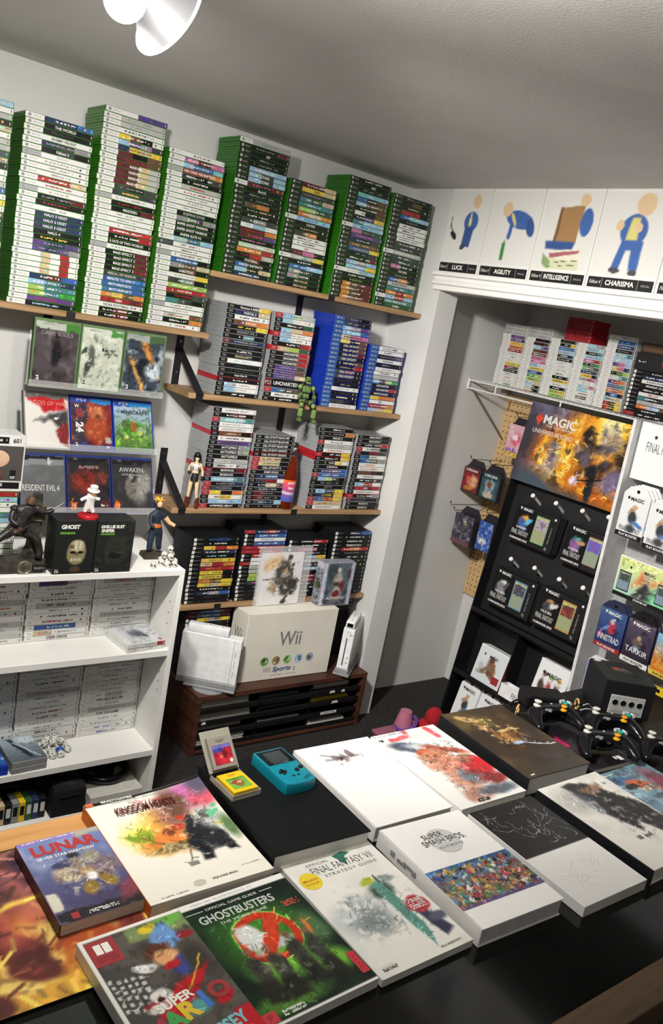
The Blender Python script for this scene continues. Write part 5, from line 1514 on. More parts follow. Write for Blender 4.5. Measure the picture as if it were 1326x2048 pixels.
# 2 small blue guide on the mat
W_, H_ = .148, .206
c = CV(W_, H_, 84, 116, '5a5f8a', .06, 121); c.grad('4a4668', '6f7fae', 'y', .2, .95).nz(4, '9aa4c0', 3, .5, .7, .7).nz(4, '3a3040', 5, .55, .75, .8, c.box(0, 0, 1, .45)).blob(.35, .5, .16, .14, 'a89a84', .5).blob(.5, .6, .14, .1, '8a7f70', .5).blob(.36, .62, .12, .06, '3c4060', .5).blob(.52, .7, .08, .05, '2c2a30', .5).blob(.7, .64, .1, .12, '8a8474', .5).blob(.58, .46, .1, .1, 'a07a4a', .5).blob(.5, .3, .08, .12, '8a7038', .4).blob(.72, .34, .08, .14, '8a7038', .4, 20).blob(.8, .5, .18, .16, '7a6a70', .7).nz(13, '2a2630', 8, .6, .7, .7, c.box(.15, .2, .95, .75)).nz(12, 'd8d0c0', 11, .62, .7, .7, c.box(.15, .2, .95, .75)).rect(0, .955, 1, 1, '8a76b8').rect(.66, .93, 1, 1, 'a8a492', .05).rect(0, 0, 1, .1, '2c2a2c', .02).rect(0, .13, .12, .33, 'd0ccbc', .02).poly(((.72, .06), (1, .1), (1, .3), (.78, .22)), '7a3f4a', .1)
c.line(((.3, .33), (.9, .53)), .005, 'f4f0e8', .9).line(((.42, .56), (.72, .28)), .005, 'f4f0e8', .9).blob(.58, .42, .06, .06, 'ffffff', .9)
o, B = book('small blue guide with red lettering lying on the fiery mat', -.7305, -1.339, W_, H_, .021, 1, pm('cover_navy', '3a3550', .4), c, z=ZT+.0052, spine=pm('spine_red_black', '4a2026', .5), name='strategy_guide')
for i in range(1): word(o, 'LUNAR', .0, .073, .027, 'a8302c', B, w=.115, bold=.04)
word(o, 'SILVER STAR HARMONY', -.005, .052, .007, 'z', B, w=.1, bold=.01); fine(o, -.02, .099, .09, .004, 'z', B, 4)
b = MB(); b.quad((-.052, -.1, .0004), (-.04, -.1, .0004), (-.04, -.086, .0004), (-.052, -.086, .0004)); obj('publisher_mark', b, ink('R'), o, M=B); fine(o, .0, -.094, .05, .009, 'w', B, 8, 2)
# 3 game-style guide with bright city collage, nearest
W_, H_ = .168, .262
c = CV(W_, H_, 100, 156, '5a5650', .04, 131); c.nz(4, '3a3835', 3, .45, .7).rect(0, .3, .36, .72, '484846', .03)
for i in range(6):
    for j in range(5): c.rect(.05+j*.065, .42+i*.045-j*.012, .085+j*.065, .445+i*.045-j*.012, 'c9c9c2', .008)
c.rect(.4, .86, 1, 1, '7a8a5a', .03).blob(.62, .92, .1, .05, 'd8c030', .4).blob(.85, .94, .14, .06, '6aa84a', .6).poly(((.55, .84), (.78, .95), (.88, .78), (.7, .72)), '6a94c8', .03).blob(.9, .8, .08, .05, '8a2a2c', .4).blob(.58, .74, .13, .1, '5a3526', .35).blob(.62, .69, .12, .09, 'd8a070', .4).blob(.4, .66, .1, .05, 'e4e2de', .4, -10).blob(.74, .6, .14, .1, '3f4a90', .4, 20).blob(.62, .62, .08, .05, 'b8282c', .4).blob(.86, .6, .12, .2, '3c3834', .7)
c.poly(((.2, .42), (.62, .5), (.92, .56), (.7, .4), (.4, .22)), 'b8242c', .04).blob(.38, .46, .1, .07, 'e9e6e0', .25).blob(.36, .44, .03, .03, '3a1a14', .3).blob(.3, .38, .09, .05, 'd8d4cc', .3).line(((.6, .42), (.9, .62)), .012, 'd0a83c', .6).blob(.15, .2, .14, .1, '3a7a8a', .6).blob(.6, .3, .12, .08, '5a9a9a', .6).rect(0, .0, .3, .16, '6a3f9a', .1).nz(12, '2a2825', 8, .6, .7, .6).warp(0).rect(0, .975, 1, 1.1, 'e6e4de').rect(-.1, -.1, .035, 1.1, 'e6e4de').poly(((.66, .0), (1, .0), (1, .2), (.85, .2)), 'b8242c', .02).blob(.86, .3, .1, .06, 'b02028', .4, 30)
o, B = book('white spined guide with red square and city collage, front left', -.7055, -1.6155, W_, H_, .022, 2, wc, c, z=ZT+.0045, pg=pagew, name='strategy_guide')
b = MB(); b.quad((-.078, .072, .0004), (-.034, .072, .0004), (-.034, .122, .0004), (-.078, .122, .0004)); k = obj('red_square', b, ink('R'), o, M=B)
b = MB(); b.box(-.068, .094, .0006, -.057, .114, .0008, .0); b.box(-.055, .094, .0006, -.044, .114, .0008, .0); obj('console_mark', b, ink('z'), k)
word(o, 'NINTENDO', -.056, .088, .004, 'z', B, w=.03, bold=.02); word(o, 'SWITCH', -.056, .081, .006, 'z', B, w=.032, bold=.03)
word(o, 'SUPER', -.008, -.028, .016, 'e6e2d6', B, w=.06, bold=.04, rot=8); 
for i, (ch, k) in enumerate(zip('MARIO', ('R', '3a9a4a', 'd8b82c', '3a6ac0', 'R'))): word(o, ch, -.05+i*.027, -.062+i*.006, .032, k, B, bold=.05, rot=8, name='lettering')
word(o, 'ODYSSEY', .02, -.1, .022, 'a', B, w=.1, bold=.04, rot=8)
# 4 black and green guide
W_, H_ = .214, .267
c = CV(W_, H_, 130, 160, '14201a', .05, 141); c.nz(4, '1f3a22', 3, .45, .7).blob(.5, .56, .36, .3, '3f7a2c', .9).blob(.46, .36, .24, .16, '6fae3c', .9).blob(.82, .24, .14, .1, '6fae3c', .8).blob(.3, .1, .3, .08, '4f7a30', .9).blob(.88, .5, .1, .16, '4a6a44', .8).ring(.5, .56, .225, .042, 'b8361f', .35).poly(((.6, .74), (.7, .7), (.42, .36), (.34, .42)), 'c43f24', .014).ring(.5, .56, .262, .012, '8fd060', .9).blob(.37, .6, .1, .13, 'd4d8d4', .3).blob(.5, .49, .17, .05, 'b9beb9', .4, 8).poly(((.6, .74), (.7, .7), (.42, .36), (.34, .42)), 'c43f24', .014)
for x, y, s in ((.26, .36, 1), (.42, .34, 1.05), (.62, .38, 1.1), (.78, .36, 1)): c.blob(x, y, .065*s, .14*s, '3a3a34', .4).blob(x, y+.15, .032, .032, '7a5a48', .5).poly(((x-.06, y-.08), (x+.06, y-.08), (x+.08, y-.24), (x-.08, y-.24)), '25251f', .04)
c.nz(14, '0f130f', 8, .6, .7, .7, c.box(.15, .08, .9, .5)).nz(14, '8a8a78', 9, .64, .7, .6, c.box(.15, .08, .9, .5)).blob(.84, .52, .02, .08, 'd87030', .7).warp(0).rect(0, .95, 1, 1.1, 'e4e3df').rect(-.1, 0, .028, 1, 'e4e3df').rect(0, -.1, 1, .018, 'e4e3df')
o, B = book('black and green guide with red ring emblem, front centre', -.5175, -1.603, W_, H_, .017, 1.5, wc, c, z=ZT+.0006, pg=pagew, name='strategy_guide')
word(o, 'GHOSTBUSTERS', -.012, .089, .018, 'b9bcb8', B, w=.142, bold=.02); word(o, 'OFFICIAL GAME GUIDE', -.012, .109, .0055, 'w', B, w=.1); word(o, 'THE VIDEO GAME', -.01, .072, .0055, 'w', B, w=.09)
b = MB(); b.quad((-.098, .108, .0004), (-.066, .108, .0004), (-.066, .1092, .0004), (-.098, .1092, .0004)); b.quad((.044, .1085, .0004), (.07, .1085, .0004), (.07, .1097, .0004), (.044, .1097, .0004)); obj('title_rule', b, ink('w'), o, M=B)
word(o, 'XBOX 360  PLAYSTATION 3  PC', -.02, .1265, .004, 'h', B, w=.12); fine(o, .08, .066, .034, .014, 'c05048', B, 4, 3)
b = MB(); b.quad((-.098, -.128, .0004), (-.075, -.128, .0004), (-.075, -.108, .0004), (-.098, -.108, .0004)); obj('publisher_mark', b, ink('b8303a'), o, M=B); word(o, 'P', -.0865, -.118, .012, 'w', B)
fine(o, -.045, -.119, .04, .012, 'w', B, 6, 2)
b = MB(); b.quad((.09, -.115, .0004), (.105, -.115, .0004), (.105, -.07, .0004), (.09, -.07, .0004)); obj('maker_tag', b, ink('b8303a'), o, M=B); word(o, 'ATARI', .0975, -.092, .008, 'w', B, rot=-90, maxw=.036)
# 5 white guide with green sword artwork
W_, H_ = .204, .29
c = CV(W_, H_, 120, 170, 'e3e1da', .05, 151); c.nz(3, 'd0d0cc', 3, .45, .7, .8).blob(.3, .42, .25, .2, 'a9b0b0', .9).blob(.36, .36, .16, .14, '7f8888', .9).blob(.22, .5, .2, .08, 'c0c6c6', .9, 30).nz(10, '6f7878', 8, .55, .68, .8, c.box(.08, .2, .6, .62)).nz(12, 'f2f0ea', 10, .6, .68, .8, c.box(.05, .15, .6, .65)).blob(.66, .56, .12, .1, '3a4a44', .6).blob(.62, .66, .1, .04, 'a8b038', .5, 10).blob(.78, .64, .1, .05, '8a9892', .5).poly(((.6, .62), (.72, .64), (.74, .2), (.66, .06)), '5a8f82', .02).line(((.71, .7), (.72, .62)), .014, '4a4f4c', .5).poly(((.74, .44), (.86, .36), (.96, .14), (.84, .1), (.78, .28)), '33344a', .03).blob(.84, .38, .12, .1, 'a8323a', .25).blob(.92, .25, .1, .05, '55576a', .6).rect(0, .95, 1, 1, 'd8d6cc').nz(16, '4a5450', 14, .62, .7, .5, c.box(.2, .15, .95, .7)).rect(.06, .03, .2, .07, 'cfcdc4', .01)
o, B = book('white guide with green blade artwork and yellow seal, front middle', -.3, -1.593, W_, H_, .014, 0, wc, c, z=ZT+.0006, pg=pagew, name='strategy_guide')
word(o, 'FINAL FANTASY VII', .012, .107, .018, '2f3f3c', B, w=.14, bold=-.01); word(o, 'OFFICIAL', -.035, .124, .007, '5a5f5c', B, w=.05, space=1.2); word(o, 'STRATEGY GUIDE', .02, .089, .007, '5a5f5c', B, w=.12, space=1.2); word(o, 'TAKE YOUR GAME FURTHER', -.02, .1385, .004, 'g', B, w=.13, space=1.3)
b = S(); b.lathe([(.0215, 0), (.0215, .0003)], 28, B @ T(-.074, .088, .0002)); k = obj('round_seal', b, ink('d8c02c'), o); word(k, 'MILLION', -.074, .09, .0055, 'b8602c', B, w=.032, bold=.03, dz=.0008); fine(k, -.074, .081, .028, .006, 'b8802c', B, 5, 2, dz=.0008)
b = MB(); b.prism([(.004, .13), (.03, .136), (.045, .128), (.028, .122), (.02, .1)], 0, .0002); obj('leaf_mark', b, ink('2f6a5a'), o, M=B)
fine(o, .07, -.034, .036, .026, 'w', B, 7, 5); word(o, 'SQUARESOFT', .06, -.134, .005, 'd', B, w=.048, bold=.01); fine(o, -.074, -.131, .03, .007, 'd', B, 5, 2)
# 6 thick black book
o, B = book('thick plain black hardcover book under the turquoise handheld', -.306, -1.3025, .22, .305, .042, -2, pm('cloth_black', '0d0f11', .55, bump=(700, .2), spec=.2), None, hard=True, pg=pagew)
bk, bkM = o, o.matrix_world.copy()
# 7 white slim art book
o, B = book('plain white hardcover with small sketch logo, middle back row', -.066, -1.2985, .212, .3, .033, -1.5, wc, None, hard=True, pg=pagew)
c = CV(.11, .06, 60, 36, 'e9e8e6', .04, 161); c.blob(.42, .5, .16, .2, '8a7f80', .5, 40).blob(.72, .62, .08, .24, '7a6a6c', .5, 10).line(((.05, .9), (.4, .5)), .03, '5f5a5a', .9).line(((.3, .1), (.46, .5)), .04, '5a3a3c', .8).line(((.76, .45), (.95, .3)), .025, '6a6264', .9).nz(7, 'e9e8e6', 5, .5, .6); put(o, c, B @ T(-.01, .09, -.0001), 'logo_print')
word(o, 'FINAL FANTASY XIII-2', -.01, .088, .011, '3f3a3a', B, w=.1, bold=-.01, dz=.0012)
# 8 white book with painted brawler artwork
W_, H_ = .208, .312
c = CV(W_, H_, 120, 180, 'e2e2de', .05, 171); c.blob(.7, .9, .4, .12, 'c9cbc9', .8).line(((.5, .99), (.46, .92), (.2, .9)), .045, 'c8525a', .5).line(((.82, .97), (.86, .85)), .05, 'c8525a', .4).nz(9, 'f0f0ee', 3, .58, .66, .9, c.box(.3, .8, 1, 1)).blob(.3, .78, .24, .1, '4a5260', .5, -25).blob(.5, .74, .25, .08, 'b9c0c4', .6, -20).blob(.4, .68, .12, .07, 'c0583a', .4).blob(.48, .6, .2, .14, 'b87a5c', .4, -10).blob(.42, .5, .2, .14, 'c8917a', .5).blob(.6, .42, .22, .2, 'c47a66', .5).blob(.5, .3, .2, .2, 'bf8a74', .5).blob(.72, .66, .28, .06, 'a85a44', .5, -28).blob(.82, .5, .14, .1, '9a6a58', .4).blob(.66, .3, .22, .16, '6a7884', .5, -15).blob(.8, .36, .2, .12, 'a83238', .5, -20).blob(.92, .4, .12, .16, 'c02c34', .5).blob(.84, .22, .2, .1, '8a3438', .6).blob(.4, .1, .24, .12, 'b08470', .6).blob(.7, .1, .3, .08, '5a6470', .7).nz(8, '5a3428', 7, .58, .7, .7, c.box(.2, .05, .95, .75)).nz(9, 'e8b8a0', 9, .6, .7, .6, c.box(.2, .2, .8, .7)).nz(14, '38302e', 15, .64, .7, .7, c.box(.2, .05, .95, .85)).rect(.3, .02, .46, .055, '2a2422', .01).rect(0, .0, .2, .5, 'e2e2de', .08)
o, B = book('white art book with painted red and tan figure shapes, back row', .1555, -1.3105, W_, H_, .031, -.5, wc, c, pg=pagew)
fine(o, -.05, .149, .1, .006, 'g', B, 5); fine(o, -.09, .13, .016, .012, 'k', B, 3); fine(o, -.026, -.144, .02, .006, 'h', B, 4)
# 9 brown armour art book
W_, H_ = .224, .308
c = CV(W_, H_, 120, 164, '38302a', .06, 181); c.nz(3, '5a4a30', 3, .48, .7).nz(4, '4f4748', 5, .5, .7, .8, c.box(.5, 0, 1, .6)).blob(.3, .8, .25, .12, '6a5c34', .9).blob(.25, .86, .14, .05, 'b89a68', .5, -30).blob(.3, .7, .12, .06, 'a8835a', .5, -50).blob(.38, .56, .1, .1, '8a6238', .5, -40).blob(.46, .48, .16, .06, 'b08a54', .5, -20).blob(.56, .55, .14, .07, '9a6a3c', .5, -10).blob(.6, .62, .16, .025, 'c8a066', .5, -5).blob(.4, .4, .08, .1, '4a3322', .6).nz(14, 'e8d4a8', 9, .6, .68, .8, c.box(.15, .35, .75, .9)).nz(13, '1d1714', 11, .58, .68, .8, c.box(.1, .3, .8, .95)).line(((.42, .44), (.6, .4), (.94, .34)), .013, 'e4e8f4', .8).blob(.5, .42, .1, .03, '9fb4e0', .8).nz(5, '2a2320', 13, .55, .7, .6).rect(.06, .03, .13, .045, 'd8d4cc', .004)
o, B = book('thick brown art book with golden armour artwork beside black stand', .399, -1.303, W_, H_, .048, -2, pm('cover_umber', '2a2420', .35), c, hard=True, pg=pagew, spine=kc)
# 10 white slipcase with crowd strip
W_, H_ = .213, .288
c = CV(W_, H_*.36, 130, 60, '4a5a70', .04, 191); c.grad('7a6a5a', '3f6aa0', 'y', .4, 1).spots(260, 0, .02, 1, .92, ['8a3a34', '3a4a80', 'c8a060', '5a7a4a', 'c87a5a', '4a3a34', 'd8d0c8', '2a2a34', 'b04a4a', '6a8ab0', '9a7a50', '3a8a80'], .012, .04, 7, .35).nz(16, '1f1d22', 8, .6, .7, .7).rect(0, 0, 1, .06, '5a4a80', .03)
o, B = book('white boxed book with crowded picture strip and grey emblem, front row', -.078, -1.606, W_, H_, .036, -2.5, wc, None, hard=True, pg=pm('slip_grey', 'c4c4c4', .5))
c.strokes(900, 31, ln=.03, t=.004, jit=.5, thr=0)
put(o, c, B @ T(.0, -.045, .0001), 'picture_strip', PRINTG)
b = S(); b.lathe([(.036, 0), (.036, .0002)], 36, B @ T(.002, .072, .0001)); k = obj('round_emblem', b, ink('c2c2c2'), o)
b = MB(); b.quad((-.036, .066, .0004), (.04, .066, .0004), (.04, .069, .0004), (-.036, .069, .0004)); obj('emblem_gap', b, ink('e9e8e6'), k, M=B)
word(o, 'SUPER', -.014, .092, .014, 'k', B, w=.052, bold=-.005, dz=.0007); word(o, 'SMASH BROS.', .002, .074, .016, 'k', B, w=.108, bold=-.005, dz=.0007); word(o, 'ULTIMATE', .006, .055, .006, 'k', B, w=.06, dz=.0007, space=1.3)
fine(o, 0, 0, .08, .014, 'g', T(-W_/2-.0009, .06, .018) @ RZ(-90) @ FRONT, 4)
# 11 black and white line-drawing book
W_, H_ = .2, .306
c = CV(W_, H_, 110, 168, '232325', .0, 201); c.rect(-.1, -.1, 1.1, .47, 'dfdedb', .004); rg = random.Random(3)
for k in range(26):
    x, y = rg.uniform(.05, .9), rg.uniform(.56, .95); a = rg.uniform(0, 6.3); pts = [(x, y)]
    for s in range(7): a += rg.uniform(-.9, .9); x += .035*math.cos(a); y += .025*math.sin(a); pts.append((min(.97, max(.03, x)), min(.98, max(.53, y))))
    c.line(pts, .004, 'b9b9b8', .9, .85)
for k in range(30):
    x, y = rg.uniform(.2, .9), rg.uniform(.1, .4); a = rg.uniform(0, 6.3); pts = [(x, y)]
    for s in range(6): a += rg.uniform(-.9, .9); x += .03*math.cos(a); y += .02*math.sin(a); pts.append((min(.95, max(.05, x)), min(.44, max(.04, y))))
    c.line(pts, .005, 'b4b4b6', .9, .6)
o, B = book('art book half black half white with fine line drawings', .161, -1.6275, W_, H_, .023, -1, wc, c, pg=pagew, brush=0)
# 12 white book with black coat artwork, 13 colourful book
W_, H_ = .222, .302
c = CV(W_, H_, 110, 150, 'dedbd2', .06, 211); c.blob(.3, .78, .3, .2, 'a9a8a4', .9).nz(6, 'c8c7c2', 3, .45, .7, .8).blob(.42, .8, .1, .1, '4a4e5c', .6).poly(((.3, .95), (.6, .95), (.95, .6), (1, .35), (.75, .2), (.62, .42), (.5, .3), (.38, .55), (.45, .75)), '2a2829', .04).blob(.62, .84, .16, .06, '8a6a58', .6).blob(.36, .66, .05, .12, '5a5f6c', .5).nz(12, '151415', 8, .6, .7, .7, c.box(.3, .2, 1, .95)).nz(13, 'c9c7c4', 11, .62, .68, .7, c.box(.25, .2, 1, .95)).line(((.95, .35), (.7, .05)), .02, '7a7a7c', .8, .6)
o, B = book('white art book with sweeping black coat artwork, right front', .3945, -1.6285, W_, H_, .034, 0, wc, c, hard=True, spine=kc, pg=pagew)
fine(o, -.015, -.068, .048, .016, '5a4a50', B, 4)
fine(o, .02, -.135, .04, .005, 'g', B, 5)
W_, H_ = .214, .3
c = CV(W_, H_, 100, 140, '6a8a9a', .08, 221); c.nz(4, '9ac0d0', 3, .45, .65).blob(.3, .85, .2, .06, '4a6a9a', .6).blob(.45, .78, .16, .06, 'c8643a', .5, -20).blob(.5, .7, .2, .04, 'e0c8a8', .5, -15).blob(.3, .76, .12, .05, '2a2420', .5).nz(11, '1f1d1e', 8, .55, .66, .8, c.box(0, .5, .7, 1)).blob(.6, .4, .2, .12, 'b89a84', .6).blob(.8, .7, .16, .3, '8a3f50', .8).nz(9, '3a3436', 11, .55, .68, .7)
o, B = book('colourful art book at right edge under the front controllers', .624, -1.62, W_, H_, .013, 0, kc, c, pg=pagew)
fine(o, -.07, .138, .05, .008, 'w', B, 7)
o, B = book('dark book with magenta corner under the game controllers', .655, -1.325, .2, .26, .012, -3, kc, CV(.2, .26, 40, 50, '1a171b', .05, 3).nz(4, '2c262c', 4, .5, .7).rect(0, .42, .2, .6, 'a81c50', .02), pg=pagew)
fine(o, .045, -.108, .06, .026, 'w', B, 3)

# ---------------------------------------------------------------- handheld and cartridges on the black book
teal = pm('turquoise_plastic', '0f7f92', .28); scr = pm('screen_glass', '17191b', .1); kbtn = pm('button_dark', '1a1c20', .4)
zb = ZT+.0006+.042
hh = thing('handheld_console', 'turquoise handheld console lying on the thick black book', 'handheld console', M=T(-.26, -1.236, zb+.0006) @ RZ(1.5))
b = S(); poly = [(-.039, -.05), (-.036, -.061), (-.02, -.066), (.02, -.066), (.036, -.061), (.039, -.05), (.039, .062), (.035, .066), (-.035, .066), (-.039, .062)]; b.prism(poly, 0, .024, .004); obj('body', b, teal, hh)
b = MB(); b.box(-.034, .008, .0238, .034, .06, .0246, .0004); k = obj('screen_bezel', b, scr, hh); b = MB(); b.box(-.022, .014, .0246, .022, .053, .0249); obj('screen', b, pm('lcd_grey', '3a3f40', .15), k); fine(k, 0, .0105, .04, .003, 'g', T(0, 0, .0248), 5)
b = MB(); b.box(-.029, -.024, .0238, -.011, -.018, .027, .0006); b.box(-.023, -.030, .0238, -.017, -.012, .027, .0006); obj('direction_pad', b, kbtn, hh)
for x, y in ((.014, -.024), (.028, -.017)): 
    b = S(); b.lathe([(.0052, .0238), (.0052, .0266), (.003, .0272)], 18, T(x, y, 0)); obj('round_button', b, kbtn, hh)
for x in (-.006, .007):
    b = MB(); b.box(x-.004, -.041, .0238, x+.004, -.038, .0256, .0006); obj('menu_button', b, kbtn, hh)
b = MB()
for k in range(4): b.box(.012+k*.005, -.06+k*.002, .0238, .0135+k*.005, -.05+k*.002, .0245)
obj('speaker_slot', b, kbtn, hh)
def cart(label, M, mat, lab, ridge):
    t = thing('game_cartridge', label, 'cartridge', M=M)
    b = MB(); b.prism([(-.0285, 0), (.0285, 0), (.0285, .058), (.0255, .065), (-.0285, .065)], 0, .0075, .0008); obj('shell', b, mat, t)
    b = MB(); b.prism([(.009*math.cos(a*math.pi/10)*1.2, .0585+.007*math.sin(-a*math.pi/10)) for a in range(11)], .0074, .0078); obj('thumb_notch', b, ridge, t)
    put(t, lab, T(0, .0275, .0079), 'label_print', PRINTG); return t
c = CV(.042, .036, 40, 36, '6fae4a', .06, 231); c.blob(.5, .5, .26, .3, '8a5a34', .5).blob(.55, .55, .14, .1, 'd8b080', .5).blob(.3, .6, .14, .1, 'b03a2c', .5).rect(0, .85, 1, 1, '4f8a3a').nz(9, '2f4a22', 4, .6, .7, .7)
cart('yellow cartridge in a clear tray on the thick black book', T(-.375, -1.274, zb+.0085) @ RZ(3), pm('cart_yellow', 'e3b71e', .35), c, pm('cart_yellow_dark', 'b8921a', .4))
b = MB(); b.box(-.034, -.004, 0, .034, .078, .0015); b.box(-.034, -.004, .0015, -.0325, .078, .011); b.box(.0325, -.004, .0015, .034, .078, .011); b.box(-.0325, -.004, .0015, .0325, -.0025, .011); b.box(-.03, .0, .0015, .03, .066, .0078)
tr = tag(obj('cartridge_tray', b, pm('smoked_plastic', 'b9b6a8', .15, alpha=.55), None, M=T(-.375, -1.274, zb+.0004) @ RZ(3)), 'clear plastic cartridge tray with its lid standing open', 'tray')
b = MB(); b.box(-.036, 0, -.0015, .036, .085, .0); obj('open_lid', b, pm('smoked_plastic', 'b9b6a8', .15, alpha=.55), tr, M=T(0, .079, .0125) @ RX(46))
c = CV(.044, .04, 40, 36, 'b02434', .06, 241); c.blob(.5, .35, .3, .3, 'c8323c', .6).blob(.3, .75, .3, .12, '3a4a9a', .6).blob(.6, .5, .14, .2, '7a1a24', .5).blob(.4, .4, .1, .1, 'd86a60', .5).rect(0, .82, 1, 1, '6a6ab8').blob(.88, .12, .1, .1, 'e4e2dc', .4).nz(9, '4a0f18', 4, .58, .68, .7)
cart('grey cartridge leaning back against the open tray lid', T(-.379, -1.197, zb+.0145) @ RZ(3) @ RX(46) @ T(0, .004, 0), pm('cart_grey', '8f8a80', .45), c, pm('cart_grey_dark', '6f6b62', .5))

# ---------------------------------------------------------------- cube console, adapter, controllers
cube = thing('cube_console', 'black cube game console with grey port panel on the side table', 'game console', M=T(.868, -1.236, ZT+.0006) @ RZ(-36))
cb_ = pm('cube_black', '19191b', .42, nz=(200, .08)); pgrey = pm('port_panel_grey', 'a4a6a2', .42)
b = MB(); b.box(0, 0, .006, .152, .158, .118, .003, 2); obj('body', b, cb_, cube)
b = MB()
for x in (.01, .122): 
    for y in (.01, .128): b.box(x, y, 0, x+.02, y+.02, .006)
obj('feet', b, kbtn, cube)
b = MB(); b.box(.024, -.004, .016, .128, .001, .076, .002, 2); pp = obj('port_panel', b, pgrey, cube)
for i in range(4):
    b = S(); b.lathe([(.0102, 0), (.0102, .0012), (.0088, .0012), (.0086, -.0008), (.0001, -.0008)], 20, T(.039+i*.0245, -.0042, .054) @ FRONT); obj('controller_port', b, pgrey, pp)
    b = S(); b.lathe([(.0084, 0), (.0084, .0012)], 18, T(.039+i*.0245, -.0042, .054) @ FRONT); obj('port_hole', b, ck, pp)
b = MB(); b.box(.033, -.0046, .022, .070, -.0036, .033, .0006); b.box(.082, -.0046, .022, .119, -.0036, .033, .0006); obj('card_slot', b, pm('slot_grey', '8f918d', .45), pp)
b = S(); b.lathe([(.062, .1178), (.062, .1186), (.058, .1192), (.001, .1192)], 40, T(.076, .085, 0)); k = obj('disc_lid', b, cb_, cube)
c = CV(.075, .075, 40, 40, '2a2828', .1, 251); c.blob(.35, .6, .3, .16, 'b04a38', .5, 20).blob(.55, .5, .3, .14, '6a6a66', .5, -10).blob(.65, .4, .2, .1, '3a4038', .5).nz(8, '1a1918', 4, .5, .65, .9); m_ = np.hypot(c.X0-.5, c.Y0-.5); c.mix((m_-.44)/.04, '1c1c1e'); put(k, c, T(.076, .085, .1196), 'disc_print', PRINTG)
b = S(); b.lathe([(.009, 0), (.009, .0004)], 20, T(.02, .145, .118) @ Matrix.Diagonal((1.3, .8, 1, 1))); obj('white_sticker', b, ink('w'), cube)
b = MB()
for i in range(7):
    for j in range(4): b.box(-.0006, .06+j*.014+(i % 2)*.006, .03+i*.0105, .0004, .068+j*.014+(i % 2)*.006, .036+i*.0105)
obj('side_vent', b, kbtn, cube)
ad = tag(obj('power_adapter', MB().box(-.062, -.036, 0, .062, .036, .044, .008, 2), pm('adapter_black', '101012', .4), None, M=T(.735, -1.13, ZT+.0006) @ RZ(-30)), 'black power adapter block beside the cube console', 'power adapter')
gcb = pm('controller_black', '131316', .16)
def skin_obj(name, V, E, rad, mat, parent, M=None, sub=2, root=0):
    me = bpy.data.meshes.new(name); me.from_pydata(V, E, []); me.materials.append(mat); o = link(name, me, parent, M=M or Matrix())
    me.skin_vertices.new() if hasattr(me.skin_vertices, 'new') and not len(me.skin_vertices) else None
    sk = o.modifiers.new('skin', 'SKIN'); sk.use_smooth_shade = True
    ly = me.skin_vertices[0].data if len(me.skin_vertices) else None
    if ly:
        for i, r in enumerate(rad): ly[i].radius = (r, r) if not isinstance(r, tuple) else r
        ly[root].use_root = True
    ss = o.modifiers.new('subsurf', 'SUBSURF'); ss.levels = sub; ss.render_levels = sub
    return o
def bake(o):       # turn the grown surface into a plain mesh so copies can share it
    dg = bpy.context.evaluated_depsgraph_get(); me = bpy.data.meshes.new_from_object(o.evaluated_get(dg)); o.modifiers.clear(); o.data = me; return o
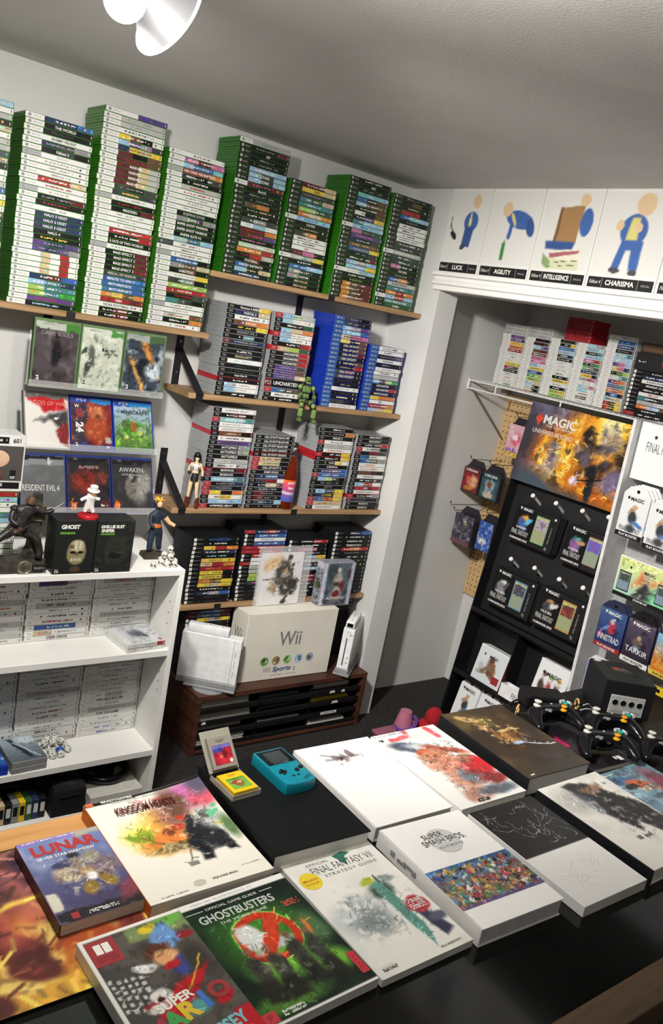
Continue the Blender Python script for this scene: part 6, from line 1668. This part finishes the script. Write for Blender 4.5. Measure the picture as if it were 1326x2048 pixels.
def controller(label, M):
    t = thing('game_controller', label, 'controller', M=M @ Matrix.Scale(1.1, 4), group='black controllers on the side table')
    if not CTRL:
        V = [(0, 0, .03), (-.035, .004, .03), (-.052, -.004, .028), (-.062, -.03, .022), (-.066, -.058, .013), (.035, .004, .03), (.052, -.004, .028), (.062, -.03, .022), (.066, -.058, .013), (0, -.008, .024)]
        E_ = [(0, 1), (1, 2), (2, 3), (3, 4), (0, 5), (5, 6), (6, 7), (7, 8), (0, 9)]
        o = bake(skin_obj('body', V, E_, [.022, .024, .025, .016, .010, .024, .025, .016, .010, .018], gcb, t, sub=2)); CTRL.append(o.data)
        o2 = S(); o2.lathe([(.009, .0), (.0095, .003), (.004, .005), (.004, .010), (.0088, .0115), (.0092, .0135), (.006, .0142), (.001, .0136)], 20); CTRL.append(o2.mesh('analog_stick', pm('stick_white', 'd0d0c8', .4)))
        o2 = S(); o2.lathe([(.0085, .0), (.0088, .003), (.0035, .005), (.0035, .009), (.007, .010), (.0074, .012), (.001, .0125)], 18); CTRL.append(o2.mesh('yellow_stick', pm('stick_yellow', 'e0a81c', .35)))
        o2 = S(); o2.lathe([(.0078, 0), (.0078, .004), (.005, .0052), (.001, .0054)], 20); CTRL.append(o2.mesh('green_button', pm('btn_green', '1f9a80', .3)))
        o2 = S(); o2.lathe([(.0046, 0), (.0046, .0035), (.002, .0045), (.0005, .0045)], 16); CTRL.append(o2.mesh('red_button', pm('btn_red', 'b02834', .3)))
        o2 = S(); o2.tube([(.0135*math.cos(R(a)), .0135*math.sin(R(a)), .002) for a in range(-40, 35, 15)], .0042, 8); CTRL.append(o2.mesh('kidney_button', pm('btn_grey', 'b4b6bc', .35)))
        o2 = MB(); o2.box(-.0095, -.0032, 0, .0095, .0032, .004, .0008); o2.box(-.0032, -.0095, 0, .0032, .0095, .004, .0008); CTRL.append(o2.mesh('direction_pad', pm('pad_grey', '7c7e84', .4)))
        o2 = S(); o2.lathe([(.003, 0), (.003, .0025), (.0005, .003)], 12); CTRL.append(o2.mesh('start_button', pm('btn_grey', 'b4b6bc', .35)))
    else: link('body', CTRL[0], t)
    for nm, k, p, rz in (('analog_stick', 1, (-.045, .002, .049), 0), ('yellow_stick', 2, (.024, -.016, .044), 0), ('green_button', 3, (.045, .004, .0505), 0), ('red_button', 4, (.033, -.004, .0505), 0), ('kidney_button', 5, (.045, .004, .05), 20), ('kidney_button', 5, (.045, .004, .05), 105), ('direction_pad', 6, (-.022, -.016, .0445), 0), ('start_button', 7, (0, .004, .0505), 0)):
        link(nm, CTRL[k], t, M=T(*p) @ RZ(rz))
    return t
CTRL = []
zc = ZT+.0146
controller('black controller nearest the brown art book, sticks facing up', T(.632, -1.235, zc) @ RZ(-14))
controller('black controller in front, above the colourful art book', T(.648, -1.395, zc) @ RZ(-24))
controller('black controller directly before the cube console', T(.802, -1.318, ZT+.002) @ RZ(-30))
controller('black controller cut off by the right photo edge', T(.838, -1.474, ZT+.002) @ RZ(-38))
cbl = pm('cable_black', '141416', .35); cwh = pm('cable_pale', 'b9b9b6', .3)  # black cable and pale grey cable plastic
def cable(label, pts, r, mat):
    P = [Vector(p) for p in pts]; out = []
    for i in range(len(P)-1):
        p0, p1, p2, p3 = P[max(i-1, 0)], P[i], P[i+1], P[min(i+2, len(P)-1)]
        for s in range(8):
            u = s/8; out.append(.5*((2*p1)+(-p0+p2)*u+(2*p0-5*p1+4*p2-p3)*u*u+(-p0+3*p1-3*p2+p3)*u**3))
    b = S(); b.tube(out+[P[-1]], r, 7); return tag(obj('cable', b, mat), label, 'cable')
zz = ZT+.004
cable('black cable looping behind the first controller', [(.62, -1.19, zz+.02), (.60, -1.15, zz+.004), (.64, -1.12, zz), (.67, -1.10, zz+.01), (.63, -1.10, zz), (.61, -1.13, zz)], .0028, cbl)
cable('first pale cable strand left of the cube console', [(.80, -1.225, zz+.036), (.825, -1.225, zz+.036), (.85, -1.225, zz+.02), (.86, -1.28, zz)], .002, cwh)
cable('second pale cable strand left of the cube console', [(.775, -1.235, zz+.03), (.81, -1.24, zz+.03), (.845, -1.25, zz+.012), (.85, -1.30, zz)], .002, cwh)
cable('black cable coil left of the cube console', [(.72, -1.205, zz+.01), (.79, -1.195, zz+.014), (.835, -1.19, zz+.018), (.83, -1.21, zz+.006), (.76, -1.225, zz+.004), (.70, -1.21, zz+.002)], .0026, cbl)
cable('black cable right of the cube console', [(.90, -1.40, zz+.01), (.96, -1.41, zz+.012), (1.02, -1.38, zz+.01), (1.0, -1.45, zz), (.93, -1.47, zz)], .0026, cbl)
def band(label, p, rz):
    b = S(); b.tube([(.011*math.cos(a/16*2*math.pi), 0, .015*math.sin(a/16*2*math.pi)) for a in range(17)], .0028, 6, False); return tag(obj('rubber_band', b, pm('band_tan', 'c8a068', .6), None, M=T(*p) @ RZ(rz)), label, 'rubber band')
band('tan rubber band round the cables left of the cube console', (.81, -1.198, zz+.025), 60); band('tan rubber band round the cable behind the first controller', (.605, -1.15, zz+.013), 20)
# ================================================================ THINGS ON TOP OF THE BOOKCASE
ZB2 = .8036
def youtooz(label, x, title, sub, cv):
    t = tag(obj('figure_box', MB().box(0, 0, 0, .109, .075, .15, .0012), pm('box_charcoal', '1f2120', .45), None, M=T(x, -.376, ZB2)), label, 'box')
    put(t, cv, T(.0545, -.0005, .075) @ FRONT, 'cover_print'); B = T(.0545, -.0008, .075) @ FRONT
    for i, s in enumerate(title): link('lettering', text_me(s, ink('z'), .012 if len(title) == 1 else .0095, bold=.05, maxw=.085), t, M=B @ T(-.044+(.052 if len(title) == 1 else (.064 if i == 0 else .038))/2, .058-i*.0115, .0004))
    b = MB(); b.quad((-.045, .038 if len(title) == 1 else .0345, .0004), (-.005, .038 if len(title) == 1 else .0345, .0004), (-.005, .0435 if len(title) == 1 else .039, .0004), (-.045, .0435 if len(title) == 1 else .039, .0004)); k = obj('green_strip', b, ink('6fae3c'), t, M=B); fine(k, -.025, .041 if len(title) == 1 else .0367, .034, .003, 'k', T(0, 0, .0004), 4)
    fine(t, -.044, -.066, .011, .012, 'w', B, 5, 4); return t
c = CV(.107, .148, 60, 84, '1c1e1d', .03, 301); c.blob(.55, .4, .25, .33, '8a7f5c', .15).blob(.55, .52, .2, .18, 'b0a888', .25).poly(((.5, .62), (.54, .62), (.54, .46), (.5, .46)), 'd8d4c4', .02).poly(((.62, .62), (.66, .6), (.66, .48), (.62, .48)), 'd8d4c4', .02).blob(.4, .52, .08, .06, '6a5a38', .5).blob(.46, .41, .09, .035, '141414', .25).blob(.66, .41, .09, .035, '141414', .25).poly(((.52, .36), (.56, .4), (.6, .36)), '141414', .015).rect(.42, .24, .68, .3, 'c9c4ac', .02).line(((.48, .3), (.48, .24)), .008, '3a3426').line(((.55, .3), (.55, .24)), .008, '3a3426').line(((.62, .3), (.62, .24)), .008, '3a3426').blob(.55, .08, .14, .08, '4a3a2a', .4)
youtooz('charcoal figure box with pale skull mask picture on the bookcase', -.463, ['GHOST'], '', c)
c = CV(.107, .148, 50, 70, '1d1f1d', .06, 302); c.blob(.55, .45, .32, .4, '262a24', .5).nz(12, '33382f', 4, .5, .65).blob(.55, .33, .2, .08, '141513', .5).nz(14, 'b0aa98', 8, .6, .7, .9, c.box(.4, .28, .8, .42))
youtooz('charcoal figure box with shaggy dark hood picture on the bookcase', -.3505, ['GHILLIE SUIT', 'SNIPER'], '', c)
stack('stack under window box', 'white cases stacked on the bookcase', 'x360', -.702, ZB2, '''
wr m ~
wl g ~ *m
w g ~ *k
w g ~
wt g ~
wl g ~
w k ~
w k ~
w g ~
w g ~
w g ~
w g ~''', TT=.0148, y0=-.2)
fb2 = tag(obj('window_box', MB().box(0, 0, 0, .12, .09, .155, .001), pm('box_white', 'd4d4d2', .4), None, M=T(-.627, -.2, ZB2+12*.0148+.001)), 'white window box numbered 601 on the left stack of cases', 'box')
b = MB(); b.quad((.004, -.0006, .03), (.116, -.0006, .03), (.116, -.0006, .126), (.004, -.0006, .126)); k = obj('window_panel', b, ink('4a4644'), fb2)
b = S(); b.ball((.05, -.002, .09), (.03, .0035, .024), 20, 10); obj('toy_head', b, pm('toy_tan', 'c9a88a', .5), k)
b = S(); b.ball((.05, -.0, .045), (.02, .003, .016), 16, 8); obj('toy_torso', b, pm('toy_brown', '5a4034', .5), k)
F = T(0, -.0007, 0) @ FRONT
b = MB(); b.quad((.01, -.0006, .132), (.075, -.0006, .132), (.075, -.0006, .15), (.01, -.0006, .15)); b.quad((.02, -.0006, .008), (.112, -.0006, .008), (.112, -.0006, .026), (.02, -.0006, .026)); b.quad((.084, -.0008, .034), (.1, -.0008, .034), (.1, -.0008, .06), (.084, -.0008, .06)); obj('label_panel', b, ink('k'), fb2)
word(fb2, '601', .096, .141, .012, 'k', F, bold=.02); fine(fb2, .042, .141, .055, .008, 'w', F, 4, dz=.0006); word(fb2, 'ELLIE', .055, .019, .008, 'w', F, bold=.02, dz=.0006); fine(fb2, .092, .04, .012, .008, 'w', F, 6, 2, dz=.0012)
# dark warrior statue lunging over a rocky base with a round medal
dk = pm('statue_dark', '2b2826', .4, nz=(60, .4), bump=(150, .5)); rockm = pm('statue_rock', '3a352e', .8, nz=(30, .4), bump=(60, .9)); leath = pm('statue_leather', '5a4030', .5, nz=(60, .3)); bronze = pm('medal_bronze', '8a8272', .35, .7, nz=(80, .3))
stt = thing('warrior_statue', 'dark lunging warrior statue on rocky base with round medal, bookcase top', 'statue', (-.555, -.33, ZB2))
def lump(name, poly, h, mat, parent, M=None, seed=1, amp=.01, seg=5):
    b = S(); b.prism(poly, 0, h); bmesh.ops.subdivide_edges(b.bm, edges=b.bm.edges[:], cuts=seg, use_grid_fill=True)
    for v in b.bm.verts:
        n = mnoise.noise_vector(v.co*45+Vector((seed, 0, 0))); v.co += Vector((n.x, n.y, max(-.3, n.z) if v.co.z > .004 else 0))*amp*(1 if v.co.z > .004 else .4)
    return obj(name, b, mat, parent, M=M)
lump('rock_base', [(-.075, -.028), (.07, -.032), (.088, .0), (.075, .05), (-.08, .05)], .026, rockm, stt, seed=3, amp=.008)
b = S(); b.lathe([(.019, -.002), (.0195, .002), (.0165, .0035), (.0155, .0025), (.001, .004)], 28, T(.022, -.034, .018) @ RX(90)); obj('round_medal', b, bronze, stt)
b = MB(); b.box(.042, -.037, .008, .08, -.033, .026, .001); k = obj('name_plate', b, pm('plate_black', '1a1917', .4), stt); fine(k, .061, .017, .03, .008, 'g', T(0, -.0373, 0) @ FRONT, 5, 2)
V = [(.0, .0, .115), (.012, -.002, .142), (.02, -.002, .165), (.026, -.003, .178), (.03, -.004, .190), (-.018, -.006, .108), (-.05, -.012, .088), (-.075, -.014, .05), (-.082, -.016, .036), (.02, .002, .105), (.055, -.006, .088), (.066, -.008, .055), (.064, -.012, .032), (.05, -.004, .168), (.075, -.008, .160), (.092, -.012, .172), (-.01, .002, .166), (-.02, -.014, .140), (.0, -.028, .13)]
E_ = [(0, 1), (1, 2), (2, 3), (3, 4), (0, 5), (5, 6), (6, 7), (7, 8), (0, 9), (9, 10), (10, 11), (11, 12), (2, 13), (13, 14), (14, 15), (2, 16), (16, 17), (17, 18)]
skin_obj('body', V, E_, [.017, .017, .019, .007, .013, .013, .011, .009, .009, .014, .012, .010, .011, .010, .008, .006, .010, .008, .006], dk, stt, sub=2)
b = S(); b.tube([(-.03, -.02, .09), (.02, -.028, .128), (.03, -.03, .136)], [.001, .002, .0015], 6); b.tube([(.07, -.012, .16), (.1, -.014, .18), (.115, -.014, .19)], [.0025, .002, .001], 6); obj('blade', b, pm('blade_steel', '4a4a48', .3, .8), stt)
b = S(); b.lathe([(.021, -.012), (.0195, .004), (.0165, .012)], 16, T(.002, -.001, .118) @ RY(20), caps=False); obj('belt', b, leath, stt)
b = S(); b.ball((.05, -.002, .172), (.012, .011, .008), 12, 8); b.ball((-.008, .0, .170), (.012, .011, .008), 12, 8); obj('shoulder_plates', b, dk, stt)
b = S(); b.lathe([(.0128, .0), (.0138, .01), (.010, .019), (.001, .022)], 16, T(.029, -.003, .184) @ RY(18)); obj('hood', b, leath, stt)
# stone pillar sculpture
pl = thing('pillar_statue', 'mossy broken pillar sculpture behind the dark statue', 'statue', (-.4955, -.30, ZB2))
for i, (r, z, h, dx) in enumerate(((.026, 0, .05, 0), (.021, .047, .045, .002), (.019, .089, .045, -.001), (.022, .131, .04, .003), (.014, .168, .035, .0))):
    lump('stone_block', [(r*math.cos(a*math.pi/3+i)+dx, r*math.sin(a*math.pi/3+i)) for a in range(6)], h, pm('mossy_stone', '5d5640', .85, nz=(25, .45), bump=(60, .9)) if i % 2 else rockm, pl, (0 and None) or T(0, 0, z), seed=i*5, amp=.007, seg=3)
# small white figurine on its red stand, on the charcoal boxes
wf = thing('figurine', 'small white suited figurine on round red stand atop charcoal box', 'figurine', M=T(-.3705, -.345, ZB2+.1506))
b = S(); b.lathe([(.0275, 0), (.0275, .006), (.026, .0085), (.001, .009)], 32); obj('round_stand', b, pm('stand_red', 'b01c24', .3), wf)
wh_ = pm('figurine_white', 'e8e6e2', .4)
V = [(0, 0, .034), (.001, 0, .048), (.002, 0, .056), (.004, -.003, .068), (-.007, .002, .026), (-.01, .004, .012), (.008, -.001, .026), (.013, -.003, .012), (-.014, .0, .054), (-.026, .002, .046), (.016, -.002, .054), (.027, -.006, .052)]
skin_obj('body', V, [(0, 1), (1, 2), (2, 3), (0, 4), (4, 5), (0, 6), (6, 7), (2, 8), (8, 9), (2, 10), (10, 11)], [.011, .011, .009, .010, .007, .006, .007, .006, .0055, .005, .0055, .005], wh_, wf, sub=2)
b = S(); b.ball((.005, -.006, .069), (.0098, .0095, .0095), 16, 10); obj('face', b, pm('figurine_skin', 'd8a880', .5), wf)
b = S(); b.lathe([(.0165, 0), (.0165, .0015), (.011, .002), (.0105, .014), (.001, .0145)], 24, T(.006, -.003, .0755) @ RX(12)); obj('hat', b, wh_, wf)
# standing fighter figure at the right end and the heap of little skulls
nf = thing('figurine', 'dark clad fighter figurine with yellow hair at right of rack', 'figurine', M=T(-.118, -.262, ZB2))
navy = pm('cloth_navy', '1f2a3a', .6, nz=(60, .25)); 
V = [(0, 0, .09), (-.002, 0, .118), (-.003, 0, .138), (-.004, -.002, .15), (-.005, -.004, .168), (-.012, .0, .08), (-.016, -.004, .046), (-.014, .0, .02), (.012, 0, .08), (.016, .004, .046), (.022, .006, .02), (.018, -.004, .132), (.034, -.012, .112), (.05, -.022, .104), (-.022, .0, .132), (-.026, -.01, .108), (-.018, -.022, .10)]
skin_obj('body', V, [(0, 1), (1, 2), (2, 3), (3, 4), (0, 5), (5, 6), (6, 7), (0, 8), (8, 9), (9, 10), (2, 11), (11, 12), (12, 13), (2, 14), (14, 15), (15, 16)], [.0135, .014, .014, .006, .011, .012, .010, .008, .012, .010, .008, .008, .006, .005, .008, .006, .005], navy, nf, sub=2)
b = S(); b.ball((-.005, -.012, .168), (.0085, .007, .01), 14, 9); obj('face', b, pm('figurine_skin', 'd8a880', .5), nf)
b = S()
for a in range(12): b.lathe([(.004, 0), (.0025, .01), (.0004, .019)], 6, T(-.005, -.003, .175) @ RZ(a*30) @ RX(38+(a % 3)*14))
obj('spiky_hair', b, pm('hair_yellow', 'd8b03a', .55), nf)
b = S(); b.tube([(.022, -.006, .127), (.034, -.012, .112), (.049, -.0215, .105)], [.0085, .0068, .0056], 10); obj('bare_arm', b, pm('figurine_skin', 'd8a880', .5), nf)
b = S(); b.lathe([(.015, 0), (.0158, .006), (.015, .012)], 16, T(-.001, 0, .096), caps=False); obj('orange_sash', b, pm('sash_orange', 'c86a30', .6), nf)
lump('rock_foot', [(-.035, -.02), (.03, -.025), (.04, .02), (-.03, .028)], .014, rockm, nf, seed=9, amp=.006, seg=3)
b = S(); b.tube([(-.03, .01, .06), (.01, .012, .12), (.02, .014, .15)], .002, 6); obj('sword', b, pm('blade_steel', '4a4a48', .3, .8), nf)
def skull_me():
    b = S(); b.mi = 0; b.ball((0, 0, .0105), (.0095, .0105, .0095), 16, 10); b.box(-.0055, -.0095, .0, .0055, .002, .0065, .0015)
    b.mi = 1
    for x in (-.0038, .0038): b.ball((x, -.0088, .0098), (.0027, .002, .0027), 10, 6)
    b.ball((0, -.0102, .0062), (.0012, .001, .0016), 8, 5)
    return b.mesh('toy_skull', [pm('bone', 'cfcdc4', .5, nz=(80, .12)), pm('socket_dark', '1a1816', .8)])
sme = skull_me(); rg = random.Random(8)
SP = [(-.158, -.352, 0), (-.112, -.35, 0), (-.090, -.352, 0), (-.101, -.330, 0), (-.124, -.334, 0), (-.079, -.331, 0), (-.112, -.311, 0), (-.09, -.309, 0), (-.101, -.343, .0195), (-.089, -.325, .0195), (-.112, -.325, .0195), (-.098, -.331, .039)]
for i, (x, y, z) in enumerate(SP):
    o = link('toy_skull', sme, None, (x, y, ZB2+z), (0, 0, R(rg.uniform(-50, 40))))
    tag(o, ('small toy skull lying alone left of the heap on the bookcase' if i == 0 else 'topmost small toy skull of the heap on the bookcase end' if i == 11 else 'small toy skull, %s, in the heap on bookcase end' % ('', 'front row left', 'front row right', 'second row middle', 'second row left', 'second row right', 'back row left', 'back row right', 'front of upper layer', 'right of upper layer', 'left of upper layer')[i]), 'toy skull', 'toy skull heap')

# ================================================================ THINGS ON THE PINE SHELVES
gf = thing('toy_figure', 'green armoured toy figure seated on the pine shelf edge, legs hanging', 'toy figure', M=T(.524, -.014, ZP) @ RZ(-22))
olive = pm('armour_green', '566f38', .4, nz=(60, .25)); olive2 = pm('armour_green_light', '6b8648', .38, nz=(60, .2)); joint = pm('joint_dark', '23261e', .5)
V = [(0, .012, .012), (0, .012, .038), (0, .008, .06), (0, .005, .071), (0, .002, .084), (-.014, -.002, .010), (-.018, -.034, .010), (-.020, -.037, -.022), (-.021, -.038, -.046), (-.022, -.050, -.05), (.014, -.002, .010), (.022, -.034, .010), (.028, -.038, -.022), (.032, -.040, -.046), (.036, -.052, -.05), (-.022, .008, .06), (-.028, -.002, .038), (-.018, -.018, .022), (.022, .008, .06), (.030, .0, .04), (.026, -.016, .022)]
E_ = [(0, 1), (1, 2), (2, 3), (3, 4), (0, 5), (5, 6), (6, 7), (7, 8), (8, 9), (0, 10), (10, 11), (11, 12), (12, 13), (13, 14), (2, 15), (15, 16), (16, 17), (2, 18), (18, 19), (19, 20)]
skin_obj('body', V, E_, [.011, .010, .012, .005, .007, .008, .007, .006, .006, .005, .008, .007, .006, .006, .005, .007, .006, .005, .007, .006, .005], joint, gf, sub=2)
b = S(); b.ball((0, .001, .086), (.0112, .0128, .0125), 16, 10); b.box(-.0085, -.013, .075, .0085, -.002, .083, .002); h_ = obj('helmet', b, olive, gf)
b = S(); b.ball((0, -.007, .087), (.0085, .0065, .0048), 14, 8); obj('visor', b, pm('visor_dark', '4a4420', .15, .3), h_)
b = MB(); b.box(-.0075, .0, .094, .0075, .012, .100, .002); obj('helmet_crest', b, olive2, h_)
b = MB(); b.box(-.016, -.006, .044, .016, .022, .068, .005, 2); b.box(-.011, -.0075, .024, .011, .021, .04, .004, 2); obj('chest_plate', b, olive, gf)
for s in (-1, 1):
    b = S(); b.ball((s*.024, .008, .061), (.0095, .0105, .010), 12, 8); obj('shoulder_pad', b, olive2, gf)
    b = MB(); b.cbox((s*.0285 if s > 0 else -.0245, -.008, .030), (.013, .014, .022), .003); obj('forearm_guard', b, olive, gf)
    x0 = -.016 if s < 0 else .018
    b = MB(); b.cbox((x0, -.016, .012), (.018, .026, .017), .004); obj('thigh_plate', b, olive, gf)
    x1 = -.0205 if s < 0 else .029
    b = MB(); b.cbox((x1, -.040, -.024), (.017, .016, .032), .004); obj('shin_guard', b, olive2, gf)
    b = MB(); b.cbox((x1-.001 if s < 0 else x1+.004, -.045, -.049), (.017, .027, .013), .004); obj('boot', b, olive, gf)
    b = S(); b.ball((x1+(.0 if s < 0 else -.006), -.042, .004), (.0085, .007, .009), 12, 8); obj('knee_pad', b, olive2, gf)
lf = thing('figurine', 'dark haired figurine in black skirt and brown boots at shelf end', 'figurine', M=T(.1395, .008, ZQ) @ RZ(-30))
skinm = pm('doll_skin', 'dcc39c', .5); hairm = pm('hair_black', '141210', .35, stretch=(40, 40, 3)); boot = pm('boot_brown', '5a2018', .45); topw = pm('top_white', 'dcd8d2', .5); skirtm = pm('skirt_black', '19181a', .5)
V = [(0, 0, .112), (0, 0, .128), (0, 0, .146), (0, -.001, .158), (0, -.003, .178), (-.010, 0, .098), (-.012, -.001, .058), (-.014, .001, .022), (-.015, -.002, .008), (.010, 0, .098), (.013, -.001, .058), (.018, .001, .022), (.020, -.002, .008), (-.016, .001, .15), (-.024, .004, .13), (-.016, -.012, .118), (.016, .001, .15), (.023, .002, .13), (.026, -.002, .11)]
E_ = [(0, 1), (1, 2), (2, 3), (3, 4), (0, 5), (5, 6), (6, 7), (7, 8), (0, 9), (9, 10), (10, 11), (11, 12), (2, 13), (13, 14), (14, 15), (2, 16), (16, 17), (17, 18)]
skin_obj('body', V, E_, [.0115, .0085, .0115, .0042, .0098, .0085, .0065, .005, .005, .0085, .0065, .005, .005, .0055, .0045, .004, .0055, .0045, .004], skinm, lf, sub=2)
b = S(); b.lathe([(.0155, .094), (.0145, .104), (.0122, .116), (.0105, .122)], 20, caps=False); b.lathe([(.0150, .0945), (.0140, .104), (.0118, .116)], 20, caps=False); obj('skirt', b, skirtm, lf)
b = S(); b.lathe([(.0105, .132), (.0138, .14), (.0142, .148), (.011, .154)], 20, Matrix.Diagonal((1.05, .95, 1, 1)), caps=False); obj('top', b, topw, lf)
b = S(); b.tube([(-.009, -.012, .136), (-.008, -.006, .155), (-.006, .008, .157)], .0016, 6); b.tube([(.009, -.012, .136), (.008, -.006, .155), (.006, .008, .157)], .0016, 6); obj('braces', b, skirtm, lf)
b = S(); b.ball((0, .002, .182), (.0118, .0118, .0112), 16, 10); b.ball((0, .010, .158), (.0105, .0055, .028), 14, 10); b.tube([(-.009, -.006, .184), (-.0105, -.005, .172), (-.0095, -.002, .162)], [.0035, .003, .001], 8); b.tube([(.009, -.006, .184), (.0105, -.005, .172), (.0095, -.002, .162)], [.0035, .003, .001], 8); obj('long_hair', b, hairm, lf)
b = S(); b.ball((-.0035, -.0125, .178), .0011, 8, 5); b.ball((.0035, -.0125, .178), .0011, 8, 5); obj('eyes', b, hairm, lf)
for x in (-.015, .0195):
    b = S(); b.tube([(x, .001, .036), (x, .001, .012)], [.0072, .0076], 12); b.ball((x, -.006, .0065), (.008, .014, .0065), 14, 8); obj('boot', b, boot, lf)
b = S(); b.ball((-.019, -.008, .122), (.0065, .0065, .0065), 10, 7); b.ball((.026, -.002, .109), (.006, .006, .007), 10, 7); obj('glove', b, pm('glove_dark', '3a1c18', .5), lf)
# soda bottle
bt = thing('soda_bottle', 'glass soda bottle of amber drink with bright pink label on shelf', 'bottle', M=T(.533, .012, ZQ))
glass = pm('bottle_glass', 'f0f4f2', .03, trans=1.0, ior=1.3, nz=(10, .01)); soda = pm('amber_soda', 'b03a12', .1, trans=.55, ior=1.2, nz=(10, .05))
b = S(); b.lathe([(.001, .002), (.027, .002), (.0295, .006), (.0295, .125), (.028, .145), (.021, .175), (.0145, .205), (.0125, .228), (.0138, .230), (.0138, .236), (.0125, .238)], 32, caps=False); obj('glass_shell', b, glass, bt)
b = S(); b.lathe([(.0005, .004), (.0262, .004), (.0282, .008), (.0282, .125), (.0267, .144), (.0197, .174), (.0142, .199), (.0005, .1995)], 32, caps=False); obj('drink', b, soda, bt)
b = S(); b.lathe([(.0145, .232), (.0152, .234), (.0145, .246), (.0125, .2485), (.001, .249)], 24); obj('bottle_cap', b, pm('cap_black', '18181a', .4), bt)
c = CV(2*math.pi*.0299, .082, 140, 40, 'c0406a', .03, 331); c.grad('4a58a8', 'cf4a70', 'y', .1, .75).blob(.30, .3, .05, .3, '5a5fb0', .8).blob(.2, .25, .06, .25, 'c0487a', .7).rect(.0, .86, 1, 1.1, 'd8602c', .03)
nx_, ny_ = c.nx, c.ny; me = c.mesh(PRINTG); co = np.empty((nx_+1)*(ny_+1)*3); me.vertices.foreach_get('co', co); co = co.reshape(-1, 3); a = co[:, 0]/.0299-math.pi/2-R(35)+math.pi/2*0; 
me.vertices.foreach_set('co', np.stack([.0299*np.cos(a), .0299*np.sin(a), co[:, 1]+.071], -1).ravel()); lb = link('bottle_label', me, bt)
def round_word(s, h, z, k, w, ang0):
    tm = text_me(s, ink(k), h, w=w, bold=.03, shear=.15); m2 = tm.copy(); n = len(m2.vertices); co = np.empty(n*3); m2.vertices.foreach_get('co', co); co = co.reshape(-1, 3)
    a = co[:, 0]/.0303+R(ang0); m2.vertices.foreach_set('co', np.stack([.0303*np.cos(a), .0303*np.sin(a), co[:, 1]+z], -1).ravel()); link('lettering', m2, lb)
round_word('Victory', .016, .062, 'w', .05, -112); round_word('JONES', .010, .100, 'w', .03, -98); round_word('Nuka', .010, .083, 'w', .022, -98)
# plush behind the counter, on a low stool
sto = thing('storage_bin', 'low pink storage bin in the alcove mouth holding the red plush', 'bin', (1.0, -.50, 0))
b = MB(); b.box(-.14, -.13, 0, .14, .13, .11, .006, 2); obj('tub', b, pm('pink_plastic', '9a5a6c', .4), sto)
b = MB(); b.box(-.147, -.137, .105, .147, .137, .116, .002); obj('lid', b, pm('dusty_pink_lid', '8f5566', .4), sto)
pls = thing('plush_toy', 'round red plush toy peeking over the books in the alcove', 'plush toy', M=T(1.0, -.505, .1166))
fz = pm('red_plush', 'a80f1c', .9, nz=(200, .25), bump=(400, .8))
b = S(); b.ball((0, 0, .045), (.055, .05, .045), 20, 14); obj('body', b, fz, pls)
b = S(); b.ball((.012, -.01, .10), (.036, .034, .042), 20, 14); obj('head', b, fz, pls)
b = S(); b.ball((-.05, -.03, .07), (.022, .018, .02), 14, 10); b.ball((.055, -.02, .055), (.02, .018, .02), 14, 10); obj('arms', b, fz, pls)
tpl = tag(obj('pink_reflection_shape', S().lathe([(.02, 0), (.034, .01), (.038, .05), (.03, .09), (.022, .12)], 24), pm('reflection_pink', 'a8647c', .5), None, M=T(.91, -.465, .1166)), 'added pink reflection shape with purple ring, left of the red plush', 'toy')  # pink body added in place of a pinkish reflection
b = S(); b.tube([(.036*math.cos(a), -.012+.036*math.sin(a), .075+.02*math.cos(a)) for a in np.linspace(0, 6.283, 20)], .007, 8, False); obj('purple_ring', b, pm('toy_purple', '5a3a8a', .4), tpl)
